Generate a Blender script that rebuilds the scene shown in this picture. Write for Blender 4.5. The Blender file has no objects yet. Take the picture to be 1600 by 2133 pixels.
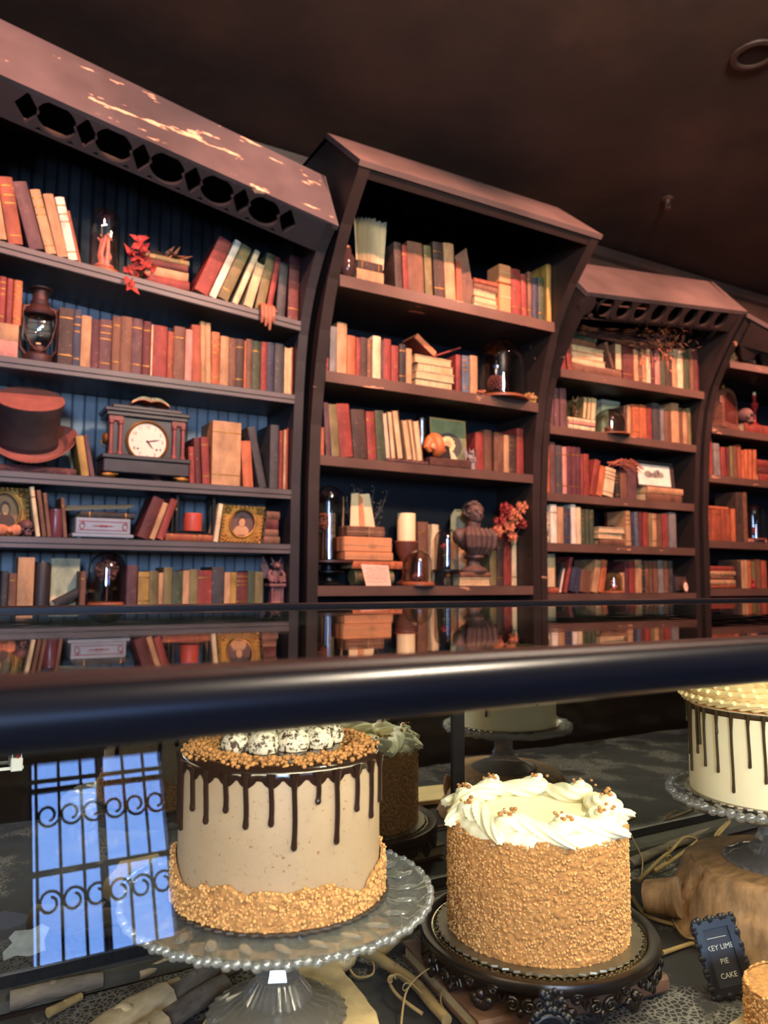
import bpy, bmesh, math, random
from mathutils import Vector, Matrix, noise as mnoise
random.seed(7)
PI = math.pi
SC = bpy.context.scene
COL = SC.collection

# ------------------------------------------------------------------ camera
# world: X along the bookcase wall, Y towards it, Z up, origin at the lens (1.32 m above the floor)
F = 1600.0; CX, CY = 800.0, 1066.5
RR = Matrix(((0.8672355556931036, 0.49556317468177347, -0.04816254603938486),
             (-0.4978564278623771, 0.8643475315067519, -0.07100930934953718),
             (0.006439579007005806, 0.0855598309810548, 0.9963122237254273)))
def pdir(x, y): return RR @ Vector(((x-CX)/F, 1.0, -(y-CY)/F))
def onX(x, y, X): d = pdir(x, y); return d*(X/d.x)
def onY(x, y, Y): d = pdir(x, y); return d*(Y/d.y)
def onZ(x, y, Z): d = pdir(x, y); return d*(Z/d.z)
cam = bpy.data.cameras.new('camera'); camo = bpy.data.objects.new('camera', cam); COL.objects.link(camo)
r_ = RR @ Vector((1,0,0)); f_ = RR @ Vector((0,1,0)); u_ = RR @ Vector((0,0,1))
camo.matrix_world = Matrix(((r_.x,u_.x,-f_.x,0),(r_.y,u_.y,-f_.y,0),(r_.z,u_.z,-f_.z,0),(0,0,0,1)))
cam.sensor_fit = 'HORIZONTAL'; cam.sensor_width = 36; cam.lens = 36*F/1600
cam.clip_start = 0.01; cam.clip_end = 60
cam.dof.use_dof = True; cam.dof.focus_distance = 0.98; cam.dof.aperture_fstop = 10.0
SC.camera = camo
SC.view_settings.view_transform = 'Standard'; SC.view_settings.look = 'None'
SC.view_settings.exposure = 0.0; SC.view_settings.gamma = 1.0; SC.view_settings.use_curve_mapping = False

# ------------------------------------------------------------------ world + lights
w = bpy.data.worlds.new('world'); SC.world = w; w.use_nodes = True
w.node_tree.nodes['Background'].inputs[0].default_value = (0.30, 0.48, 0.95, 1)
w.node_tree.nodes['Background'].inputs[1].default_value = 1.0
FLOOR = -1.32; CEIL = 2.07
def light(name, typ, loc, energy, col, target=None, **kw):
    l = bpy.data.lights.new(name, typ); l.energy = energy; l.color = col
    for k, v in kw.items(): setattr(l, k, v)
    o = bpy.data.objects.new(name, l); COL.objects.link(o); o.location = loc
    if target is not None:
        o.rotation_euler = (Vector(target)-Vector(loc)).to_track_quat('-Z', 'Y').to_euler()
    return o
RED = (1.0, 0.40, 0.27)
# the row of recessed ceiling spots with red-orange bulbs that wash the bookcases
for x, tx, e in ((0.05,0.25,190),(1.36,1.5,180),(2.68,2.75,190),(4.0,4.1,210),(5.3,5.2,150)):
    light('ceiling_spot_lamp', 'SPOT', (x,1.80,CEIL-0.035), e, RED, (tx,3.02,0.75), spot_size=math.radians(98), spot_blend=0.5, shadow_soft_size=0.02)
# daylight at the two tall street windows behind the camera
light('window_daylight', 'AREA', (0.775,-3.70,0.85), 30, (0.22,0.42,1.0), (0.775,0,0.85), shape='RECTANGLE', size=0.75, size_y=1.3)
light('window_daylight', 'AREA', (-1.35,-3.70,0.85), 460, (0.52,0.70,1.0), (-1.35,0,0.85), shape='RECTANGLE', size=1.0, size_y=1.3)

# ------------------------------------------------------------------ helpers
def lin(c):
    c = c/255.0
    return c/12.92 if c <= 0.04045 else ((c+0.055)/1.055)**2.4
def rgb(c): return (lin(c[0]), lin(c[1]), lin(c[2]), 1)
def nodes(name):
    m = bpy.data.materials.new(name); m.use_nodes = True
    nt = m.node_tree; b = nt.nodes['Principled BSDF']
    return m, nt, b
def coords(nt, sc=(1,1,1)):
    tc = nt.nodes.new('ShaderNodeTexCoord'); mp = nt.nodes.new('ShaderNodeMapping')
    nt.links.new(tc.outputs['Object'], mp.inputs['Vector']); mp.inputs['Scale'].default_value = sc
    return mp.outputs['Vector']
def noise_n(nt, vec, scale, detail=4, rough=0.6):
    n = nt.nodes.new('ShaderNodeTexNoise'); n.noise_dimensions = '4D'
    nt.links.new(vec, n.inputs['Vector']); n.inputs['Scale'].default_value = scale
    n.inputs['Detail'].default_value = detail; n.inputs['Roughness'].default_value = rough
    oi = nt.nodes.new('ShaderNodeObjectInfo'); mu = nt.nodes.new('ShaderNodeMath'); mu.operation = 'MULTIPLY'; mu.inputs[1].default_value = 37
    nt.links.new(oi.outputs['Random'], mu.inputs[0]); nt.links.new(mu.outputs[0], n.inputs['W'])
    return n.outputs['Fac']
def ramp(nt, fac, stops, interp='LINEAR'):
    r = nt.nodes.new('ShaderNodeValToRGB'); nt.links.new(fac, r.inputs['Fac']); cr = r.color_ramp; cr.interpolation = interp
    while len(cr.elements) < len(stops): cr.elements.new(0.5)
    for e, (p, c) in zip(cr.elements, stops):
        e.position = p; e.color = c if len(c) == 4 else rgb(c)
    return r.outputs['Color']
def mixc(nt, fac, a, b, typ='MIX'):
    m = nt.nodes.new('ShaderNodeMix'); m.data_type = 'RGBA'; m.blend_type = typ
    for s, v in ((m.inputs['Factor'], fac), (m.inputs[6], a), (m.inputs[7], b)):
        if hasattr(v, 'is_output'): nt.links.new(v, s)
        else: s.default_value = v
    return m.outputs[2]
def bump_n(nt, b, h, strength, dist=0.002):
    bp = nt.nodes.new('ShaderNodeBump'); bp.inputs['Strength'].default_value = strength; bp.inputs['Distance'].default_value = dist
    nt.links.new(h, bp.inputs['Height']); nt.links.new(bp.outputs['Normal'], b.inputs['Normal'])
MATS = {}
def mat(name, c, rough=0.6, metal=0.0, var=0.2, scale=18, bump=0.15, spec=0.4, stretch=(1,1,1), bd=0.002, coat=0, sub=0):
    if name in MATS: return MATS[name]
    m, nt, b = nodes(name); v = coords(nt, stretch); f = noise_n(nt, v, scale)
    lo = tuple(x*(1-var) for x in rgb(c)[:3])+(1,); hi = tuple(min(1, x*(1+var)) for x in rgb(c)[:3])+(1,)
    nt.links.new(ramp(nt, f, ((0.3, lo), (0.7, hi))), b.inputs['Base Color'])
    b.inputs['Roughness'].default_value = rough; b.inputs['Metallic'].default_value = metal; b.inputs['Specular IOR Level'].default_value = spec
    if coat: b.inputs['Coat Weight'].default_value = coat
    if sub:
        b.inputs['Subsurface Weight'].default_value = sub; b.inputs['Subsurface Radius'].default_value = (0.012,0.008,0.004)
    if bump: bump_n(nt, b, f, bump, bd)
    MATS[name] = m; return m
def chipped(name, c, chip, rough=0.45, thr=0.66, scale=5, stretch=(1,4,4), var=0.3, spec=0.4):
    m, nt, b = nodes(name); v = coords(nt, stretch); f = noise_n(nt, v, scale, 7, 0.62)
    v2 = coords(nt, (1,1,1)); g = noise_n(nt, v2, 3.0, 4)
    lo = tuple(x*(1-var) for x in rgb(c)[:3])+(1,); hi = tuple(x*(1+var) for x in rgb(c)[:3])+(1,)
    base = ramp(nt, g, ((0.3, lo), (0.7, hi)))
    mask = ramp(nt, f, ((thr, (0,0,0,1)), (thr+0.015, (1,1,1,1))))
    nt.links.new(mixc(nt, mask, base, rgb(chip)), b.inputs['Base Color'])
    b.inputs['Roughness'].default_value = rough; b.inputs['Specular IOR Level'].default_value = spec
    inv = nt.nodes.new('ShaderNodeInvert'); nt.links.new(mask, inv.inputs['Color']); bump_n(nt, b, inv.outputs['Color'], 0.3, 0.001)
    MATS[name] = m; return m
def thin_glass(name, tint=(1,1,1), base=0.04, rough=0.0, power=5):
    m = bpy.data.materials.new(name); m.use_nodes = True; nt = m.node_tree; nt.nodes.clear()
    out = nt.nodes.new('ShaderNodeOutputMaterial'); mx = nt.nodes.new('ShaderNodeMixShader')
    tr = nt.nodes.new('ShaderNodeBsdfTransparent'); gl = nt.nodes.new('ShaderNodeBsdfGlossy')
    tr.inputs[0].default_value = (*tint, 1); gl.inputs['Roughness'].default_value = rough
    lw = nt.nodes.new('ShaderNodeLayerWeight'); lw.inputs[0].default_value = 0.5
    pw = nt.nodes.new('ShaderNodeMath'); pw.operation = 'POWER'; pw.inputs[1].default_value = power
    ma = nt.nodes.new('ShaderNodeMath'); ma.operation = 'MULTIPLY_ADD'; ma.inputs[1].default_value = 1-base; ma.inputs[2].default_value = base
    nt.links.new(lw.outputs['Facing'], pw.inputs[0]); nt.links.new(pw.outputs[0], ma.inputs[0])
    nt.links.new(ma.outputs[0], mx.inputs[0]); nt.links.new(tr.outputs[0], mx.inputs[1]); nt.links.new(gl.outputs[0], mx.inputs[2])
    nt.links.new(mx.outputs[0], out.inputs['Surface']); MATS[name] = m; return m
def emit(name, c, s):
    m, nt, b = nodes(name); b.inputs['Base Color'].default_value = rgb(c); b.inputs['Emission Color'].default_value = rgb(c); b.inputs['Emission Strength'].default_value = s
    return m

class MB:
    def __init__(s, M=None): s.v = []; s.f = []; s.M = M
    def add(s, vs, fs):
        n = len(s.v)
        s.v += [tuple(s.M @ Vector(p)) if s.M else tuple(p) for p in vs]
        s.f += [tuple(i+n for i in f) for f in fs]; return s
    def box(s, x0, x1, y0, y1, z0, z1):
        return s.add([(x0,y0,z0),(x1,y0,z0),(x1,y1,z0),(x0,y1,z0),(x0,y0,z1),(x1,y0,z1),(x1,y1,z1),(x0,y1,z1)],
                     [(0,3,2,1),(4,5,6,7),(0,1,5,4),(1,2,6,5),(2,3,7,6),(3,0,4,7)])
    def bbox(s, x0, x1, y0, y1, z0, z1, c):       # box with chamfered long edges all round
        p = []
        for z, k in ((z0,c),(z0+c,0),(z1-c,0),(z1,c)):
            p += [(x0+k+c*(k==0),y0+k,z),(x1-k-c*(k==0),y0+k,z),(x1-k,y0+k+c*(k==0),z),(x1-k,y1-k-c*(k==0),z),(x1-k-c*(k==0),y1-k,z),(x0+k+c*(k==0),y1-k,z),(x0+k,y1-k-c*(k==0),z),(x0+k,y0+k+c*(k==0),z)]
        fs = [tuple(range(7,-1,-1)), tuple(range(24,32))]
        for r in range(3):
            for i in range(8): j = (i+1) % 8; fs.append((r*8+i, r*8+j, r*8+8+j, r*8+8+i))
        return s.add(p, fs)
    def prism(s, poly, a0, a1, axis='x'):          # poly of 2D points extruded along an axis
        def P(p, a): return (a,p[0],p[1]) if axis == 'x' else ((p[0],a,p[1]) if axis == 'y' else (p[0],p[1],a))
        n = len(poly); vs = [P(p,a0) for p in poly]+[P(p,a1) for p in poly]
        fs = [tuple(range(n-1,-1,-1)), tuple(range(n,2*n))]+[(i,(i+1)%n,(i+1)%n+n,i+n) for i in range(n)]
        return s.add(vs, fs)
    def lathe(s, prof, n=24, c=(0,0,0), fn=None):  # prof: (r,z); fn(angle,k) scales r
        vs = []; fs = []
        for k, (r, z) in enumerate(prof):
            for i in range(n):
                a = 2*PI*i/n; q = r*(fn(a,k) if fn else 1)
                vs.append((c[0]+q*math.cos(a), c[1]+q*math.sin(a), c[2]+z))
        m = len(prof)
        for k in range(m-1):
            for i in range(n):
                j = (i+1) % n; fs.append((k*n+i,k*n+j,(k+1)*n+j,(k+1)*n+i))
        if prof[0][0] > 1e-6: fs.append(tuple(range(n-1,-1,-1)))
        if prof[-1][0] > 1e-6: fs.append(tuple((m-1)*n+i for i in range(n)))
        return s.add(vs, fs)
    def tube(s, pts, rad, n=8, cap=True):
        pts = [Vector(p) for p in pts]; m = len(pts); rs = rad if isinstance(rad, (list,tuple)) else [rad]*m
        vs = []; fs = []; up = Vector((0.13,0.21,0.97))
        t0 = (pts[1]-pts[0]).normalized(); a = t0.cross(up)
        if a.length < 1e-3: a = t0.cross(Vector((1,0,0)))
        a.normalize()
        for k in range(m):
            t = (pts[min(k+1,m-1)]-pts[max(k-1,0)]).normalized(); a = (a-t*a.dot(t)); a.normalize(); b = t.cross(a)
            for i in range(n):
                q = 2*PI*i/n; vs.append(pts[k]+(a*math.cos(q)+b*math.sin(q))*rs[k])
        for k in range(m-1):
            for i in range(n):
                j = (i+1) % n; fs.append((k*n+i,k*n+j,(k+1)*n+j,(k+1)*n+i))
        if cap: fs += [tuple(range(n-1,-1,-1)), tuple((m-1)*n+i for i in range(n))]
        return s.add(vs, fs)
    def ball(s, c, r, sc=(1,1,1), n=12, m=8, fn=None):
        vs = [(c[0],c[1],c[2]-r*sc[2])]; fs = []
        for k in range(1, m):
            ph = -PI/2+PI*k/m
            for i in range(n):
                a = 2*PI*i/n; q = fn(a,ph) if fn else 1
                vs.append((c[0]+q*r*sc[0]*math.cos(ph)*math.cos(a), c[1]+q*r*sc[1]*math.cos(ph)*math.sin(a), c[2]+q*r*sc[2]*math.sin(ph)))
        vs.append((c[0],c[1],c[2]+r*sc[2])); t = len(vs)-1
        for i in range(n):
            j = (i+1) % n; fs.append((0,1+j,1+i)); fs.append((t, 1+(m-2)*n+i, 1+(m-2)*n+j))
            for k in range(m-2): fs.append((1+k*n+i,1+k*n+j,1+(k+1)*n+j,1+(k+1)*n+i))
        return s.add(vs, fs)
    def mesh(s, name, smooth=30):
        me = bpy.data.meshes.new(name); me.from_pydata(s.v, [], s.f); me.validate()
        bm = bmesh.new(); bm.from_mesh(me); bmesh.ops.recalc_face_normals(bm, faces=bm.faces); bm.to_mesh(me); bm.free()
        if smooth:
            me.polygons.foreach_set('use_smooth', [True]*len(me.polygons)); me.set_sharp_from_angle(angle=math.radians(smooth))
        return me
    def build(s, name, m, parent=None, smooth=30, label=None):
        o = bpy.data.objects.new(name, s.mesh(name, smooth)); COL.objects.link(o); o.data.materials.append(m)
        if parent is not None: o.parent = parent
        if label: o['label'] = label
        return o
def tag(o, label, cat, group=None, kind=None):
    o['label'] = label; o['category'] = cat
    if group: o['group'] = group
    if kind: o['kind'] = kind
    return o
def struct(name, mb, m, parent=None, smooth=0):
    o = mb.build(name, m, parent, smooth)
    if parent is None: o['kind'] = 'structure'
    return o
def thing(name, label, cat, loc=(0,0,0), rotz=0.0, group=None, rot=None):
    o = bpy.data.objects.new(name, None); COL.objects.link(o); o.location = loc; o.empty_display_size = 0.05
    o.rotation_euler = rot if rot else (0,0,rotz)
    return tag(o, label, cat, group)
def inst(name, me, parent=None, loc=(0,0,0), rot=(0,0,0), sc=1.0):
    o = bpy.data.objects.new(name, me); COL.objects.link(o); o.location = loc; o.rotation_euler = rot
    o.scale = (sc,sc,sc) if isinstance(sc, (int,float)) else sc
    if parent is not None: o.parent = parent
    return o
def stuff(o): o['kind'] = 'stuff'; return o
def curve_fill(outer, holes, thick):              # flat 2D region with holes -> (verts, faces), z in [0, thick]
    cu = bpy.data.curves.new('tmp', 'CURVE'); cu.dimensions = '2D'; cu.fill_mode = 'BOTH'; cu.extrude = thick/2
    for lp in [outer]+holes:
        sp = cu.splines.new('POLY'); sp.points.add(len(lp)-1); sp.use_cyclic_u = True
        for p, q in zip(sp.points, lp): p.co = (q[0], q[1], 0, 1)
    o = bpy.data.objects.new('tmp', cu); COL.objects.link(o); dg = bpy.context.evaluated_depsgraph_get()
    me = bpy.data.meshes.new_from_object(o.evaluated_get(dg))
    vs = [tuple(v.co) for v in me.vertices]; fs = [tuple(p.vertices) for p in me.polygons]
    bpy.data.objects.remove(o); bpy.data.curves.remove(cu); bpy.data.meshes.remove(me)
    return vs, fs
def text_mesh(s, size, align='CENTER', depth=0.0005):
    cu = bpy.data.curves.new('tmp', 'FONT'); cu.body = s; cu.size = size; cu.align_x = align; cu.extrude = depth; cu.resolution_u = 3
    o = bpy.data.objects.new('tmp', cu); COL.objects.link(o); dg = bpy.context.evaluated_depsgraph_get()
    me = bpy.data.meshes.new_from_object(o.evaluated_get(dg)); bpy.data.objects.remove(o); bpy.data.curves.remove(cu)
    return me

# ------------------------------------------------------------------ shared materials
W_DARK = chipped('dark_painted_wood', (44,36,36), (150,110,85), thr=0.70, scale=4)
W_CASE1 = chipped('charcoal_painted_wood', (42,40,43), (175,135,108), thr=0.70, scale=4)
W_CASE2 = chipped('umber_painted_wood', (42,34,32), (175,130,98), thr=0.68, scale=5)
W_EDGE1 = chipped('lit_grey_shelf_edge', (80,75,76), (185,140,112), thr=0.70, scale=5, stretch=(1,6,6))  # lighter than the shelf wood: light on the front edges put into colour
W_EDGE2 = chipped('worn_lit_brown_shelf_edge', (88,66,57), (190,140,105), thr=0.64, scale=5, stretch=(1,6,6))  # brown edges likewise carry their lit brightness in the colour, with worn chips
W_CROWN = chipped('worn_crown_paint', (80,72,73), (215,172,138), rough=0.42, thr=0.595, scale=4.5, stretch=(1.0,5,4))
W_CROWN2 = chipped('smooth_crown_paint', (90,78,75), (200,160,130), rough=0.42, thr=0.74, scale=3.2, stretch=(1,5,3))
PAPER = None
def paper_mat():
    m, nt, b = nodes('aged_paper_edges'); v = coords(nt, (1,1,1)); f = noise_n(nt, v, 9)
    v2 = coords(nt, (420,1,1)); g = noise_n(nt, v2, 1.0, 1)
    c = ramp(nt, f, ((0.3, (176,148,104)), (0.7, (214,192,150)))); d = ramp(nt, g, ((0.35, (150,125,90)), (0.6, (255,255,255))))
    nt.links.new(mixc(nt, 0.5, c, d, 'MULTIPLY'), b.inputs['Base Color']); b.inputs['Roughness'].default_value = 0.85
    return m
PAPER = paper_mat()
GLASS_DOME = thin_glass('dome_glass', (0.98,0.975,0.965), 0.065, 0.0, 3.2)
GOLD = mat('worn_gilt', (138,100,48), 0.48, 0.7, 0.45, 30, 0.3)
BLACKMET = mat('black_metal', (22,22,25), 0.4, 0.3, 0.3, 30, 0.2)
WAX = mat('cream_wax', (220,205,160), 0.45, 0, 0.1, 8, 0.1, sub=0.2)

# ================================================================== the room
def smoky(name, c0, c1, c2):
    m, nt, b = nodes(name); v = coords(nt); f = noise_n(nt, v, 0.9, 6, 0.62); g = noise_n(nt, v, 7, 5)
    c = ramp(nt, f, ((0.32, c0), (0.52, c1), (0.72, c2))); d = ramp(nt, g, ((0.3, (200,200,200)), (0.7, (255,255,255))))
    nt.links.new(mixc(nt, 0.6, c, d, 'MULTIPLY'), b.inputs['Base Color']); b.inputs['Roughness'].default_value = 0.6; bump_n(nt, b, g, 0.25, 0.004)
    return m
CEILM = smoky('smoky_ceiling_paint', (48,41,41), (70,56,51), (104,76,60))
WALLM = smoky('brown_wall_paint', (58,46,40), (78,58,48), (96,70,56))
FLOORM = mat('dark_floor_boards', (46,34,28), 0.5, 0, 0.3, 6, 0.1, stretch=(1,8,1))
XA, XB, YR, YW = -3.2, 7.2, -3.6, 3.36
struct('floor', MB().box(XA,XB,YR-0.16,YW+0.1,FLOOR-0.1,FLOOR), FLOORM)
ceil_o = struct('ceiling', MB().box(XA,XB,YR-0.16,YW+0.1,CEIL,CEIL+0.1), CEILM)
struct('wall_bookcase', MB().box(XA,XB,YW,YW+0.1,FLOOR,CEIL), WALLM)
struct('wall_left', MB().box(XA-0.1,XA,YR-0.16,YW+0.1,FLOOR,CEIL), WALLM)
struct('wall_right', MB().box(XB,XB+0.1,YR-0.16,YW+0.1,FLOOR,CEIL), WALLM)
WIN = ((-1.85,-0.85),(0.40,1.15)); WZ0, WZ1 = 0.2, 1.5
wb = MB(); xs = [XA]+[x for p in WIN for x in p]+[XB]
for a, b in ((xs[0],xs[1]),(xs[2],xs[3]),(xs[4],xs[5])): wb.box(a,b,YR-0.16,YR,FLOOR,CEIL)
for a, b in WIN: wb.box(a,b,YR-0.16,YR,FLOOR,WZ0).box(a,b,YR-0.16,YR,WZ1,CEIL)
struct('wall_street', wb, WALLM)
tm = MB().prism([(YW,1.985),(YW-0.03,2.0),(YW-0.034,2.02),(YW-0.018,2.03),(YW-0.03,2.06),(YW,CEIL)], XA, XB)
struct('trim_1', tm, chipped('cove_paint', (62,50,46), (150,120,95), thr=0.72, scale=3))
WINGLASS = thin_glass('window_glass', (0.96,0.98,1.0))
for i, (a, b) in enumerate(WIN):
    o = bpy.data.objects.new('window_%d' % (i+1), None); COL.objects.link(o); o['kind'] = 'structure'; o.location = ((a+b)/2, YR-0.06, WZ0)
    hw = (b-a)/2; H = WZ1-WZ0
    fr = MB()
    for s in (-1,1): fr.box(min(s*hw,s*(hw-0.05)),max(s*hw,s*(hw-0.05)),-0.03,0.03,0,H)
    fr.box(-hw+0.05,hw-0.05,-0.03,0.03,0,0.06).box(-hw+0.05,hw-0.05,-0.03,0.03,H-0.05,H)
    fr.build('window_frame', W_DARK, o, 0)
    for k in range(2):
        for j in range(3):
            x0 = -hw+0.05+k*(hw-0.05); z0 = 0.06+j*(H-0.11)/3
            MB().box(x0+0.012,x0+hw-0.062,-0.004,0.004,z0+0.012,z0+(H-0.11)/3-0.012).build('pane', WINGLASS, o, 0)
    mu = MB().box(-0.012,0.012,-0.015,0.015,0.06,H-0.05)
    for j in (1,2): z0 = 0.06+j*(H-0.11)/3; mu.box(-hw+0.05,-0.012,-0.015,0.015,z0-0.012,z0+0.012).box(0.012,hw-0.05,-0.015,0.015,z0-0.012,z0+0.012)
    mu.build('glazing_bar', W_DARK, o, 0)
    # scrolled iron grille in front of the sash
    g = thing('iron_window_grille', 'black scrolled iron grille on the %s street window' % ('left','right')[i], 'grille', ((a+b)/2, YR+0.05, WZ0))
    for k in range(7):
        x = -hw+0.06+k*(2*hw-0.12)/6; MB().tube([(x,0,0.0),(x,0,H)], 0.008, 6).build('iron_bar', BLACKMET, g)
    for z in (0.02, 0.42, 0.86, H-0.04): MB().box(-hw-0.03,hw+0.03,-0.006,0.006,z,z+0.02).build('iron_rail', BLACKMET, g, 0)
    for k in range(6):
        x = -hw+0.06+(k+0.5)*(2*hw-0.12)/6
        for zc, s in ((0.30,1),(1.08,1),(0.70,-1)):
            MB().tube([(x+0.055*math.cos(q)*(1-q/14), 0, zc+s*0.06*math.sin(q)*(1-q/14)) for q in [t*0.45 for t in range(18)]], 0.007, 6).build('iron_scroll', BLACKMET, g)

# recessed can and sprinkler on the ceiling
p = onZ(1572, 112, CEIL)
t = thing('recessed_ceiling_light', 'dark round recessed light can in the ceiling at upper right', 'ceiling light', (p.x,p.y,CEIL))
MB().lathe([(0.062,-0.001),(0.085,-0.001),(0.092,-0.006),(0.088,-0.012),(0.07,-0.014),(0.062,-0.010),(0.062,-0.001)], 40).build('trim_ring', mat('can_trim', (70,52,44), 0.5), t)
MB().lathe([(0.0,-0.002),(0.055,-0.002),(0.061,-0.004),(0.0,-0.004)], 32).build('baffle', mat('can_baffle', (40,30,26), 0.6), t)
p = onZ(1391, 412, CEIL)
t = thing('fire_sprinkler', 'small pendent fire sprinkler head on the dark ceiling', 'sprinkler', (p.x,p.y,CEIL))
SPR = mat('dull_metal', (120,100,88), 0.4, 0.6)
MB().lathe([(0.0,0),(0.03,0),(0.032,-0.006),(0.02,-0.012),(0.0,-0.012)], 20).build('escutcheon', SPR, t)
MB().lathe([(0.0,-0.012),(0.013,-0.012),(0.013,-0.03),(0.009,-0.034),(0.0,-0.034)], 12).build('body', SPR, t)
for s in (-1,1): MB().tube([(s*0.009,0,-0.032),(s*0.014,0,-0.045),(s*0.005,0,-0.06)], 0.003, 6).build('frame_arm', SPR, t)
MB().lathe([(0.0,-0.058),(0.018,-0.060),(0.018,-0.063),(0.0,-0.063)], 16).build('deflector', SPR, t)
# iron chandelier behind the camera, the warm bulbs mirrored in the glass domes
t = thing('iron_chandelier', 'black iron chandelier with warm bulbs hanging above the viewer', 'chandelier', (1.35,0.25,1.45))
MB().tube([(0,0,0.1),(0,0,CEIL-1.45)], 0.008, 8).build('hanging_rod', BLACKMET, t)
MB().lathe([(0,-0.06),(0.03,-0.05),(0.045,0),(0.03,0.07),(0.012,0.11),(0,0.11)], 16).build('hub', BLACKMET, t)
BULB = emit('warm_bulb', (255,190,120), 30)
for k in range(6):
    a = k*PI/3+0.3; c, s = math.cos(a), math.sin(a)
    am = MB().tube([(0.03*c,0.03*s,0),(0.15*c,0.15*s,-0.07),(0.27*c,0.27*s,-0.05),(0.3*c,0.3*s,0.02)], 0.007, 6).build('arm', BLACKMET, t)
    MB().lathe([(0,0.02),(0.022,0.02),(0.014,0.03),(0.012,0.08),(0,0.08)], 12, (0.3*c,0.3*s,0)).build('candle_sleeve', WAX, t)
    MB().ball((0.3*c,0.3*s,0.105), 0.022, (0.8,0.8,1.3), 10, 8).build('bulb', BULB, t)
light('chandelier_lamp', 'POINT', (1.35,0.25,1.78), 280, (1.0,0.84,0.64), shadow_soft_size=0.16)

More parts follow.
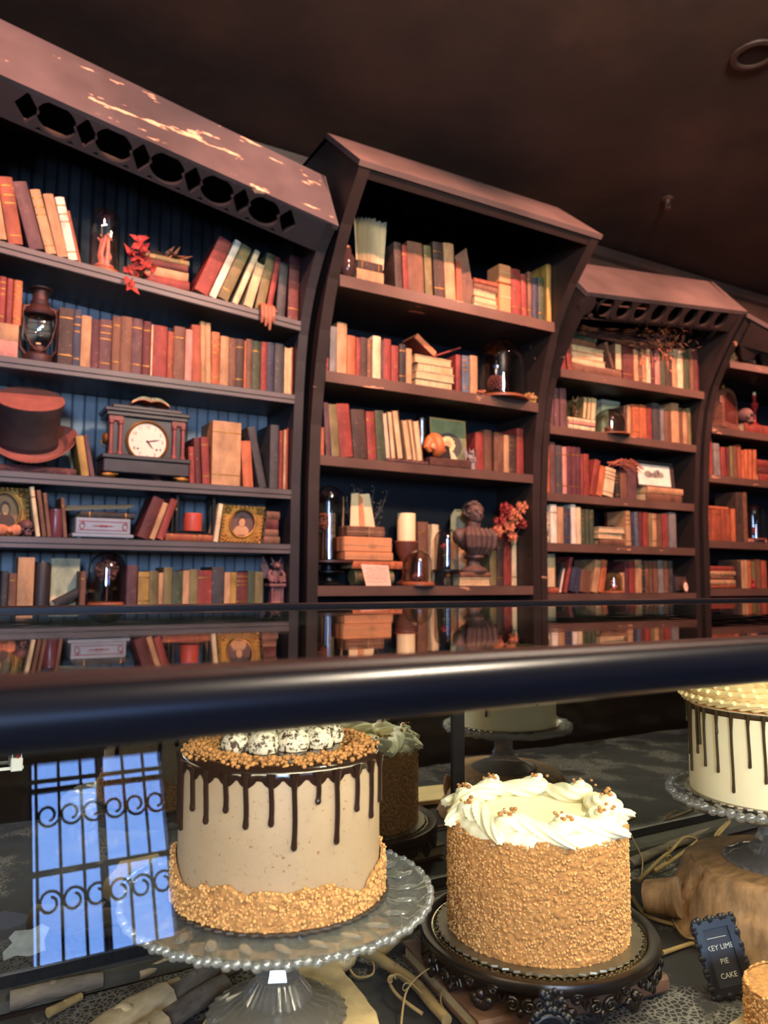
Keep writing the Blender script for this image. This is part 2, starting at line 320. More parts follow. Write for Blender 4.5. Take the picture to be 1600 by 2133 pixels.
# ================================================================== bookcases
BEAD = chipped('blue_beadboard_paint', (126,138,148), (186,170,142), rough=0.5, thr=0.665, scale=2.6, stretch=(3,3,0.8))
NAVYB = chipped('peeling_navy_paint', (26,31,38), (150,135,112), rough=0.5, thr=0.69, scale=4, stretch=(2.2,2,0.7))
def ip(tab, z):
    if z <= tab[0][0]: return tab[0][1]
    for (a, b), (c, d) in zip(tab, tab[1:]):
        if z <= c: return b+(d-b)*(z-a)/(c-a)
    return tab[-1][1]
def lf(x0, y0, x1, y1): return lambda x: y0+(y1-y0)*(x-x0)/(x1-x0)
YB = 3.31
CASES = {}
class Case: pass
def bookcase(key, label, X0, X1, th, prof, zc, Yt, zt, shelves, pb, wood, crown, boards=None, backm=None, holes=None, hole_t='circle', valance=False, lip=False, edge=None):
    c = Case(); c.X0, c.X1, c.th, c.prof = X0, X1, th, prof; CASES[key] = c
    zbase = prof[-1][0]; Yc = prof[-1][1]
    kf = lambda X: (zc(X)-0.5)/(zbase-0.5)
    c.zmap = lambda X, z: z if z <= 0.5 else 0.5+(z-0.5)*kf(X)
    c.front = lambda X, z: ip(prof, z if z <= 0.5 else 0.5+(z-0.5)/kf(X))
    t = thing('bookcase', label, 'bookcase', (X0,3.0,FLOOR)); c.root = t
    T = Matrix.Translation((-X0,-3.0,-FLOOR))
    zs = [-1.32,-0.2,0.2]+[p[0] for p in prof]
    for xa, xb in ((X0,X0+th),(X1-th,X1)):
        xm = (xa+xb)/2
        poly = [(YB,FLOOR)]+[(ip(prof,z), c.zmap(xm,z) if z > FLOOR else FLOOR) for z in zs]+[(Yt,zt(xm)),(YB,zt(xm)-0.02)]
        MB(T).prism(poly, xa, xb).build('side_panel', wood, t, 0)
    n = Vector((0, zt(X0)-zc(X0), -(Yt-Yc))).normalized()
    vs = []
    for dy, dz in ((0,0),(n.y*0.022,n.z*0.022)):
        for X, Y, Z in ((X0-0.006,Yc-0.004,zc(X0)),(X1+0.006,Yc-0.004,zc(X1)),(X1+0.006,Yt,zt(X1)),(X0-0.006,Yt,zt(X0))): vs.append((X,Y+dy,Z+dz-0.0))
    MB(T).add(vs, [(0,1,2,3),(7,6,5,4),(0,4,5,1),(1,5,6,2),(2,6,7,3),(3,7,4,0)]).build('crown_board', crown, t, 0)
    MB(T).add([(X,Y,z(X)-d) for d in (0.01,0.03) for X, Y, z in ((X0,Yt,zt),(X1,Yt,zt),(X1,YB,zt),(X0,YB,zt))], [(0,1,2,3),(7,6,5,4),(0,4,5,1),(1,5,6,2),(2,6,7,3),(3,7,4,0)]).build('top_board', wood, t, 0)
    # header panel with fretwork
    Yp, zp = pb; xi0, xi1 = X0+th, X1-th
    def hp(u, v, d):
        nb = Vector((0, -(zc(u)-zp(u)), (Yc-Yp))).normalized()
        return (u, Yp+(Yc-Yp)*v+nb.y*(d-0.012), zp(u)+(zc(u)-zp(u))*v+nb.z*(d-0.012))
    loops = []
    if holes:
        if hole_t == 'circle':
            for X in holes: loops.append([(X+0.047*math.cos(q*PI/12), 0.52+0.38*math.sin(q*PI/12)) for q in range(24)])
            for a, b in zip(holes, holes[1:]):
                m_ = (a+b)/2; loops.append([(m_-0.012,0.06),(m_+0.012,0.06),(m_,0.20)]); loops.append([(m_-0.012,0.96),(m_,0.84),(m_+0.012,0.96)])
        else:
            for i, X in enumerate(holes):
                if i % 2 == 0: loops.append([(X-0.040,0.5),(X,0.10),(X+0.040,0.5),(X,0.90)])
                else: loops.append([(X+0.064*math.cos(q*PI/14), 0.5+0.41*math.sin(q*PI/14)) for q in range(28)])
            for a, b in zip(holes, holes[1:]):
                m_ = (a*0.55+b*0.45) if holes.index(a) % 2 == 0 else (a*0.45+b*0.55)
                loops.append([(m_-0.016,0.06),(m_+0.012,0.06),(m_,0.15)]); loops.append([(m_-0.012,0.95),(m_,0.86),(m_+0.014,0.95)])
    outer = [(xi0,0),(xi1,0),(xi1,1),(xi0,1)]
    if valance:
        nsc = 6; bot = []
        for k in range(nsc*10+1):
            u = k/(nsc*10); bot.append((xi0+(xi1-xi0)*u, 0.30-0.34*abs(math.sin(u*nsc*PI))**1.3))
        outer = bot+[(xi1,1),(xi0,1)]
    vs, fs = curve_fill(outer, loops, 0.022)
    MB(T).add([hp(x,y,z) for x, y, z in vs], fs).build('fretwork_panel' if holes else ('scalloped_valance' if valance else 'fascia'), wood, t, 0)
    # shelves
    c.shelf = {}
    for nm, zf, tk in shelves:
        c.shelf[nm] = zf; ya, yb = c.front(xi0, zf(xi0))+0.004, c.front(xi1, zf(xi1))+0.004
        vs = [(X,Y,zf(X)-d) for d in (0,tk) for X, Y in ((xi0,ya),(xi1,yb),(xi1,YB-0.012),(xi0,YB-0.012))]
        s = MB(T).add(vs, [(0,1,2,3),(7,6,5,4),(0,4,5,1),(1,5,6,2),(2,6,7,3),(3,7,4,0)]).build('shelf', wood, t, 0)
        if not lip and edge:  # thin strip added to carry the lighter lit-edge colour
            vs = [(X,Y-e,zf(X)-d) for d in (0.001,tk-0.001) for X, Y, e in ((xi0,ya,0.004),(xi1,yb,0.004),(xi1,yb,0),(xi0,ya,0))]
            MB(T).add(vs, [(0,1,2,3),(7,6,5,4),(0,4,5,1),(1,5,6,2),(2,6,7,3),(3,7,4,0)]).build('shelf_edge', edge, t, 0)
        if lip:
            l = MB(T)
            for d0, d1, o in ((0.003,0.022,0.006),(0.026,tk-0.002,0.004)):
                vs = [(X,Y-e,zf(X)-d) for d in (d0,d1) for X, Y, e in ((xi0,ya,o),(xi1,yb,o),(xi1,yb,0),(xi0,ya,0))]
                l.add(vs, [(0,1,2,3),(7,6,5,4),(0,4,5,1),(1,5,6,2),(2,6,7,3),(3,7,4,0)])
            l.build('shelf_lip', edge or wood, t, 0)
    if boards:
        nb = int(round((xi1-xi0)/0.0475)); wd = (xi1-xi0)/nb
        poly = [(0.0015,0.012),(0.0015,0.004),(0.005,0.0),(wd-0.008,0.0),(wd-0.006,0.003),(wd-0.004,0.0),(wd-0.0015,0.004),(wd-0.0015,0.012)]
        me = None
        zf = shelves[0][1]; me2 = MB().prism(poly, 0, 0.62, 'z').mesh('board', 0); me2.materials.append(NAVYB)
        me = MB().prism(poly, 0, 1.0, 'z').mesh('board', 0); me.materials.append(boards)
        for k in range(nb):                         # light blue boards up to the top shelf, dark peeling ones above it
            zk = zf(X0+th+(k+1)*wd)-0.02-FLOOR
            inst('board', me, t, (th+k*wd, YB-0.012-3.0, 0.0), sc=(1,1,zk)); inst('board', me2, t, (th+k*wd, YB-0.012-3.0, zk+0.001))
    MB(T).box(xi0,xi1,YB-0.002,YB+0.012,FLOOR,zt((X0+X1)/2)-0.02).build('back_panel', backm or wood, t, 0)
    MB(T).box(xi0,xi1,3.03,3.05,FLOOR,-0.36).build('base_panel', wood, t, 0)
    return c
H1 = [onY(x,y,2.735).x for x, y in ((56,225),(121,250),(182,279),(243,306),(297,331),(355,353),(407,376),(457,400),(504,421),(554,441),(598,461))]
st1 = (H1[-1]-H1[0])/10; H1 = [H1[0]+st1*i for i in range(11)]
P1 = [(0.4,3.012),(0.79,2.99),(0.92,2.975),(1.03,2.955),(1.10,2.932),(1.16,2.907),(1.21,2.882),(1.246,2.858),(1.29,2.826),(1.334,2.79),(1.372,2.742),(1.409,2.684)]
bookcase('1', 'large dark bookcase with circle and diamond fretwork and blue beadboard back', 0.013, 1.313, 0.042, P1,
  lf(1.313,1.409,0.086,1.625), 2.815, lf(1.313,1.681,0.082,1.905),
  [('A',lf(0.116,1.179,1.229,1.089),0.045),('B',lambda X:0.779,0.042),('C',lambda X:0.372,0.042),('D',lambda X:0.14,0.042),('E',lambda X:-0.118,0.042)],
  (2.79, lf(1.271,1.334,0.096,1.542)), W_CASE1, W_CROWN, boards=BEAD, holes=H1, hole_t='diamond', lip=True, edge=W_EDGE1)
P2 = [(0.4,3.012),(0.66,2.998),(0.8,2.978),(0.92,2.955),(1.06,2.92),(1.16,2.885),(1.26,2.845),(1.35,2.79),(1.45,2.725),(1.55,2.635),(1.635,2.555)]
bookcase('2', 'middle bookcase leaning forward with plain fascia above the bust shelf', 1.351, 2.652, 0.051, P2,
  lambda X:1.635, 2.86, lambda X:1.905,
  [('1',lambda X:1.281,0.052),('2',lambda X:0.896,0.05),('3',lambda X:0.532,0.045),('4',lambda X:-0.035,0.045)],
  (2.60, lambda X:1.592), W_CASE2, W_CROWN2, edge=W_EDGE2, backm=NAVYB)
H3 = [onY(x,y,2.70).x for x, y in ((1223.6,634),(1502,665))]
H3 = [H3[0]+(H3[1]-H3[0])*i/8 for i in range(9)]
P3 = [(0.4,3.01),(0.7,2.99),(0.85,2.977),(1.0,2.95),(1.1,2.92),(1.2,2.87),(1.3,2.81),(1.412,2.734),(1.515,2.655)]
bookcase('3', 'third bookcase with a row of round holes in its header', 2.656, 3.877, 0.04, P3,
  lf(2.609,1.383,3.877,1.515), 2.868, lf(2.908,1.656,3.877,1.761),
  [('1',lf(2.693,1.075,3.782,1.102),0.045),('2',lambda X:0.795,0.045),('3',lambda X:0.448,0.045),('4',lambda X:0.187,0.045),('5',lambda X:-0.075,0.045)],
  (2.742, lf(3.813,1.412,2.651,1.286)), W_CASE2, W_CROWN2, edge=W_EDGE2, backm=NAVYB, holes=H3)
z4a, z4b = onY(1557,652,2.67), onY(1600,676,2.67)
P4 = [(0.4,3.01),(0.8,2.985),(1.0,2.955),(1.15,2.91),(1.3,2.83),(1.42,2.75),(z4a.z,2.67)]
s41, s41b = onY(1492,759,2.93), onY(1600,785,2.93)
s42 = onY(1500,891,2.98).z; s43 = onY(1500,991,3.0).z; s44 = onY(1500,1126,3.0).z; s45 = onY(1500,1226,3.0).z
bookcase('4', 'far right bookcase with a scalloped header, cut off by the photo edge', 3.915, 5.2, 0.05, P4,
  lf(z4a.x,z4a.z,z4b.x,z4b.z), 2.84, lf(3.915,z4a.z+0.10,5.2,z4a.z+0.1+(z4b.z-z4a.z)*1.285/(z4b.x-z4a.x)),
  [('1',lf(s41.x,s41.z,s41b.x,s41b.z),0.045),('2',lambda X:s42,0.045),('3',lambda X:s43,0.045),('4',lambda X:s44,0.045),('5',lambda X:s45,0.045)],
  (2.80, lambda X:1.30), W_CASE2, W_CROWN2, edge=W_EDGE2, backm=NAVYB, valance=True)

# ================================================================== books
PAL = dict(red=('faded red',(134,52,44)), dred=('dark red',(90,34,32)), orange=('orange',(178,98,60)), tan=('tan',(178,138,98)), cream=('cream',(216,196,154)),
  brown=('brown',(110,74,54)), dbrown=('dark brown',(64,46,38)), black=('black',(34,32,33)), grey=('grey',(120,118,114)), navy=('navy',(48,54,74)),
  green=('dark green',(62,74,50)), olive=('olive',(116,106,66)), yellow=('yellow',(164,132,64)), pink=('dusty pink',(190,130,116)), blue=('slate blue',(86,100,116)),
  maroon=('maroon',(84,38,46)), white=('off-white',(224,212,190)), rust=('rust',(148,74,48)), dgrey=('charcoal',(58,58,60)), plum=('plum brown',(92,60,62)))
def cloth_mat(k, c):
    m, nt, b = nodes('book_cloth_'+k); v = coords(nt, (1,1,0.5)); f = noise_n(nt, v, 22, 5); g = noise_n(nt, coords(nt), 60, 6, 0.7)
    q = rgb(c); lo = tuple(x*0.42 for x in q[:3])+(1,); hi = tuple(min(1,x*1.12+0.008) for x in q[:3])+(1,)
    base = ramp(nt, f, ((0.28, lo), (0.72, hi))); sc = ramp(nt, g, ((0.58, (0,0,0,1)), (0.68, (1,1,1,1))))
    wear = tuple(min(1,x*0.5+y) for x, y in zip(q[:3], (0.22,0.16,0.10)))+(1,)
    s2 = nt.nodes.new('ShaderNodeMath'); s2.operation = 'MULTIPLY'; s2.inputs[1].default_value = 0.55
    nt.links.new(sc, s2.inputs[0]); nt.links.new(mixc(nt, s2.outputs[0], base, wear), b.inputs['Base Color'])
    b.inputs['Roughness'].default_value = 0.62; b.inputs['Specular IOR Level'].default_value = 0.35; bump_n(nt, b, g, 0.2, 0.001)
    return m
CLOTH = {k: cloth_mat(k, v[1]) for k, v in PAL.items()}
ORD = ['','first','second','third','fourth','fifth','sixth','seventh','eighth','ninth','tenth','eleventh','twelfth']+['%dth' % i for i in range(13,21)]+['21st','22nd','23rd']+['%dth' % i for i in range(24,31)]+['31st','32nd','33rd']+['%dth' % i for i in range(34,41)]
brnd = random.Random(3)
def book(col, t, h, d, label, loc, rot=(0,0,0), lying=False, flip=False, group=None, bands=None, name='book'):
    c = min(0.0028, t*0.18); e = min(0.004, t*0.2)
    def P(x, y, z):
        if flip: y = d-y
        return (z, y, x) if lying else (x, y, z)
    def pr(poly, a, b):
        n = len(poly); return [P(x,y,a) for x, y in poly]+[P(x,y,b) for x, y in poly], [tuple(range(n-1,-1,-1)), tuple(range(n,2*n))]+[(i,(i+1)%n,(i+1)%n+n,i+n) for i in range(n)]
    spine = [(0,e),(t*0.2,e*0.25),(t*0.5,0),(t*0.8,e*0.25),(t,e)]
    mb = MB(); mb.add(*pr([(0,d)]+spine+[(t,d),(t-c,d),(t-c,e+c*1.5),(c,e+c*1.5),(c,d)], 0, h))
    o = mb.build(name, CLOTH[col], None, 25); o.location = loc; o.rotation_euler = rot
    tag(o, label, 'book', group)
    pg = MB(); pg.add(*pr([(c,e+c*1.5),(t-c,e+c*1.5),(t-c,d-0.004),(c,d-0.004)], 0.003, h-0.003)); pg.build('page_block', PAPER, o, 0)
    if bands is None: bands = brnd.choice((0,0,0,0,0,1,2,3)) if not flip else 0
    if bands and t > 0.012:
        off = 0.0005; sp = [(-off+x*(1+2*off/t), y-off) for x, y in spine]
        for zz in {1:(0.78,),2:(0.16,0.82),3:(0.12,0.6,0.72,0.86)}[bands]:
            tb = MB(); tb.add(*pr(sp+[(t+off,e+0.002),(-off,e+0.002)], h*zz, h*zz+0.0045)); tb.build('gilt_band', GOLD, o, 0)
    return o
def size_word(t, h):
    a = 'thick ' if t > 0.040 else ('thin ' if t < 0.015 else '')
    return a or ('tall ' if h > 0.225 else ('short ' if h < 0.135 else ''))
ROWN = {'1A':'top shelf of left bookcase','1B':'lantern shelf of left bookcase','1C':'clock shelf of left bookcase','1D':'portrait shelf of left bookcase','1E':'lowest shelf of left bookcase',
 '21':'top shelf of middle bookcase','22':'pinecone-dome shelf of middle bookcase','23':'seashell shelf of middle bookcase','24':'bust shelf of middle bookcase',
 '31':'top shelf of third bookcase','32':'second shelf of third bookcase','33':'framed-sketch shelf of third bookcase','34':'fourth shelf of third bookcase','35':'lowest shelf of third bookcase',
 '41':'top shelf of rightmost bookcase','42':'skull shelf of rightmost bookcase','43':'third shelf of rightmost bookcase','44':'fourth shelf of rightmost bookcase','45':'lowest shelf of rightmost bookcase'}
def shelf_pt(row, px, extra=0.014):        # point on a shelf's front line below a pixel column
    c = CASES[row[0]]; zf = c.shelf[row[1]]; X = 0.7 if row[0] == '1' else {'2':2.0,'3':3.3,'4':4.3}[row[0]]
    for _ in range(6):
        z = zf(X); Y = c.front(X, z)+extra; d = pdir(px, 1066.5); py = 1066.5
        lo, hi = 0.0, 2133.0
        for _ in range(24):                # pixel row whose ray on plane Y passes through z
            py = (lo+hi)/2
            if onY(px,py,Y).z > z: lo = py
            else: hi = py
        X = onY(px,py,Y).x
    return Vector((X, Y, zf(X)))
COUNT = {}
def row(key, spec, setback=0.014, group=None):
    for ln in spec.strip().split(';'):
        f = ln.split()
        if not f: continue
        xl, xr, yt, col = float(f[0]), float(f[1]), float(f[2]), f[3]; lean = float(f[4]) if len(f) > 4 else 0; flip = len(f) > 5
        lift = float(f[6])/1000 if len(f) > 6 else 0
        a = shelf_pt(key, xl, setback); b = shelf_pt(key, xr, setback); Y = max(a.y, b.y); th = math.radians(lean); cs = CASES[key[0]]; a.x = max(a.x, cs.X0+cs.th+0.003); b.x = min(b.x, cs.X1-cs.th-0.003)
        if b.x-a.x < 0.005: continue
        z0 = max(a.z, b.z)+lift+0.0006; t = max(0.006, (b.x-a.x)*math.cos(th)-0.0012)
        topx = (xl+xr)/2+math.tan(th)*((a.z+b.z)/2*0+100)
        zt = onY(topx, yt, Y).z
        h = max(0.06, (zt-z0-(t*abs(math.sin(th))))/max(0.5,math.cos(th)))
        COUNT[key] = n = COUNT.get(key, 0)+1
        wds, _ = PAL[col]
        lb = '%s%s %sbook, %s from left on %s' % (size_word(t,h), wds, '' if not lean else 'leaning ', ORD[n], ROWN[key])
        d = 0.13+0.04*brnd.random()+0.02*(h > 0.2); d = min(d, YB-0.016-Y)
        if lean >= 0: loc = (a.x+t*math.sin(th)*math.tan(th), Y, z0+t*math.sin(th))
        else: loc = (a.x, Y, z0)
        book(col, t, h, d, lb, loc, (0, th, 0), False, flip, group or 'books standing on the '+ROWN[key])
def stack(key, xl, xr, cols, thick, where, setback=0.014, flips='', jit=0.006, rz=0.0, z0=None, depth=0.15, hvar=0.02):
    a = shelf_pt(key, xl, setback); b = shelf_pt(key, xr, setback); cs = CASES[key[0]]; a.x = max(a.x, cs.X0+cs.th+0.009); b.x = min(b.x, cs.X1-cs.th-0.009); z = (max(a.z,b.z)+0.0006 if z0 is None else z0); n = len(cols); L = b.x-a.x
    for i, col in enumerate(cols):
        t = thick[i] if isinstance(thick, (list,tuple)) else thick; l = L-brnd.random()*hvar; dx = brnd.uniform(-jit,jit)+(L-l)/2
        pos = 'flat' if n == 1 else ('at bottom' if i == 0 else ('on top' if i == n-1 else ORD[i+1]+' from bottom'))
        lb = '%s book lying %s %s' % (PAL[col][0], pos if n == 1 else pos+' of stack', where)
        book(col, t, l, min(depth, YB-0.02-a.y)-0.01*brnd.random(), lb, (a.x+dx, max(a.y,b.y)+brnd.uniform(0,jit), z+0.0002), (0,0,rz+brnd.uniform(-0.03,0.03)*(jit > 0)), True, (flips[i:i+1] == 'p'), 'stacked books')
        z += t+0.0004
    return z
row('1A', '-22 16 395 tan -11;18 50 366 rust -11;62 94 376 plum -16;97 120 393 tan -16;121 144 402 tan -15;144 164 409 white -14;164 170 438 rust -14;'
  '401 433 490 red 22;434 450 496 white 22;451 475 506 olive 22;483 496 518 cream 21;507 525 545 cream 15 p;531 550 526 olive 11;554 566 534 red 9;576 594 546 dgrey 3;600 622 531 dred 1')
row('1B', '120 150 641 dbrown;150 167 644 navy;167 188 657 tan;188 206 665 maroon;206 231 665 plum;232 250 658 brown;250 273 659 brown;273 295 663 plum;296 313 669 dred;313 317 676 cream;'
  '317 347 678 red;348 361 690 rust;361 384 680 brown;385 400 686 pink;401 419 676 rust -2;419 429 669 tan -2;429 441 672 tan -2;441 458 691 orange -1;458 476 700 tan;476 491 704 brown;491 508 706 dbrown;508 512 710 orange;512 525 706 brown;525 542 710 green;543 556 712 red;556 571 713 navy;572 591 715 dgrey;592 606 723 cream 0 p;606 613 724 rust')
row('1C', '170 187 906 yellow -10;188 199 904 plum -11;395 407 930 red -3;408 421 911 dred -4;423 439 909 red -4;441 501 878 tan;508 529 917 orange -5;541 557 887 dgrey -13;562 580 885 dgrey;581 589 897 red;590 596 895 tan;596 605 892 red', 0.03)
row('1D', '75 85 1013 cream -9;88 98 1020 brown -9;99 108 1026 brown -8;132 141 1036 brown -6;283 309 1033 dred 20;310 323 1046 tan 19;325 341 1038 red 18;445 455 1049 cream 7')
row('1E', '0 15 1189 dgrey;16 33 1194 brown;34 69 1161 tan;165 178 1190 brown;263 285 1177 plum;287 310 1191 yellow;310 328 1189 olive;329 340 1193 tan;340 358 1182 olive;358 380 1190 green;380 394 1188 tan;394 412 1186 olive;412 441 1188 red;441 466 1181 dgrey;467 480 1192 tan;480 493 1192 yellow;493 516 1192 dred;516 531 1189 green;531 548 1191 olive')
row('21', '825 840 504 dbrown -3;842 853 510 red -3;853 885 503 brown -3;888 903 511 olive -3;907 929 504 dbrown -3;930 951 506 tan -3;1068 1088 560 red -2;1089 1100 571 red -2;1101 1110 567 brown;1111 1122 579 navy;1123 1136 578 green;1141 1165 553 yellow')
row('22', '680 685 760 red;687 701 680 grey 1;702 723 672 tan;724 741 699 orange;742 752 703 red;752 766 703 dbrown;766 776 706 brown;777 794 700 cream;795 800 709 plum;800 815 706 red;816 831 720 red;833 846 717 black;847 859 726 tan;951 961 739 red;964 980 741 blue;981 996 741 tan')
row('23', '668 676 890 orange;680 691 838 plum -4;692 709 841 olive -5;710 737 839 red -6;738 767 851 dbrown -5;768 786 856 red -4;787 805 854 green -4;806 813 860 white -6 x 14;815 826 856 brown -6 x 14;828 842 853 dbrown -8 x 14;848 860 873 tan -9 p 14;862 869 873 tan -9 p 14;870 882 875 tan -8 p 14')
row('23', '992 1009 901 red;1010 1025 896 brown;1031 1050 901 brown;1051 1062 906 tan;1062 1077 906 dbrown;1078 1095 893 red;1095 1108 904 green', 0.065)
row('24', '872 893 1087 brown;894 908 1092 cream 4;1022 1036 1146 olive;1037 1050 1125 dbrown;1051 1067 1112 red;1068 1080 1116 cream;1081 1087 1100 dgrey;1088 1109 1150 plum', 0.12)
row('31', '1171 1181 715 red -5;1184 1194 692 red -4;1283 1297 716 brown 0 x 48;1300 1322 723 dred;1323 1332 727 tan;1333 1340 730 brown;1340 1348 728 tan;1349 1357 728 cream;1358 1366 732 maroon;1367 1377 730 pink;1378 1389 735 green;1390 1402 742 dbrown;1403 1410 740 tan;1414 1425 728 cream;1426 1439 729 green;1440 1449 727 brown;1450 1458 726 dred')
row('32', '1146 1156 807 plum;1157 1167 808 plum;1169 1182 809 plum;1214 1222 828 olive 7 x 62;1223 1231 829 olive 7 x 62;1232 1240 830 cream 6 x 62;1302 1308 846 dbrown;1309 1317 844 tan;1319 1334 843 orange;1335 1349 844 orange;1350 1360 848 red;1362 1376 840 dgrey;1378 1386 850 grey;1387 1400 857 brown;1401 1417 840 tan;1418 1424 850 brown;1425 1434 857 tan;1435 1442 851 olive')
row('33', '1131 1147 926 orange;1148 1159 921 plum;1160 1173 928 dgrey;1174 1183 931 pink;1184 1194 930 maroon;1194 1204 931 maroon;1204 1212 932 maroon;1212 1217 946 red;1218 1229 946 red;1229 1241 958 red 13;1243 1255 971 orange 12;1257 1278 974 cream 10;1284 1293 985 black;1294 1308 986 brown;1309 1328 976 plum')
row('34', '1149 1162 1051 white;1163 1176 1056 tan;1177 1190 1058 navy;1192 1202 1051 white;1203 1212 1056 cream;1213 1221 1061 green;1222 1230 1061 green;1231 1239 1062 green;1307 1317 1064 tan -2;1319 1324 1066 navy -2;1325 1333 1066 blue -2;1333 1341 1066 dred;1342 1353 1067 red;1354 1361 1069 olive;1361 1370 1070 tan;1371 1381 1071 brown;1382 1393 1070 red;1396 1411 1068 grey')
row('35', '1132 1158 1153 tan 0 x 30;1176 1183 1160 red 14;1186 1206 1180 navy 13;1208 1229 1186 brown 8;1234 1246 1166 tan 11;1248 1259 1166 orange 11;1295 1303 1193 tan;1304 1312 1171 maroon;1313 1325 1169 red;1326 1339 1166 tan;1340 1346 1172 black;1346 1354 1169 brown;1355 1363 1169 brown;1364 1373 1170 brown;1374 1385 1167 grey;1386 1395 1168 brown;1396 1404 1168 dgrey', 0.05)
row('41', '1496 1504 716 plum;1505 1512 714 dred;1513 1522 718 brown;1524 1532 716 tan')
row('42', '1463 1472 827 tan;1473 1480 830 navy')
row('43', '1461 1474 920 red;1475 1487 913 red;1490 1503 923 grey -2;1505 1515 931 red -2;1516 1522 933 dred;1523 1530 930 olive;1531 1538 930 brown;1539 1547 927 rust;1548 1552 938 orange;1553 1559 937 orange 2;1561 1568 937 orange 2;1571 1578 937 orange 2')
row('44', '1463 1473 1061 rust;1473 1483 1061 rust;1484 1494 1061 rust;1494 1504 1061 rust;1505 1514 1061 rust;1515 1525 1061 rust;1526 1535 1060 orange;1537 1551 1026 dbrown;1552 1560 1026 brown')
row('45', '1466 1472 1170 red;1473 1478 1182 tan;1539 1546 1168 dbrown;1548 1553 1167 tan;1554 1560 1167 tan;1561 1567 1168 orange;1569 1577 1170 olive;1579 1588 1166 brown;1589 1600 1168 rust')
# lying stacks
stack('1A', 303, 396, ['red','tan','dred','olive'], [0.034,0.036,0.026,0.02], 'beside the red leaves, left bookcase', 0.02)
zB = stack('1B', -40, 42, ['pink','tan'], [0.062,0.062], 'left of the oil lantern', 0.02, jit=0.0)
a = shelf_pt('1B', 0, 0.02)
for xl, xr, yt, col, wd in ((-30,-8,560,'orange','outermost of the upright books left of the lantern'),(-7,9,572,'red','second of the upright books left of the lantern'),(10,24,577,'red','third of the upright books left of the lantern'),(25,43,580,'orange','floral-spined one next to the lantern')):
    p0 = onY(xl,700,a.y); p1 = onY(xr,700,a.y); zt = onY(xl,yt,a.y).z
    book(col, p1.x-p0.x-0.001, zt-zB-0.001, 0.15, PAL[col][0]+' book standing on a stack, '+wd, (p0.x,a.y+0.004,zB+0.0003), group='upright books left of the lantern')
stack('1D', 342, 443, ['rust'], [0.028], 'under the red candle lantern', 0.02)
stack('1D', 551, 585, ['brown','brown','dred','brown'], [0.03,0.03,0.042,0.034], 'at the right end of portrait shelf', 0.03)
stack('21', 741, 800, ['tan','dbrown'], [0.055,0.038], 'under the fanned open book', 0.02, jit=0.002)
stack('21', 988, 1039, ['cream','orange','cream','brown','rust'], [0.024,0.032,0.03,0.03,0.022], 'amid the top row of middle bookcase', 0.02, flips='ppp')
zS = stack('22', 866, 946, ['dbrown','cream','tan','cream'], [0.036,0.038,0.038,0.036], 'below the splayed book', 0.02, flips='pppp')
stack('23', 806, 893, ['plum'], [0.013], 'under leaning books, seashell shelf', 0.004, jit=0)
stack('31', 1196, 1297, ['brown'], [0.046], 'at base of third bookcase pile', 0.014)
z31 = shelf_pt('31', 1196).z+0.05
stack('31', 1195, 1262, ['cream','orange','cream'], [0.034,0.034,0.03], 'below the dried bundle', 0.02, flips='ppp', z0=z31)
stack('31', 1194, 1246, ['brown','green'], [0.034,0.036], 'topmost pile under the dried bundle stems', 0.02, z0=z31+0.1)
stack('32', 1184, 1243, ['cream','pink','cream'], [0.026,0.018,0.018], 'under the olive books on second shelf', 0.012)
zf = stack('33', 1348, 1428, ['brown','tan'], [0.046,0.036], 'under the framed sketch', 0.014)
stack('34', 1131, 1147, ['cream','rust','cream'], [0.032,0.032,0.03], 'at left end, third bookcase fourth shelf', 0.014)
stack('34', 1246, 1303, ['brown','cream','cream'], [0.034,0.032,0.03], 'mid fourth shelf, third bookcase', 0.014, flips=' pp')
stack('35', 1132, 1164, ['rust'], [0.028], 'under the upright tan book', 0.05)
stack('41', 1534, 1582, ['red','tan','rust'], [0.024,0.02,0.036], 'beside the far right top-shelf hand', 0.02)
stack('42', 1552, 1612, ['red'], [0.058], 'red base below the skull', 0.02)
stack('43', 1580, 1625, ['red','dred','red'], [0.045,0.05,0.04], 'at right photo edge', 0.02)
stack('44', 1466, 1522, ['orange'], [0.017], 'across the matching rust books', 0.03, z0=onY(1480,1060,3.03).z+0.003, jit=0)
stack('44', 1560, 1602, ['pink'], [0.018], 'under the far right glass dome', 0.02)
stack('45', 1481, 1534, ['rust','tan','brown','tan','red'], [0.022,0.028,0.026,0.026,0.03], 'on far right lowest shelf', 0.02)

# ================================================================== objects on the shelves
def fuse(mb, voxel, it=4, name='m'):                # one continuous skin over overlapping shapes
    o = mb.build('tmp', W_DARK, None, 0); r = o.modifiers.new('r', 'REMESH'); r.mode = 'VOXEL'; r.voxel_size = voxel; r.use_smooth_shade = True
    s = o.modifiers.new('s', 'SMOOTH'); s.iterations = it; s.factor = 0.5
    dg = bpy.context.evaluated_depsgraph_get(); me = bpy.data.meshes.new_from_object(o.evaluated_get(dg)); me.name = name
    old = o.data; bpy.data.objects.remove(o); bpy.data.meshes.remove(old); me.materials.clear()
    me.polygons.foreach_set('use_smooth', [True]*len(me.polygons)); return me
def fput(name, me, m, parent=None):
    me.materials.append(m); o = bpy.data.objects.new(name, me); COL.objects.link(o)
    if parent is not None: o.parent = parent
    return o
def spot(row_, px, extra=0.014, dz=0.0):
    p = shelf_pt(row_, px, extra); p.z += dz+0.0007; return p
def zof(px, py, Y): return onY(px, py, Y).z
WOODB = mat('turned_wood', (126,72,44), 0.45, 0, 0.3, 12, 0.1, stretch=(1,1,4))
DRYRED = mat('dried_red_leaf', (150,52,46), 0.7, 0, 0.35, 30)
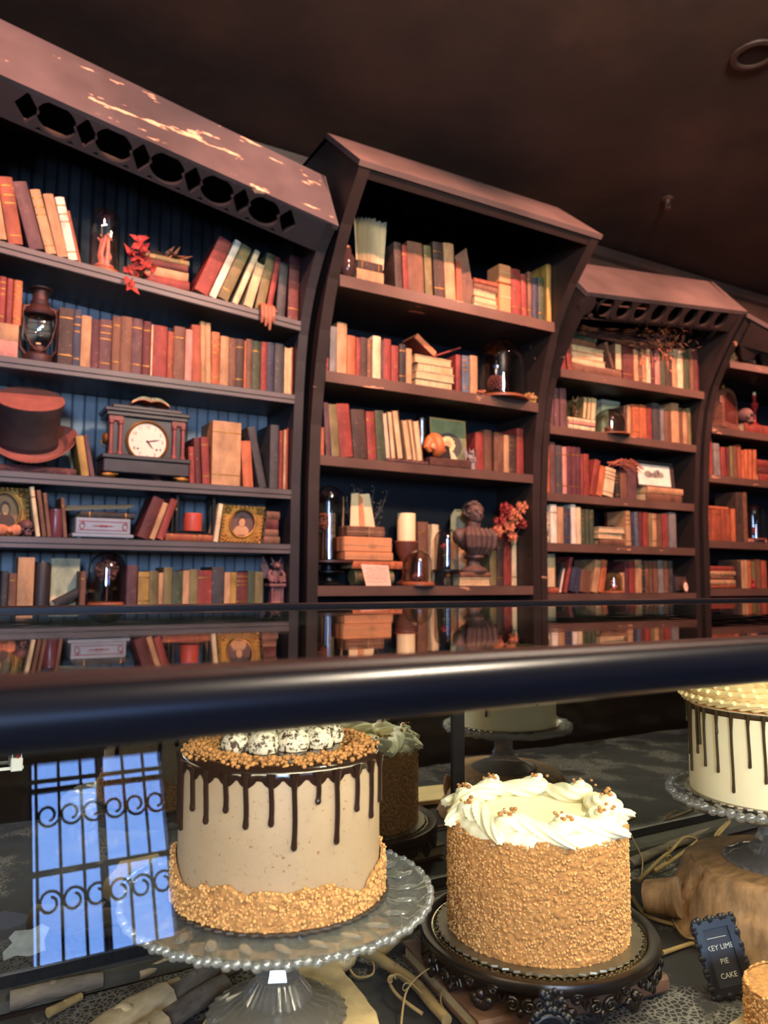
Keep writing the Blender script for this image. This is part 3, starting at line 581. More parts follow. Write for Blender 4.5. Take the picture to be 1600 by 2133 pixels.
DRYORG = mat('dried_flower_orange', (190,116,82), 0.8, 0, 0.4, 40)
DRYBRN = mat('dried_seed_brown', (106,66,48), 0.8, 0, 0.4, 40)
DRYGRY = mat('dried_grey_stem', (112,98,86), 0.85, 0, 0.3, 40)
TWINE = mat('twine', (176,138,96), 0.9, 0, 0.2, 60)
KRAFT = mat('kraft_paper', (186,128,86), 0.8, 0, 0.15, 10, 0.1)
PARCH = mat('parchment', (206,188,146), 0.85, 0, 0.15, 8, 0.15)
STONE = mat('weathered_bronze_stone', (84,64,58), 0.6, 0, 0.45, 14, 0.4)
IRON = mat('rusty_lantern_iron', (70,46,44), 0.5, 0.5, 0.4, 16, 0.3)
def dome(label, loc, r, h, base_r=None, base_h=0.014, bm=WOODB, legs=False):
    t = thing('glass_dome', label, 'glass dome', loc); base_r = base_r or r*1.12; z0 = base_h
    if legs:
        z0 = legs+base_h
        for k in range(3):
            a = k*2*PI/3+0.4; MB().tube([(0.8*r*math.cos(a),0.8*r*math.sin(a),legs+0.002),(0.95*r*math.cos(a),0.95*r*math.sin(a),0)], 0.004, 6).build('leg', BLACKMET, t)
        MB().lathe([(0,legs),(base_r*0.9,legs),(base_r,legs+0.003),(base_r,z0),(0,z0)], 28).build('base', bm, t)
    else:
        MB().lathe([(0,0),(base_r,0),(base_r,base_h*0.5),(base_r*0.94,base_h*0.8),(r*1.02,base_h),(0,base_h)], 28).build('base', bm, t)
    hh = h-z0; pr = [(r,z0),(r,z0+hh-r*0.98)]+[(r*math.cos(q*PI/16), z0+hh-r*0.98+r*0.98*math.sin(q*PI/16)) for q in range(1,9)]
    pi_ = [(max(0,x-0.0015),z-0.0015*(i > 1)) for i, (x, z) in enumerate(pr)][::-1]
    g = MB().lathe(pr+pi_, 36).build('glass_cloche', GLASS_DOME, t, 60)
    t['_z0'] = z0; return t
def lump_ball(name, label, cat, loc, r, m, n=60, bit=0.28, seed=1, squash=(1,1,1), core=True):
    rn = random.Random(seed); t = thing(name, label, cat, loc)
    if core: MB().ball((0,0,0), r*0.8, squash, 12, 8).build('core', DRYBRN, t)
    b = MB()
    for _ in range(n):
        v = Vector((rn.gauss(0,1),rn.gauss(0,1),rn.gauss(0,1))).normalized()*r*rn.uniform(0.75,1.0)
        b.ball((v.x*squash[0],v.y*squash[1],v.z*squash[2]), r*bit*rn.uniform(0.6,1.2), (1,1,rn.uniform(0.5,1)), 6, 4)
    stuff(b.build('florets', m, t)); return t
def leaf(b, c, d, n, L, W):                          # pointed folded leaf added to MB b
    d = Vector(d).normalized(); n = Vector(n); s = d.cross(n).normalized(); n = s.cross(d); c = Vector(c)
    pts = [c, c+d*L*0.35+s*W+n*W*0.3, c+d*L, c+d*L*0.35-s*W+n*W*0.3, c+d*L*0.45-n*W*0.25]
    b.add(pts+[p+n*0.0006 for p in pts], [(0,1,4),(1,2,4),(2,3,4),(3,0,4),(5,9,6),(6,9,7),(7,9,8),(8,9,5)]); return b

# ---- left bookcase, top shelf
p = spot('1A', 216, 0.075); r = (onY(249,500,p.y).x-onY(183,500,p.y).x)/2
dome('glass dome over pale coral trinkets on left top shelf', p, r*0.95, zof(216,433,p.y)-p.z, r*1.05, 0.016)
t = thing('coral_trinket', 'pale twisted coral piece inside the upper left glass dome', 'coral', (p.x,p.y,p.z+0.019))
CORAL = mat('pale_coral', (196,120,98), 0.7, 0, 0.3, 30)
MB().ball((0,0,0.012), 0.038, (1,1,0.4), 12, 8).build('rocky_foot', CORAL, t)
for k in range(5):
    a = k*1.3; MB().tube([(0.006*math.cos(a),0.006*math.sin(a),0.01),(0.02*math.cos(a),0.02*math.sin(a),0.06),(0.012*math.cos(a+1),0.012*math.sin(a+1),0.1+0.012*k),(0.028*math.cos(a+1.4),0.028*math.sin(a+1.4),0.13)], [0.01,0.008,0.006,0.003], 7).build('branch', CORAL, t)
p = spot('1A', 285, 0.03); rn = random.Random(5)
t = thing('red_leaf_sprig', 'sprig of dried red autumn leaves drooping over left top shelf', 'leaves', p)
stem = [(0.0,0.03,0.0),(0.01,0.02,0.06),(0.005,0.02,0.13),(-0.01,0.02,0.17)]
MB().tube(stem, 0.002, 6).build('stem', DRYBRN, t); MB().tube([(0,0.01,0.03),(-0.015,-0.02,0.012),(-0.03,-0.045,-0.03),(-0.028,-0.048,-0.05)], 0.002, 6).build('stem', DRYBRN, t)
for k in range(40):
    z = 0.012+0.15*rn.random(); a = rn.uniform(0,2*PI)
    if k > 35: c = (-0.03+rn.uniform(-0.012,0.012),-0.044,-0.0-0.012*(k-35)); dv = (rn.uniform(-1,1),-0.3,-0.6)
    else: c = (rn.uniform(-0.06,0.06)*(1-z/0.22),0.0+rn.uniform(-0.015,0.015),z); dv = (math.cos(a),-0.4,rn.uniform(-0.2,0.9))
    leaf(MB(), c, dv, (0.3,-1,0.4), rn.uniform(0.035,0.055), 0.015).build('leaf', DRYRED, t, 0)
p = spot('1A', 350, 0.06, 0.12)
t = thing('curled_leaf', 'curled dry brown leaf on top of the red book stack', 'leaf', p)
b = MB()
for k in range(9): leaf(b, (rn.uniform(-0.05,0.04),rn.uniform(-0.03,0.03),0.006), (rn.uniform(-1,1),-0.4,rn.uniform(0.05,0.5)), (0,-0.6,1), 0.06, 0.02)
b.build('leaf_blade', mat('dry_brown_leaf', (150,110,82), 0.8), t, 0); MB().tube([(-0.03,0,0.004),(0.05,0.01,0.03)], 0.002, 6).build('stalk', DRYBRN, t)
# hand hanging over the edge: palm on the shelf, four fingers and a thumb
p = spot('1A', 556, 0.0); t = thing('wooden_hand', 'brown wooden hand with fingers curled over left top shelf edge', 'hand', p)
hm = MB().ball((0,0.035,0.016), 0.028, (1.0,1.15,0.5), 14, 10).tube([(0,0.05,0.014),(0.004,0.075,0.014)], [0.018,0.016], 10)
for k, (x, l) in enumerate(((-0.026,0.052),(-0.009,0.064),(0.008,0.078),(0.024,0.046))):
    hm.tube([(x*0.8,0.028,0.02),(x*0.95,0.002,0.026),(x,-0.016,0.014),(x*1.02,-0.020,-l*0.5),(x*1.02,-0.013,-l)], [0.0095,0.009,0.0085,0.0078,0.006], 9).ball((x*1.02,-0.013,-l), 0.006, (1,1,1), 8, 6)
hm.tube([(0.02,0.035,0.016),(0.036,0.014,0.018),(0.038,-0.004,0.006)], [0.0095,0.0085,0.007], 9).ball((0.038,-0.004,0.006), 0.0068, (1,1,1), 8, 6)
fput('hand_form', fuse(hm, 0.0022, 3), mat('hand_wood', (142,88,64), 0.5, 0, 0.25, 14), t)

# ---- lantern shelf
p = spot('1B', 78, 0.075); H = zof(78,596,p.y)-p.z; R0 = (onY(112,700,p.y).x-onY(44,700,p.y).x)/2
t = thing('oil_lantern', 'rusty hurricane oil lantern with glass globe on the left bookcase', 'lantern', p)
MB().lathe([(0,0),(R0*0.95,0),(R0,0.006),(R0*0.96,0.03),(R0*0.7,0.042),(R0*0.45,0.046),(0,0.046)], 28).build('oil_tank', IRON, t)
MB().lathe([(0.024,0.046),(0.03,0.052),(0.03,0.066),(0.018,0.074),(0.018,0.046)], 20).build('burner', IRON, t)
g0, g1 = 0.07, H*0.66
MB().lathe([(0.028,g0),(0.046,g0+(g1-g0)*0.3),(0.05,g0+(g1-g0)*0.55),(0.04,g0+(g1-g0)*0.85),(0.032,g1),(0.030,g1),(0.038,g0+(g1-g0)*0.85),(0.048,g0+(g1-g0)*0.55),(0.044,g0+(g1-g0)*0.3),(0.026,g0)], 28).build('glass_globe', GLASS_DOME, t, 60)
MB().lathe([(0.052,g1-0.012),(0.055,g1-0.004),(0.045,g1+0.012),(0.032,g1+0.028),(0.034,g1+0.04),(0.028,g1+0.045),(0.028,H*0.93),(0.042,H*0.95),(0.043,H*0.965),(0.03,H*0.975),(0.0,H)], 28).build('chimney_cap', IRON, t)
for s in (-1,1):
    MB().tube([(s*R0*0.72,0,0.032),(s*R0*1.12,0,0.06),(s*R0*1.16,0,H*0.32),(s*R0*1.1,0,H*0.6),(s*R0*0.9,0,H*0.72),(s*R0*0.5,0,H*0.74)], 0.0065, 8).build('side_tube', IRON, t)
    MB().lathe([(0,0),(0.007,0.0),(0.007,0.012),(0,0.014)], 8, (s*R0*1.02,0,H*0.70)).build('bail_ear', IRON, t)
MB().tube([(R0*1.05*math.cos(q*PI/12), -0.05*math.sin(q*PI/12)-0.004, H*0.70-0.17*math.sin(q*PI/12)) for q in range(13)], 0.002, 6).build('wire_handle', IRON, t)
for z in (g0+0.035,g0+0.075): MB().tube([(0.051*math.cos(q*PI/12),0.051*math.sin(q*PI/12),z) for q in range(25)], 0.0014, 5).build('globe_guard', IRON, t)
MB().box(-0.008,0.008,-0.001,0.001,0.07,0.085).build('wick', PARCH, t, 0)

# ---- clock shelf
p = spot('1C', 70, 0.13)
hb = book('dred', 0.028, 0.28, 0.2, 'dark red book lying flat under the black top hat', (p.x-0.14,p.y-0.09,p.z+0.0003), (0,0,0.05), True)
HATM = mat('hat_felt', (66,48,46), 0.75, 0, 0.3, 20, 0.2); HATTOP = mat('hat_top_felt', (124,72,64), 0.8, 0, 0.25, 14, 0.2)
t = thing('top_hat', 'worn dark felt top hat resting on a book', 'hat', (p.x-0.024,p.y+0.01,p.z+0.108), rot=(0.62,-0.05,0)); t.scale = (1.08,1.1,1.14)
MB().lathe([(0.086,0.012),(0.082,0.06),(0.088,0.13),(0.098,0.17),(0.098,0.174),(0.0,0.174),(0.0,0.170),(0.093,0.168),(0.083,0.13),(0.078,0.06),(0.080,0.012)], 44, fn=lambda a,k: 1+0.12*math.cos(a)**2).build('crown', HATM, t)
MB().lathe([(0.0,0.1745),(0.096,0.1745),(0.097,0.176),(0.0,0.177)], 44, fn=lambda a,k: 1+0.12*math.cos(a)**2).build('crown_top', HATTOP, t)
def brim(a,k): return 1+0.12*math.cos(a)**2
b = MB(); n = 48; prof = [(0.078,0.012),(0.105,0.006),(0.13,0.008),(0.142,0.016),(0.140,0.019),(0.128,0.012),(0.105,0.010),(0.086,0.018)]
vs = []
for k, (rr, z) in enumerate(prof):
    for i in range(n):
        a_ = 2*PI*i/n; q = rr*brim(a_,0); vs.append((q*math.cos(a_), q*math.sin(a_), z+max(0,rr-0.1)*1.0*abs(math.cos(a_))**2))
fs = [(k*n+i,k*n+(i+1)%n,(k+1)%len(prof)*n+(i+1)%n,(k+1)%len(prof)*n+i) for k in range(len(prof)) for i in range(n)]
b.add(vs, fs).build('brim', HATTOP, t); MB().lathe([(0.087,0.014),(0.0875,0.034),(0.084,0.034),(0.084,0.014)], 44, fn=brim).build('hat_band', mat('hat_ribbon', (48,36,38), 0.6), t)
# mantel clock
p = spot('1C', 297, 0.085); H = zof(297,852,p.y)-p.z; Wc = onY(384,930,p.y).x-onY(208,930,p.y).x
CLK = mat('black_enamel_wood', (50,46,50), 0.35, 0, 0.3, 10, 0.1); CLKR = mat('red_marbled_trim', (122,64,58), 0.45, 0, 0.4, 14)
t = thing('mantel_clock', 'black mantel clock with pale dial, columns and gilt feet', 'clock', p); hw = Wc/2; dp = 0.075
bs = MB().bbox(-hw,hw,-dp,dp,0.022,0.075,0.004).bbox(-hw-0.006,hw+0.006,-dp-0.006,dp+0.006,0.075,0.092,0.003); bs.build('plinth', CLK, t, 0)
MB().bbox(-hw*0.82,hw*0.82,-dp*0.78,dp*0.8,0.092,H-0.05,0.003).build('case_body', CLK, t, 0)
MB().bbox(-hw*0.95,hw*0.95,-dp*0.95,dp,H-0.05,H-0.034,0.003).bbox(-hw,hw,-dp,dp,H-0.034,H-0.018,0.004).bbox(-hw*0.82,hw*0.82,-dp*0.8,dp*0.8,H-0.018,H-0.002,0.004).build('cornice', CLK, t, 0)
for s in (-1,1):
    MB().bbox(min(s*hw*0.9,s*hw*0.56),max(s*hw*0.9,s*hw*0.56),-dp*0.9,-dp*0.77,H-0.07,H-0.05,0.002).build('frieze_block', CLKR, t, 0)
    for q in (0.63,0.84):
        MB().lathe([(0,0.092),(0.011,0.092),(0.011,0.1),(0.008,0.104),(0.0075,H-0.085),(0.011,H-0.08),(0.011,H-0.07),(0,H-0.07)], 14, (s*hw*q,-dp*0.86,0)).build('column', CLKR, t)
    fo = MB().ball((s*hw*0.86,-dp*0.8,0.012), 0.018, (1.5,0.8,0.7), 10, 8).ball((s*hw*0.72,-dp*0.8,0.016), 0.012, (1.3,0.7,0.5), 8, 6); fo.build('scroll_foot', GOLD, t)
    MB().ball((s*hw*0.86,dp*0.7,0.012), 0.016, (1.3,0.8,0.75), 10, 8).build('scroll_foot', GOLD, t)
    li = MB().ball((s*(hw*0.82+0.012),0,H*0.55), 0.02, (0.7,1,1.2), 10, 8).tube([(s*(hw*0.82+0.02),0.0,H*0.55+0.008*math.cos(q*PI/8)-0.02) if False else (s*(hw*0.82+0.016+0.01*math.sin(q*PI/8)),0,H*0.5-0.022*math.cos(q*PI/8)) for q in range(9)], 0.003, 6); li.build('lion_ring', GOLD, t)
zc_ = H*0.52; yd = -dp*0.78; DIAL = mat('aged_enamel_dial', (226,196,176), 0.4, 0, 0.08, 10, 0)
def rot_y(o, y): o.rotation_euler = (PI/2,0,0); o.location = (0,y,zc_); return o
rd = hw*0.44
rot_y(MB().lathe([(0,0),(rd,0),(rd,0.004),(0,0.004)], 44).build('dial', DIAL, t), yd)
bz = rot_y(MB().lathe([(rd,0),(rd*1.14,0.0),(rd*1.14,0.008),(rd*1.06,0.013),(rd,0.008),(rd,0)], 44).build('bezel', GOLD, t), yd)
for k in range(1,13):
    me = text_mesh(str(k), rd*0.24); me.materials.append(CLK); a_ = PI/2-k*PI/6
    o = inst('numeral', me, t, (rd*0.8*math.cos(a_), yd-0.0048, zc_+rd*0.8*math.sin(a_)-rd*0.08), (PI/2,0,0))
def hand(L, wd, ang):
    o = MB().add([(-wd,0,-0.006),(wd,0,-0.006),(wd*1.2,0,L*0.55),(0,0,L),(-wd*1.2,0,L*0.55),(-wd,-0.001,-0.006),(wd,-0.001,-0.006),(wd*1.2,-0.001,L*0.55),(0,-0.001,L),(-wd*1.2,-0.001,L*0.55)], [(0,1,2,3,4),(9,8,7,6,5),(0,5,6,1),(1,6,7,2),(2,7,8,3),(3,8,9,4),(4,9,5,0)]).build('clock_hand', BLACKMET, t, 0)
    o.location = (0,yd-0.006,zc_); o.rotation_euler = (0,math.radians(ang),0); return o
hand(rd*0.72,0.0018,78); hand(rd*0.5,0.0022,142)
for s in (-1,1): rot_y(MB().lathe([(0,0),(0.0042,0),(0.0042,0.0005),(0,0.0005)], 10, (s*rd*0.5,-rd*0.42,0.0042)).build('winding_hole', BLACKMET, t), yd)
def open_book(label, loc, wd, d, sag, col, rot=(0,0,0), up=True, name='open_book'):
    o = thing(name, label, 'book', loc, rot=rot)
    for s in (-1,1):
        pts = [(s*wd*q/8, 0.012*math.sin(PI*q/8)+sag*q/8) for q in range(9)]
        poly = pts+[(x,z-0.014*(1-0.5*abs(x)/wd)) for x, z in pts[::-1]]
        MB().prism([(x,z) for x, z in poly], 0.004, d-0.004, 'y').build('page_block', PAPER, o)
        cv = [(x*1.03,z-0.014*(1-0.5*abs(x)/wd)-0.001) for x, z in pts]; poly = cv+[(x,z-0.0025) for x, z in cv[::-1]]
        MB().prism(poly, 0, d, 'y').build('cover', CLOTH[col], o)
    return o
open_book('small open book lying face down on top of the mantel clock', (p.x+0.01,p.y-0.06,p.z+H+0.035), 0.072, 0.105, -0.020, 'orange')

# ---- portrait shelf
def portrait(label, pts, row_, setback, tilt, oval_m, name='gilt_portrait_frame'):
    # pts: pixel corners bl, br, tr, tl on one upright plane
    a = spot(row_, (pts[0][0]+pts[1][0])/2, setback); P = [onY(x,y,a.y) for x, y in pts]; w_ = (P[1]-P[0]).x; h_ = (P[3].z-P[0].z)
    t = thing(name, label, 'picture frame', (P[0].x,a.y,a.z+0.001), rot=(tilt,0,0)); sh = P[3].x-P[0].x
    M = Matrix(((1,0,sh/h_,0),(0,1,0,0),(0,0,1,0),(0,0,0,1)))
    cx, cz, ra, rb = w_*0.5, h_*0.52, w_*0.30, h_*0.37
    vs, fs = curve_fill([(0,0),(w_,0),(w_,h_),(0,h_)], [[(cx+ra*math.cos(q*PI/20),cz+rb*math.sin(q*PI/20)) for q in range(40)]], 0.016)
    MB(M).add([(x,z,y) for x, y, z in vs], fs).build('frame_board', GOLD, t, 0)
    MB(M).tube([(cx+ra*1.02*math.cos(q*PI/20),-0.009,cz+rb*1.02*math.sin(q*PI/20)) for q in range(41)], 0.005, 7, False).build('oval_moulding', GOLD, t)
    orn = MB(M)
    for q in range(40):
        u = q/40*4; k = int(u); f = u-k
        x, z = ((f*w_,0.006),(w_-0.006,f*h_),(w_-f*w_,h_-0.006),(0.006,h_-f*h_))[k]; orn.ball((x,-0.008,z), 0.0065, (1,0.6,1), 7, 5)
    for x, z in ((0.02,0.02),(w_-0.02,0.02),(0.02,h_-0.02),(w_-0.02,h_-0.02)):
        for q in range(5): orn.ball((x+0.010*math.cos(q*1.26),-0.009,z+0.010*math.sin(q*1.26)), 0.007, (1,0.7,1), 7, 5)
    orn.build('edge_ornament', GOLD, t)
    MB(M).prism([(cx+ra*math.cos(q*PI/20),cz+rb*math.sin(q*PI/20)) for q in range(40)], 0.002, 0.006, 'y').build('oval_backing', oval_m, t, 0)
    sk = mat('sepia_pale', (166,128,92), 0.7); dk = mat('sepia_dark', (66,50,40), 0.7)
    MB(M).prism([(cx+ra*0.62*math.cos(q*PI/14),cz-rb*0.62+max(-rb*0.2,rb*0.52*math.sin(q*PI/14))) for q in range(28)], 0.0005, 0.002, 'y').build('sitter_shoulders', dk if oval_m is not DARKOV else sk, t, 0)
    MB(M).prism([(cx+ra*0.36*math.cos(q*PI/12),cz+rb*0.16+rb*0.40*math.sin(q*PI/12)) for q in range(24)], 0.0004, 0.002, 'y').build('sitter_hair', dk, t, 0)
    MB(M).prism([(cx+ra*0.25*math.cos(q*PI/12),cz+rb*0.08+rb*0.30*math.sin(q*PI/12)) for q in range(24)], -0.0003, 0.002, 'y').build('sitter_face', sk, t, 0)
    return t
DARKOV = mat('dark_oval_print', (84,58,56), 0.6); LIGHTOV = mat('sepia_oval_print', (120,92,58), 0.6)
portrait('gilt framed oval portrait at the left end of the portrait shelf', ((-38,1117),(62,1119),(56,1016),(-40,1014)), '1D', 0.07, -0.08, LIGHTOV)
portrait('gilt framed oval portrait leaning between thin book and small stack', ((456,1126),(542,1128),(554,1049),(468,1048)), '1D', 0.05, -0.10, DARKOV)
SKM = mat('aged_bone', (116,82,76), 0.6, 0, 0.3, 20)
def skull(label, loc, s, m, rz=0):
    b = MB().ball((0,0,0.062), 0.05, (0.86,1.05,0.9), 16, 12).ball((0,-0.03,0.03), 0.028, (0.95,0.8,0.9), 12, 10).box(-0.02,0.02,-0.052,-0.02,0.004,0.02).ball((0.027,-0.036,0.038), 0.014, (1,0.8,0.8), 8, 6).ball((-0.027,-0.036,0.038), 0.014, (1,0.8,0.8), 8, 6)
    t = thing('skull', label, 'skull', loc, rz); t.scale = (s,s,s)
    fput('cranium', fuse(b, 0.003, 3), m, t)
    for x in (-0.017,0.017): MB().ball((x,-0.050,0.050), 0.0115, (1,0.55,0.95), 10, 8).build('eye_socket', BLACKMET, t)
    MB().ball((0,-0.056,0.033), 0.006, (0.8,0.5,1.2), 8, 6).build('nose_cavity', BLACKMET, t)
    for k in range(6): MB().bbox(-0.0185+k*0.0063,-0.0130+k*0.0063,-0.055,-0.05,0.006,0.017,0.001).build('tooth', m, t, 0)
    return t
p = spot('1D', 52, 0.03); skull('little dark skull in front of the left gilt portrait', p, 0.58, mat('dark_bone', (88,56,58), 0.55), 0.3)
p = spot('1D', 18, 0.02)
t = thing('ribbon_bow', 'rust red cloth bow at left edge of portrait shelf', 'bow', p)
for s in (-1,1): MB().ball((s*0.024,0,0.022), 0.024, (1.1,0.5,0.75), 12, 8, fn=lambda a,ph: 1+0.12*math.sin(a*5)).build('loop', DRYORG, t)
MB().ball((0,-0.004,0.02), 0.01, (1,1,1.1), 10, 8).build('knot', DRYORG, t)
p = spot('1D', 115, 0.04); r = (onY(131,1100,p.y).x-onY(98,1100,p.y).x)/2; h = zof(115,1063,p.y)-p.z
t = thing('pillar_vase', 'glossy dark plum cylinder vase on portrait shelf', 'vase', p)
PLUMG = mat('plum_glaze', (92,50,56), 0.25, 0, 0.15, 10, 0.02)
MB().lathe([(0,0),(r*0.95,0),(r,0.005),(r,h-0.008),(r*0.94,h),(r*0.8,h),(r*0.8,0.01),(0,0.01)], 28).build('body', PLUMG, t); MB().lathe([(r*0.8,h-0.004),(r*1.0,h-0.004),(r*1.0,h+0.003),(r*0.8,h+0.003),(r*0.8,h-0.004)], 28).build('rim', PLUMG, t)
# tin box, book on it, loose sheet
p = spot('1D', 213, 0.02); x0 = onY(150,1110,p.y).x-p.x; x1 = onY(279,1110,p.y).x-p.x; hh = zof(213,1079,p.y)-p.z
TIN = mat('grey_blue_tin', (128,138,148), 0.4, 0.2, 0.15, 10, 0.05); TINR = mat('tin_red_print', (122,52,48), 0.5)
t = thing('tin_box', 'grey-blue tin box with red scroll ornament on portrait shelf', 'box', p)
MB().bbox(x0+0.012,x1-0.012,0.006,0.12,0.018,hh,0.003).build('box_body', TIN, t, 0); MB().bbox(x0,x1,0,0.126,0.004,0.018,0.003).build('base_moulding', TIN, t, 0)
for s in (x0+0.02,x1-0.03): MB().box(s,s+0.012,0.01,0.02,0,0.004).box(s,s+0.012,0.1,0.112,0,0.004).build('foot', TIN, t, 0)
bw = x1-x0-0.044; z0, z1 = 0.03, hh-0.012; xa = x0+0.022
MB().box(xa,xa+bw,0.0048,0.006,z0,z0+0.003).box(xa,xa+bw,0.0048,0.006,z1-0.003,z1).build('printed_line', TINR, t, 0)
for cx_ in (xa+0.012,xa+bw-0.012): MB().tube([(cx_+0.012*math.sin(q*0.5)*(1-q/26),0.0052,(z0+z1)/2+(z1-z0)*0.42*math.cos(q*0.5)*(1-q/40)) for q in range(16)], 0.0016, 5).build('printed_scroll', TINR, t)
om = MB()
for k in range(-4,5): om.ball((xa+bw/2+k*0.009,0.0055,(z0+z1)/2), 0.0055-abs(k)*0.0006, (1,0.3,0.8+0.3*(k % 2)), 8, 6)
om.build('printed_ornament', TINR, t)
book('black', 0.022, 0.20, 0.1, 'black book with an orange strip lying on the tin box', (p.x-0.08,p.y+0.012,p.z+hh+0.0005), (0,0,0.02), True)
o = thing('sheet_music', 'faded sheets of paper propped above the tin box', 'paper', (p.x-0.03,p.y+0.04,p.z+hh+0.024))
MB().add([(-0.13,0,0),(0.13,0,0.02),(0.17,0.05,0.042),(-0.11,0.06,0.022),(-0.13,0,0.0015),(0.13,0,0.0215),(0.17,0.05,0.0435),(-0.11,0.06,0.0235)], [(0,1,2,3),(7,6,5,4),(0,4,5,1),(1,5,6,2),(2,6,7,3),(3,7,4,0)]).build('upper_sheet', mat('old_sheet', (142,130,110), 0.8), o, 0)
MB().add([(-0.14,0.01,-0.002),(0.1,0.01,0.004),(0.1,0.08,0.006),(-0.14,0.08,0.003),(-0.14,0.01,-0.001),(0.1,0.01,0.005),(0.1,0.08,0.007),(-0.14,0.08,0.004)], [(0,1,2,3),(7,6,5,4),(0,4,5,1),(1,5,6,2),(2,6,7,3),(3,7,4,0)]).build('lower_sheet', mat('old_sheet2', (110,94,80), 0.8), o, 0)
p = spot('1D', 403, 0.055, 0.029); zz = zof(403,1028,p.y)-p.z; wl = (onY(440,1080,p.y).x-onY(364,1080,p.y).x)/2
t = thing('candle_lantern', 'open black frame lantern standing on a rust red book', 'lantern', p)
for sx in (-1,1):
    for sy in (-1,1): MB().bbox(sx*wl-0.007,sx*wl+0.007,0.02+sy*0.035-0.007,0.02+sy*0.035+0.007,0.006,zz-0.01,0.002).build('post', BLACKMET, t, 0)
MB().bbox(-wl-0.01,wl+0.01,-0.025,0.065,0,0.006,0.001).build('floor_plate', BLACKMET, t, 0); MB().bbox(-wl-0.012,wl+0.012,-0.028,0.068,zz-0.01,zz+0.012,0.003).build('roof_plate', BLACKMET, t, 0)
MB().lathe([(0,0),(0.006,0),(0.006,0.01),(0,0.012)], 10, (-wl-0.004,-0.02,zz*0.55)).build('latch', SPR, t)
r = (onY(427,1090,p.y).x-onY(388,1090,p.y).x)/2
c = thing('red_candle', 'red pillar candle on a dish inside the open lantern', 'candle', (p.x,p.y+0.02,p.z+0.0065))
MB().lathe([(0,0),(r*1.25,0),(r*1.45,0.005),(r*1.4,0.007),(0,0.007)], 24).build('dish', IRON, c); REDWAX = mat('red_wax', (176,74,58), 0.4, 0, 0.2, 8, 0.05)
MB().lathe([(0,0.007),(r*0.97,0.007),(r,0.01),(r,0.076),(r*0.92,0.08),(r*0.7,0.076),(0,0.075)], 28).build('wax', REDWAX, c); MB().tube([(0,0,0.075),(0.001,0,0.085)], 0.0012, 5).build('wick', BLACKMET, c)

# ---- lowest shelf of the left bookcase
p = spot('1E', 86, 0.03); r = (onY(102,1200,p.y).x-onY(69,1200,p.y).x)/2; h = zof(86,1171,p.y)-p.z
t = thing('black_candle', 'tall black pillar candle on the lowest left shelf', 'candle', (p.x,p.y+r,p.z)); BLKWAX = mat('black_wax', (42,38,40), 0.5, 0, 0.2, 10)
MB().lathe([(0,0),(r,0),(r,h-0.004),(r*0.94,h),(r*0.75,h-0.005),(0,h-0.006)], 28).build('wax', BLKWAX, t); MB().tube([(0,0,h-0.006),(0.001,0,h+0.008)], 0.0014, 5).build('wick', PARCH, t)
a = spot('1E', 101, 0.11); b_ = spot('1E', 163, 0.11)
book('cream', 0.03, zof(130,1163,a.y)-a.z, b_.x-a.x, 'large beige book standing face out behind a tilted small one', (b_.x,a.y,a.z), (0,0,PI/2), flip=True)
a = spot('1E', 112, 0.03)
book('black', 0.03, 0.115, 0.08, 'small black book with rust page edges tilted against beige book', (a.x,a.y,a.z+0.026), (0,math.radians(62),0))
p = spot('1E', 221, 0.09); r = (onY(262,1200,p.y).x-onY(180,1200,p.y).x)/2
dome('large glass dome over a dried wreath ball, lowest left shelf', p, r*0.96, zof(221,1149,p.y)-p.z, r*1.04, 0.02)
lump_ball('dried_wreath_ball', 'ball of dried flowers inside lowest left glass dome', 'dried flowers', (p.x,p.y,p.z+0.138), r*0.58, mat('dried_mauve', (128,76,70), 0.8, 0, 0.45, 40), 70, 0.22, 3)
MB().tube([(0,0,-0.1165),(0.002,0,-0.03)], 0.003, 6).build('stem', DRYBRN, bpy.data.objects['dried_wreath_ball'])
GARG = mat('gargoyle_stone', (104,70,70), 0.6, 0, 0.4, 24, 0.4); GARGREY = mat('grey_gargoyle', (128,122,120), 0.55, 0, 0.35, 24, 0.3)
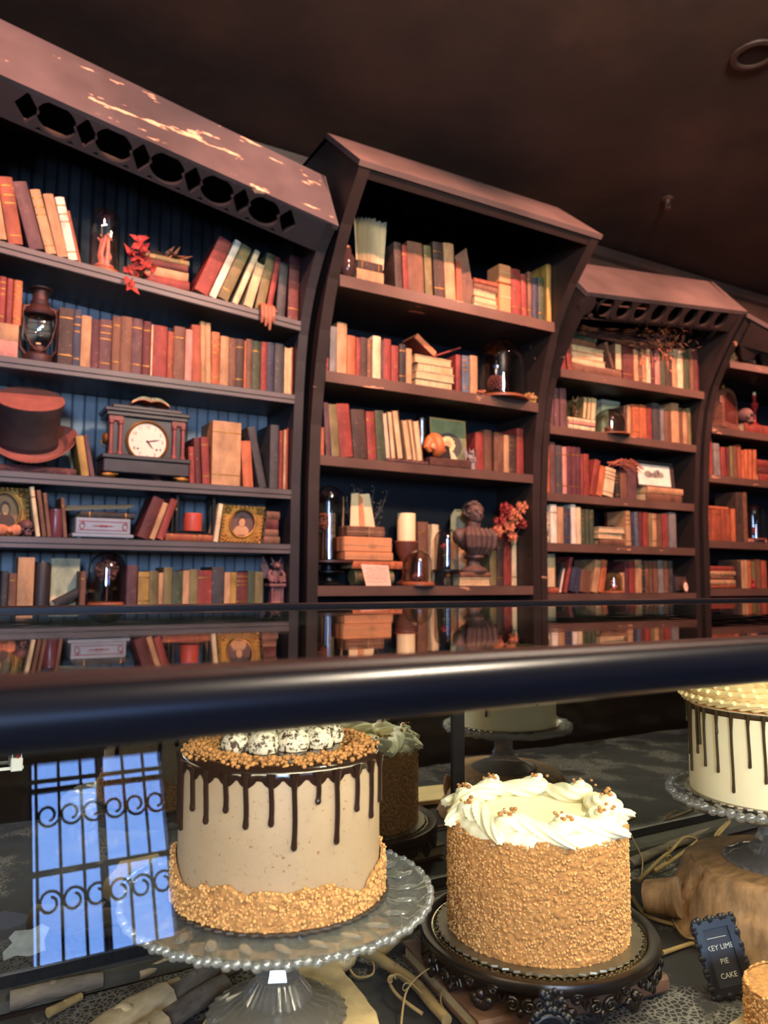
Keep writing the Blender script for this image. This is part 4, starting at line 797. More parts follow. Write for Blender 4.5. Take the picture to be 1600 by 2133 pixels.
def gargoyle(label, loc, H, m, rz=0.0, wings=1.0):
    t = thing('gargoyle_statuette', label, 'statuette', loc, rz); s = H/0.20; t.scale = (s,s,s)
    b = MB()
    b.bbox(-0.03,0.03,-0.028,0.028,0,0.012,0.003); b.bbox(-0.022,0.022,-0.02,0.02,0.010,0.075,0.003); b.bbox(-0.036,0.036,-0.032,0.032,0.073,0.088,0.003)
    for x in (-0.022,0.022): b.tube([(x,-0.022,0.012),(x,-0.022,0.075)], 0.006, 8)
    fput('pedestal', fuse(b, 0.0025, 1), m, t)
    b = MB().ball((0,0.004,0.118), 0.024, (0.9,0.8,1.25), 12, 10).ball((0,-0.008,0.160), 0.018, (1,1.05,0.95), 12, 10).ball((0,-0.026,0.155), 0.008, (1,1.1,0.7), 8, 6)
    for x in (-1,1):
        b.tube([(x*0.012,0,0.10),(x*0.032,-0.012,0.112),(x*0.026,-0.03,0.092)], [0.012,0.011,0.008], 8)
        b.tube([(x*0.022,-0.002,0.14),(x*0.034,-0.012,0.122),(x*0.012,-0.03,0.104),(x*0.01,-0.03,0.09)], [0.009,0.007,0.006,0.006], 8)
        b.tube([(x*0.011,-0.006,0.172),(x*0.020,-0.004,0.188),(x*0.024,-0.010,0.198)], [0.005,0.0035,0.0015], 7)
        b.ball((x*0.018,-0.004,0.166), 0.006, (1.5,0.5,1), 8, 6)
    fput('crouching_body', fuse(b, 0.0022, 2), m, t)
    for x in (-1,1):
        w_ = [(x*0.014,0.014,0.128),(x*0.034,0.020,0.178),(x*0.048,0.024,0.198),(x*0.056,0.024,0.160),(x*0.050,0.022,0.128),(x*0.042,0.022,0.106),(x*0.03,0.018,0.112)]
        MB().add(w_+[(q[0],q[1]+0.004,q[2]) for q in w_], [tuple(range(7)), tuple(range(13,6,-1))]+[(i,(i+1)%7,(i+1)%7+7,i+7) for i in range(7)]).build('wing', m, t, 0)
    return t
p = spot('1E', 573, 0.05); gargoyle('reddish winged gargoyle on a pedestal, lowest left shelf', p, zof(573,1158,p.y)-p.z, GARG)

# ---- middle bookcase, top shelf
p = spot('21', 723, 0.05); t = thing('dark_glass_jar', 'round dark glass jar half hidden by middle bookcase frame', 'jar', p); t.scale = (0.62,0.62,0.9)
MB().lathe([(0,0),(0.022,0),(0.05,0.03),(0.06,0.07),(0.052,0.11),(0.03,0.135),(0.026,0.15),(0.03,0.156),(0.0,0.156)], 28).build('body', mat('smoked_glass', (70,50,48), 0.12, 0.2, 0.1, 5, 0), t); MB().lathe([(0,0.156),(0.02,0.156),(0.02,0.17),(0.0,0.174)], 16).build('stopper', WOODB, t)
zt = CASES['2'].shelf['1'](1.6)+0.0945; a = spot('21', 744, 0.05)
t = thing('fanned_book', 'book standing open with cream pages fanned out, upper middle shelf', 'book', (onY(776,548,a.y).x,a.y+0.01,zt))
hb_ = zof(776,446,a.y)-zt; wb_ = (onY(808,500,a.y).x-onY(744,500,a.y).x)/2
for k in range(22):
    u = -1+2*k/21; x = u*wb_; h_ = hb_*(0.93+0.06*random.random())*(1-0.06*abs(u))
    MB().add([(x*0.8,0.0+0.012*abs(u),0),(x*0.8+0.0018,0.012*abs(u),0),(x*0.25+0.0018,0.09,0),(x*0.25,0.09,0),(x,0.012*abs(u),h_),(x+0.0018,0.012*abs(u),h_),(x*0.35+0.0018,0.09,h_),(x*0.35,0.09,h_)], [(0,3,2,1),(4,5,6,7),(0,1,5,4),(1,2,6,5),(2,3,7,6),(3,0,4,7)]).build('page', PARCH, t, 0)
MB().box(-wb_*0.3,wb_*0.3,0.092,0.096,0,hb_*0.98).build('spine', CLOTH['brown'], t, 0)
for s in (-1,1): MB().add([(s*wb_*0.84,0.012,0),(s*(wb_*0.84+0.003),0.012,0),(s*(wb_*0.3+0.003),0.094,0),(s*wb_*0.3,0.094,0),(s*wb_*1.04,0.012,hb_*0.97),(s*(wb_*1.04+0.003),0.012,hb_*0.97),(s*(wb_*0.4+0.003),0.094,hb_*0.97),(s*wb_*0.4,0.094,hb_*0.97)], [(0,3,2,1),(4,5,6,7),(0,1,5,4),(1,2,6,5),(2,3,7,6),(3,0,4,7)]).build('cover', CLOTH['cream'], t, 0)
p = spot('21', 968, 0.03); hh = zof(975,515,p.y)-p.z; t = thing('warped_book', 'warped brown book with its cover splayed open, top middle shelf', 'book', p)
MB().add([(-0.045,0.0,0),(-0.015,-0.0,0),(-0.01,0.1,0),(-0.04,0.1,0),(-0.05,0,hh*0.72),(-0.02,0,hh*0.72),(-0.015,0.1,hh*0.72),(-0.045,0.1,hh*0.72)], [(0,3,2,1),(4,5,6,7),(0,1,5,4),(1,2,6,5),(2,3,7,6),(3,0,4,7)]).build('page_block', CLOTH['rust'], t, 0)
pl = [(-0.012,0.01,0.0),(0.03,-0.004,0.004),(0.045,-0.008,hh*0.3),(0.034,-0.002,hh*0.55),(0.018,0.01,hh),(-0.028,0.04,hh*0.86),(-0.014,0.03,hh*0.5)]
MB().add(pl+[(q[0]+0.001,q[1]+0.003,q[2]) for q in pl], [(0,1,2,6),(2,3,6),(3,4,5,6),(13,9,8,7),(13,10,9),(13,12,11,10),(0,7,8,1),(1,8,9,2),(2,9,10,3),(3,10,11,4),(4,11,12,5),(5,12,13,6),(6,13,7,0)]).build('bent_cover', CLOTH['brown'], t, 0)
for ya, yb, wd in ((640,590,'lower'),(589,549,'upper')):
    p = spot('21', 1048, 0.02); x0, x1 = onY(1041,600,p.y).x, onY(1065,600,p.y).x
    z0 = p.z if wd == 'lower' else zof(1048,589,p.y)+0.002; z1 = zof(1048,yb+1,p.y)
    t = thing('paper_packet', '%s of two tan paper-wrapped packets on the middle top shelf' % wd, 'packet', ((x0+x1)/2,p.y,z0))
    MB().bbox(-(x1-x0)/2,(x1-x0)/2,0,0.1,0,z1-z0,0.004).build('wrapped_body', KRAFT, t, 0); MB().box(-(x1-x0)/2+0.002,(x1-x0)/2-0.002,-0.0012,0.001,(z1-z0)*0.55,(z1-z0)*0.57).build('paper_fold', PARCH, t, 0)

# ---- pinecone-dome shelf
a = spot('22', 905, 0.03)
pk = onY(906,745,a.y); e1 = onY(866,706,a.y); e2 = onY(963,727,a.y)
t = thing('splayed_book', 'open rust-edged book splayed on top of the cream stack', 'book', (pk.x,a.y+0.01,zS+0.004))
for nm, m_, pt, th_ in (('page_block',mat('rust_page_edge', (198,116,76), 0.8),e1,0.03),('cover',CLOTH['red'],e2,0.006)):
    d = Vector((pt.x-pk.x,0,pt.z-pk.z)); n_ = Vector((-d.z,0,d.x)).normalized()*(th_ if pt is e1 else th_); n_ = n_ if n_.z > 0 else -n_
    q = [Vector((0,0,0)),d,d+n_,n_]; MB().prism([(v.x,v.z+0.004) for v in q], 0, 0.13, 'y').build(nm, m_, t, 0)
    if pt is e1: q = [Vector((0,0,0))-n_*0.1,d*1.05-n_*0.1,d*1.05-n_*0.001,Vector((0,0,0))]; MB().prism([(v.x,v.z+0.0045) for v in q], -0.004, 0.134, 'y').build('cover', CLOTH['dred'], t, 0)
MB().box(-0.012,0.012,0,0.13,-0.003,0.006).build('spine', CLOTH['dred'], t, 0)
p = spot('22', 1041, 0.075); r = (onY(1085,760,p.y).x-onY(997,760,p.y).x)/2; p.x = onY(1041,790,p.y).x
dome('large glass dome with a hanging pinecone, middle bookcase', p, r*0.93, zof(1041,706,p.y)-p.z, r*1.05, 0.016)
t = thing('pinecone', 'dark red-brown pinecone inside the large middle dome', 'pinecone', (p.x-0.03,p.y-0.01,p.z+0.085))
b = MB()
for k in range(70):
    zz = -0.036+0.072*k/69; rr = 0.04*math.sqrt(max(0.05,1-(zz/0.042)**2)); a_ = k*2.4
    b.ball((rr*math.cos(a_),rr*math.sin(a_),zz), 0.010, (1,1,0.6), 7, 5)
MB().ball((0,0,0), 0.034, (1,1,1.1), 10, 8).build('core', DRYBRN, t); stuff(b.build('scales', mat('cone_scale', (112,58,48), 0.6, 0, 0.4, 40), t)); MB().tube([(0,0,-0.035),(0.008,0,-0.069)], 0.003, 6).build('stem', DRYBRN, t); MB().tube([(0,0,0.03),(0.002,0,0.12)], 0.0014, 5).build('thread', TWINE, t)
p = spot('22', 1001, 0.012, 0.012); lump_ball('dried_flower', 'small orange dried flower lying left of pinecone dome', 'dried flowers', p, 0.018, DRYORG, 26, 0.35, 8, (1.5,1,0.7))
p = spot('22', 1105, 0.03, 0.026); lump_ball('dried_flower', 'yellowish dried flower head right of pinecone dome', 'dried flowers', p, 0.030, mat('dried_yellow', (172,140,80), 0.85, 0, 0.4, 40), 40, 0.35, 9, (1.2,1,0.95))

# ---- seashell shelf
p = spot('23', 878, 0.15); t = thing('silver_urn', 'tarnished silver two-handled urn behind the orange seashell', 'urn', p); t.scale = (0.8,0.8,1.0)
SILV = mat('tarnished_silver', (150,150,150), 0.22, 1.0, 0.4, 14, 0.1)
hh = zof(880,862,p.y)-p.z; MB().lathe([(0,0),(0.035,0),(0.036,0.008),(0.012,0.02),(0.01,0.05),(0.03,0.08),(0.042,hh*0.62),(0.036,hh*0.8),(0.044,hh*0.9),(0.04,hh*0.9),(0.03,hh*0.8),(0.036,hh*0.62),(0.0,0.08)], 24).build('bowl', SILV, t)
MB().lathe([(0.04,hh*0.9),(0.03,hh*0.95),(0.008,hh*0.97),(0.006,hh),(0,hh)], 20).build('lid', SILV, t)
for s in (-1,1): MB().tube([(s*0.035,0,hh*0.82),(s*0.062,0,hh*0.86),(s*0.06,0,hh*0.6),(s*0.034,0,hh*0.48)], 0.004, 7).build('handle', SILV, t)
p = spot('23', 906, 0.03); t = thing('conch_shell', 'orange conch seashell lying on a dark studded box', 'seashell', (p.x,p.y,p.z+0.0585)); SHELL = mat('orange_shell', (204,112,62), 0.45, 0, 0.2, 12, 0.1)
b = MB(); n = 60
pts = []; rad = []
for k in range(n):
    u = k/(n-1); a_ = u*5.2*PI; R_ = 0.040*(1-u)**1.2; pts.append((-0.012+0.075*u-0.0, -0.004+R_*0.8*math.cos(a_), 0.038+R_*math.sin(a_)-0.022*u)); rad.append(0.033*(1-u)**1.1+0.002)
b.tube(pts, rad, 12); b.tube([(-0.018,-0.004,0.045),(-0.045,-0.008,0.052),(-0.05,-0.008,0.032),(-0.03,-0.01,0.008)], [0.028,0.022,0.02,0.012], 12)
for k in range(6): b.ball((-0.04+0.012*k,-0.01,0.072-0.006*k), 0.011-0.001*k, (1,1,1), 8, 6)
fput('whorl', fuse(b, 0.0028, 2), SHELL, t)
MB().ball((-0.02,-0.034,0.032), 0.022, (1.1,0.25,0.7), 12, 8).build('aperture', mat('shell_lip', (224,150,110), 0.3), t)
p = spot('23', 936, 0.09); x0, x1 = onY(899,910,p.y).x, onY(973,910,p.y).x; h = zof(936,872,p.y)-p.z
t = thing('picture_card', 'green vintage picture card of a bonneted child, standing upright', 'picture', (x0,p.y,p.z), rot=(-0.06,0,0)); w_ = x1-x0
MB().bbox(0,w_,0,0.006,0,h,0.001).build('card_board', mat('green_print', (104,116,84), 0.6, 0, 0.35, 14), t, 0)
bd = MB().box(0,w_,-0.0006,0.0002,0,0.006).box(0,w_,-0.0006,0.0002,h-0.006,h).box(0,0.006,-0.0006,0.0002,0.006,h-0.006).box(w_-0.006,w_,-0.0006,0.0002,0.006,h-0.006); bd.build('card_border', mat('card_gold', (150,130,80), 0.6), t, 0)
MB().prism([(w_*0.52+w_*0.36*math.cos(q*PI/12),h*0.48+h*0.25*math.sin(q*PI/12)) for q in range(24)], -0.0007, 0.0002, 'y').build('dark_medallion', mat('print_dark', (70,70,64), 0.7), t, 0)
MB().prism([(w_*0.48+w_*0.19*(1+0.08*math.cos(q*3))*math.cos(q*PI/14),h*0.50+h*0.16*(1+0.08*math.cos(q*3))*math.sin(q*PI/14)) for q in range(28)], -0.0012, 0.0002, 'y').build('bonnet', mat('print_cream', (206,196,140), 0.7), t, 0)
MB().prism([(w_*0.48+w_*0.10*math.cos(q*PI/10),h*0.49+h*0.085*math.sin(q*PI/10)) for q in range(20)], -0.0016, 0.0002, 'y').build('face', mat('print_skin', (196,150,112), 0.7), t, 0)
MB().prism([(w_*0.36,h*0.34),(w_*0.62,h*0.36),(w_*0.86,h*0.06),(w_*0.60,h*0.05)], -0.0011, 0.0002, 'y').build('white_collar', mat('print_cream2', (190,186,150), 0.7), t, 0)
p = spot('23', 940, 0.005); x0, x1 = onY(897,965,p.y).x-p.x, onY(983,968,p.y).x-p.x; LEATH = mat('dark_leather', (74,48,42), 0.5, 0, 0.3, 20)
t = thing('studded_box', 'low dark studded box with its lid standing open', 'box', p)
MB().bbox(x0,x1,0,0.075,0,0.040,0.003).build('box_body', LEATH, t, 0)
lid = MB(Matrix.Rotation(0.25,4,'X') if False else None).add([(x0+0.03,0.066,0.04),(x1-0.075,0.066,0.04),(x1-0.08,0.078,0.115),(x0+0.02,0.078,0.128),(x0+0.03,0.074,0.04),(x1-0.075,0.074,0.04),(x1-0.08,0.086,0.115),(x0+0.02,0.086,0.128)], [(0,1,2,3),(7,6,5,4),(0,4,5,1),(1,5,6,2),(2,6,7,3),(3,7,4,0)]); lid.build('lid', mat('black_velvet', (28,22,24), 0.8), t, 0)
for k in range(7): MB().ball((x0+0.02+k*(x1-x0-0.04)/6,-0.001,0.012 if k % 2 else 0.028), 0.0032, (1,0.7,1), 8, 6).build('stud', GOLD, t)
p = spot('23', 989, 0.012); gargoyle('small grey winged gargoyle figurine in front of red book', (p.x,p.y+0.03,p.z), zof(989,932,p.y)-p.z, GARGREY)

# ---- bust shelf
S4 = CASES['2'].shelf['4'](2.0)
p = spot('24', 684, 0.10); t = thing('black_pedestal_stand', 'squat black pedestal stand under the left tall dome', 'stand', p)
zp = zof(684,1168,p.y)-p.z; rr = (onY(745,1170,p.y).x-onY(652,1170,p.y).x)/2
MB().lathe([(0,0),(0.055,0),(0.06,0.006),(0.05,0.014),(0.03,0.02),(0.026,0.036),(0.05,0.05),(0.07,0.058),(0.07,0.064),(0.03,0.07),(0.028,zp-0.016),(0,zp-0.016)], 30).build('turned_foot', BLACKMET, t)
MB().lathe([(0,zp-0.018),(rr*0.7,zp-0.018),(rr,zp-0.008),(rr,zp),(rr*0.94,zp+0.0005),(0,zp)], 36).build('plate', mat('dark_plate_wood', (66,44,40), 0.4), t)
r = (onY(716,1100,p.y).x-onY(660,1100,p.y).x)/2
dome('tall glass dome with red dried blooms on black stand', (p.x,p.y,p.z+zp+0.001), r, zof(684,1012,p.y)-p.z-zp, r*1.02, 0.006, BLACKMET)
lump_ball('dried_bloom', 'reddish dried bloom inside the tall left dome', 'dried flowers', (p.x-0.03,p.y,p.z+zp+0.17), 0.034, mat('dried_rust', (136,70,48), 0.8, 0, 0.4, 40), 46, 0.3, 12, (0.8,0.8,1.3))
MB().tube([(0,0,-0.163),(0.002,0,-0.03)], 0.003, 6).build('stem', DRYBRN, bpy.data.objects['dried_bloom'])
a = spot('24', 700, 0.17); book('cream', 0.028, zof(700,1068,a.y)-S4, 0.08, 'pale pink book standing behind the left tall dome', (a.x-0.02,a.y+0.03,S4))
p = spot('24', 738, 0.225); rn = random.Random(21)
t = thing('dried_sprig', 'branching grey dried flower sprig beside the left dome', 'dried flowers', p)
top = zof(738,1000,p.y)-p.z
for k in range(7):
    dx = -0.05+0.025*k; e = Vector((dx*1.5+0.02,-0.02,top*(0.80+0.18*rn.random())))
    MB().tube([(0,0,0),(dx*0.3,0,top*0.4),tuple(e*0.8),tuple(e)], [0.003,0.0025,0.002,0.001], 5).build('twig', DRYGRY, t)
    b = MB()
    for q in range(16):
        u = 0.55+0.45*rn.random(); b.ball((e.x*u+rn.uniform(-0.018,0.018),e.y*u+rn.uniform(-0.015,0.015),e.z*u+rn.uniform(-0.012,0.012)), rn.uniform(0.003,0.006), (1,1,1), 5, 4)
    stuff(b.build('seed_heads', DRYGRY, t))
def parcel(label, loc, w_, d, h, rz=0, m=None, string=True):
    t = thing('wrapped_parcel', label, 'parcel', loc, rz)
    MB().bbox(-w_/2,w_/2,0,d,0,h,0.004).build('wrapping', m or KRAFT, t, 0)
    if string:
        x = w_*0.08
        MB().box(x-0.0012,x+0.0012,-0.0014,d+0.0014,h,h+0.0018).box(x-0.0012,x+0.0012,-0.0018,-0.0002,0,h).build('string', TWINE, t, 0)
        MB().box(-w_/2-0.001,w_/2+0.001,-0.0016,-0.0002,h*0.45,h*0.45+0.002).build('string', TWINE, t, 0)
        MB().tube([(x+0.018*math.sin(q*PI/6),-0.004,h*0.46+0.009*math.sin(q*PI/3)) for q in range(13)], 0.0012, 5).build('bow', TWINE, t)
    return t
yP = spot('24', 770, 0.055).y
def zz(py): return zof(775, py, yP)
def xx(px): return onY(px, 1150, yP).x
t = thing('rolled_scroll', 'olive roll of paper lying under the parcel stack', 'scroll', (xx(788),yP+0.02,S4)); rs = (zz(1185)-S4)/2
MB().add(*[[Vector(v) for v in q] if i == 0 else q for i, q in enumerate(((lambda m:(m.v,m.f))(MB().tube([(-0.105,0.04,rs),(0.10,0.04,rs)], rs*0.98, 22))))]).build('roll', CLOTH['olive'], t)
MB().tube([(0.1002,0.04+rs*0.7*math.cos(q*0.4)*(1-q/60),rs+rs*0.7*math.sin(q*0.4)*(1-q/60)) for q in range(45)], 0.0014, 4).build('rolled_edge', PARCH, t)
book('orange', zz(1169)-zz(1186)-0.002, xx(841)-xx(736), 0.12, 'orange-brown book lying flat between scroll and parcels', (xx(736),yP+0.01,S4+2*rs+0.001), lying=True)
zq = S4+2*rs+0.001+zz(1169)-zz(1186)
parcel('lowest tan parcel with knotted twine on the bust shelf', (xx(772),yP+0.008,zq), xx(823)-xx(722), 0.12, zz(1150)-zq-0.001)
parcel('middle larger tan parcel tied with twine on the bust shelf', (xx(771),yP+0.014,zz(1150)), xx(822)-xx(720), 0.12, zz(1118)-zz(1150)-0.002, 0.03)
parcel('dark red-brown wrapped parcel on top of the tan parcels', (xx(767),yP+0.02,zz(1118)), xx(806)-xx(728), 0.1, zz(1096)-zz(1118)-0.001, -0.03, CLOTH['brown'])
t = thing('folded_letter', 'two folded parchment letters standing on the parcel stack', 'letter', (xx(770),yP+0.05,zz(1096)+0.001)); hl = zz(1025)-zz(1096)
for i, (xa, xb, xc, xd) in enumerate(((-0.075,-0.03,-0.02,-0.06),(-0.005,0.055,0.035,-0.02))):
    MB().add([(xa,0,0),(xb,0.0,0),(xc,0.02,hl),(xd,0.02,hl*0.96),(xa,0.002,0),(xb,0.002,0),(xc,0.022,hl),(xd,0.022,hl*0.96)], [(0,1,2,3),(7,6,5,4),(0,4,5,1),(1,5,6,2),(2,6,7,3),(3,7,4,0)]).build('sheet', PARCH, t, 0)
MB().add([(-0.03,0.0,0),(-0.005,-0.015,0),(-0.012,0.0,hl*0.85),(-0.025,0.02,hl),(-0.03,0.002,0),(-0.005,-0.013,0),(-0.012,0.002,hl*0.85),(-0.025,0.022,hl)], [(0,1,2,3),(7,6,5,4),(0,4,5,1),(1,5,6,2),(2,6,7,3),(3,7,4,0)]).build('flap', KRAFT, t, 0)
p = spot('24', 785, 0.012); hn = zof(785,1175,p.y)-S4; wn = onY(815,1200,p.y).x-onY(755,1200,p.y).x
t = thing('note_card', 'pink card with scribbled handwriting leaning at shelf front', 'card', (p.x-wn/2,p.y,S4), rot=(-0.14,0.0,0))
NOTE = mat('pink_note_paper', (216,176,152), 0.8, 0, 0.06, 8, 0.05); INK = mat('brown_ink', (120,70,58), 0.8)
MB().add([(0.02,0,0),(wn,0,0),(wn*0.95,0,hn*0.95),(0,0,hn),(0.02,0.0015,0),(wn,0.0015,0),(wn*0.95,0.0015,hn*0.95),(0,0.0015,hn)], [(0,1,2,3),(7,6,5,4),(0,4,5,1),(1,5,6,2),(2,6,7,3),(3,7,4,0)]).build('card_sheet', NOTE, t, 0)
rn = random.Random(4)
for k in range(7):
    z = hn*(0.86-0.11*k); x0 = wn*0.16; MB().tube([(x0+q*wn*0.72/14,-0.0006,z+rn.uniform(-1,1)*hn*0.035-0.001*q*0.2) for q in range(15)], 0.0007, 4).build('ink_line', INK, t)
p = spot('24', 846, 0.15); t = thing('wooden_candle_cup', 'turned wooden cup holding the cream pillar candle', 'candle holder', p); zc1 = zof(846,1128,p.y)-S4; rc = (onY(866,1130,p.y).x-onY(827,1130,p.y).x)/2
MB().lathe([(0,0),(rc*0.95,0),(rc*1.0,0.01),(rc*0.5,0.026),(rc*0.38,0.05),(rc*0.55,zc1*0.55),(rc*0.95,zc1*0.75),(rc*1.05,zc1),(rc*0.9,zc1),(rc*0.85,zc1-0.012),(0,zc1-0.014)], 30).build('cup', mat('dark_turned_wood', (92,52,40), 0.45, 0, 0.3, 12), t)
MB().lathe([(rc*1.04,zc1-0.008),(rc*1.09,zc1-0.004),(rc*1.06,zc1+0.001),(rc*1.0,zc1-0.002),(rc*1.04,zc1-0.008)], 30).build('rim_ring', WOODB, t)
t = thing('pillar_candle', 'cream pillar candle in a wooden cup on the bust shelf', 'candle', (p.x,p.y,p.z+zc1-0.013)); hc = zof(846,1070,p.y)-S4-zc1+0.013; rk = rc*0.84
MB().lathe([(0,0),(rk,0),(rk,hc-0.004),(rk*0.95,hc),(rk*0.7,hc-0.004),(0,hc-0.006)], 30).build('wax', WAX, t); MB().tube([(0,0,hc-0.006),(0.001,0,hc+0.006)], 0.0013, 5).build('wick', BLACKMET, t)
p = spot('24', 871, 0.048); r = (onY(897,1190,p.y).x-onY(845,1190,p.y).x)/2
dome('small glass dome on an orange wood base, bust shelf', p, r*0.95, zof(871,1145,p.y)-S4, r*1.14, 0.018)
lump_ball('dried_moss', 'clump of dried reddish moss inside the small dome', 'dried flowers', (p.x,p.y,p.z+0.04), 0.022, mat('mossy_red', (118,66,58), 0.8, 0, 0.4, 40), 36, 0.35, 14, (1.2,1,0.9))
p = spot('24', 930, 0.06); r = (onY(952,1150,p.y).x-onY(909,1150,p.y).x)/2
dome('narrow glass dome over a pink rose on black tripod', p, r*0.97, zof(930,1100,p.y)-S4, r*1.12, 0.012, BLACKMET, legs=zof(930,1192,p.y)-S4)
t = thing('pink_rose', 'dark pink dried rose inside the tripod dome', 'flower', (p.x-0.012,p.y,p.z+zof(930,1184,p.y)-S4+0.006))
MB().tube([(0,0,0.0),(0.004,0,0.05),(0,0,0.09)], 0.002, 6).build('stem', mat('dry_green', (80,80,52), 0.8), t)
ROSE = mat('rose_petal', (150,62,66), 0.6, 0, 0.25, 20)
MB().ball((0,0,0.098), 0.014, (1,1,1.1), 12, 8, fn=lambda a,ph: 1+0.12*math.sin(3*a+4*ph)).build('bud', ROSE, t)
for k in range(6): a_ = k*PI/3; leaf(MB(), (0.008*math.cos(a_),0.008*math.sin(a_),0.086), (math.cos(a_),math.sin(a_),1.3), (0,0,1), 0.026, 0.012).build('petal', ROSE, t, 0)
for s in (-1,1): leaf(MB(), (0.003,0,0.05), (s,-0.3,0.5), (0,-1,0.4), 0.024, 0.008).build('leaf', mat('dry_green', (80,80,52)), t, 0)
# bust on two lying books
p = spot('24', 990, 0.075)
zb0 = stack('24', 958, 1022, ['cream','brown'], [0.038,0.026], 'under the stone bust', 0.035, flips='p', jit=0.004, depth=0.14, hvar=0.004)
t = thing('portrait_bust', 'weathered dark bust of a draped man on a round socle', 'bust', (p.x+0.002,p.y+0.012,zb0), 0.15); Hb = zof(990,1042,p.y)-zb0; s = Hb/0.34; t.scale = (s*1.05,s*0.95,s)
MB().lathe([(0,0),(0.062,0),(0.064,0.010),(0.056,0.018),(0.03,0.032),(0.026,0.05),(0.04,0.062),(0.042,0.068),(0,0.07)], 30).build('socle', STONE, t)
b = MB().ball((0,0.01,0.155), 0.075, (1.25,0.72,0.85), 20, 14).ball((-0.075,0.012,0.165), 0.045, (0.9,0.8,0.9), 14, 10).ball((0.078,0.012,0.165), 0.045, (0.9,0.8,0.9), 14, 10).ball((0,0.0,0.10), 0.05, (0.9,0.75,0.8), 14, 10)
b.tube([(0,0.005,0.19),(0,-0.004,0.24)], [0.034,0.030], 14)
for k, x in enumerate((-0.085,-0.055,-0.02,0.015,0.05,0.085)): b.tube([(x*0.75,-0.035,0.205),(x,-0.056,0.17),(x*0.9,-0.054,0.12),(x*0.6,-0.034,0.082)], [0.013,0.017,0.014,0.008], 10)
fput('draped_shoulders', fuse(b, 0.0045, 2), STONE, t)
b = MB().ball((0,-0.002,0.282), 0.044, (0.86,1.0,1.12), 20, 14).ball((0,-0.022,0.262), 0.032, (0.82,0.8,1.0), 14, 10).ball((0,-0.036,0.246), 0.013, (1.1,0.8,0.8), 10, 8)
b.tube([(0,-0.042,0.288),(0,-0.054,0.270),(0,-0.050,0.266)], [0.005,0.008,0.005], 8)
for x in (-1,1): b.ball((x*0.016,-0.038,0.292), 0.010, (1.3,0.7,0.5), 8, 6).ball((x*0.019,-0.036,0.266), 0.010, (1,0.7,1), 8, 6).ball((x*0.040,0.0,0.275), 0.010, (0.5,0.9,1.3), 8, 6)
b.ball((0,-0.046,0.254), 0.006, (1.7,0.7,0.5), 8, 6)
for x in (-1,1): b.ball((x*0.016,-0.036,0.255), 0.006, (1,0.6,0.6), 8, 6)
hd = fput('head', fuse(b, 0.0028, 1), STONE, t)
for x in (-1,1): MB().ball((x*0.0155,-0.0415,0.2815), 0.0052, (1.25,0.6,0.8), 10, 8).build('eye', mat('bust_eye', (70,54,50), 0.5), hd)
b = MB(); rn = random.Random(2)
for k in range(90):
    v = Vector((rn.gauss(0,1),rn.gauss(0,1),rn.gauss(0,1))).normalized()
    if v.z < -0.75 or (v.y < -0.45 and v.z < 0.62): continue
    b.ball((v.x*0.042,0.006+v.y*0.046,0.286+v.z*0.048), rn.uniform(0.009,0.014), (1,1,0.8), 7, 5)
fput('curled_hair', fuse(b, 0.003, 1), mat('bust_hair', (76,62,54), 0.65, 0, 0.4, 20), t)
MB().lathe([(0.041,0.062),(0.05,0.07),(0.047,0.08),(0.036,0.082),(0.041,0.062)], 28).build('carved_collar', STONE, t)
p = spot('24', 962, 0.19); t = thing('parchment_sheet', 'curved cream parchment sheet standing behind the bust', 'paper', (p.x,p.y,S4)); hp_ = zof(962,1062,p.y)-S4
MB().add([(x*0.03,0.03*(1-abs(x)/3)+o_,z*(1 if x > -2 else 0.92)) for o_ in (0,0.002) for z in (0,hp_) for x in (-2,-1,0,1,2)], [(0,1,6,5),(1,2,7,6),(2,3,8,7),(3,4,9,8),(15,16,11,10),(16,17,12,11),(17,18,13,12),(18,19,14,13),(5,6,16,15),(6,7,17,16),(7,8,18,17),(8,9,19,18),(0,5,15,10),(9,4,14,19),(1,0,10,11),(2,1,11,12),(3,2,12,13),(4,3,13,14)]).build('sheet', PARCH, t)
MB().tube([(-0.06,0.0,hp_*0.92),(-0.03,0.015,hp_),(0,0.02,hp_),(0.03,0.012,hp_),(0.06,0,hp_)], 0.003, 6).build('rolled_top', PARCH, t)
p = spot('24', 1050, 0.16); t = thing('hydrangea_spray', 'spray of dried orange-red hydrangea blooms right of the bust', 'dried flowers', p); rn = random.Random(31)
for k, (px, py, rr) in enumerate(((1052,1062,0.034),(1070,1076,0.036),(1084,1056,0.032),(1086,1090,0.024),(1058,1098,0.030),(1065,1118,0.022),(1040,1085,0.026),(1034,1105,0.024))):
    q = onY(px,py,p.y-0.10)-p; b = MB()
    for i in range(int(34*rr/0.036)):
        v = Vector((rn.gauss(0,1),rn.gauss(0,1),rn.gauss(0,1))).normalized()*rr*rn.uniform(0.55,1)
        for j in range(4): a_ = j*PI/2+i; leaf(b, q+v, (math.cos(a_),-0.5,math.sin(a_)), (0,-1,0.2), 0.017, 0.007)
    stuff(b.build('bloom', (DRYORG if k % 3 else DRYRED), t, 0)); MB().tube([(0.0,0.0,0.0),(q.x*0.5,q.y*0.3,q.z*0.55),tuple(q)], 0.002, 5).build('stem', DRYBRN, t)

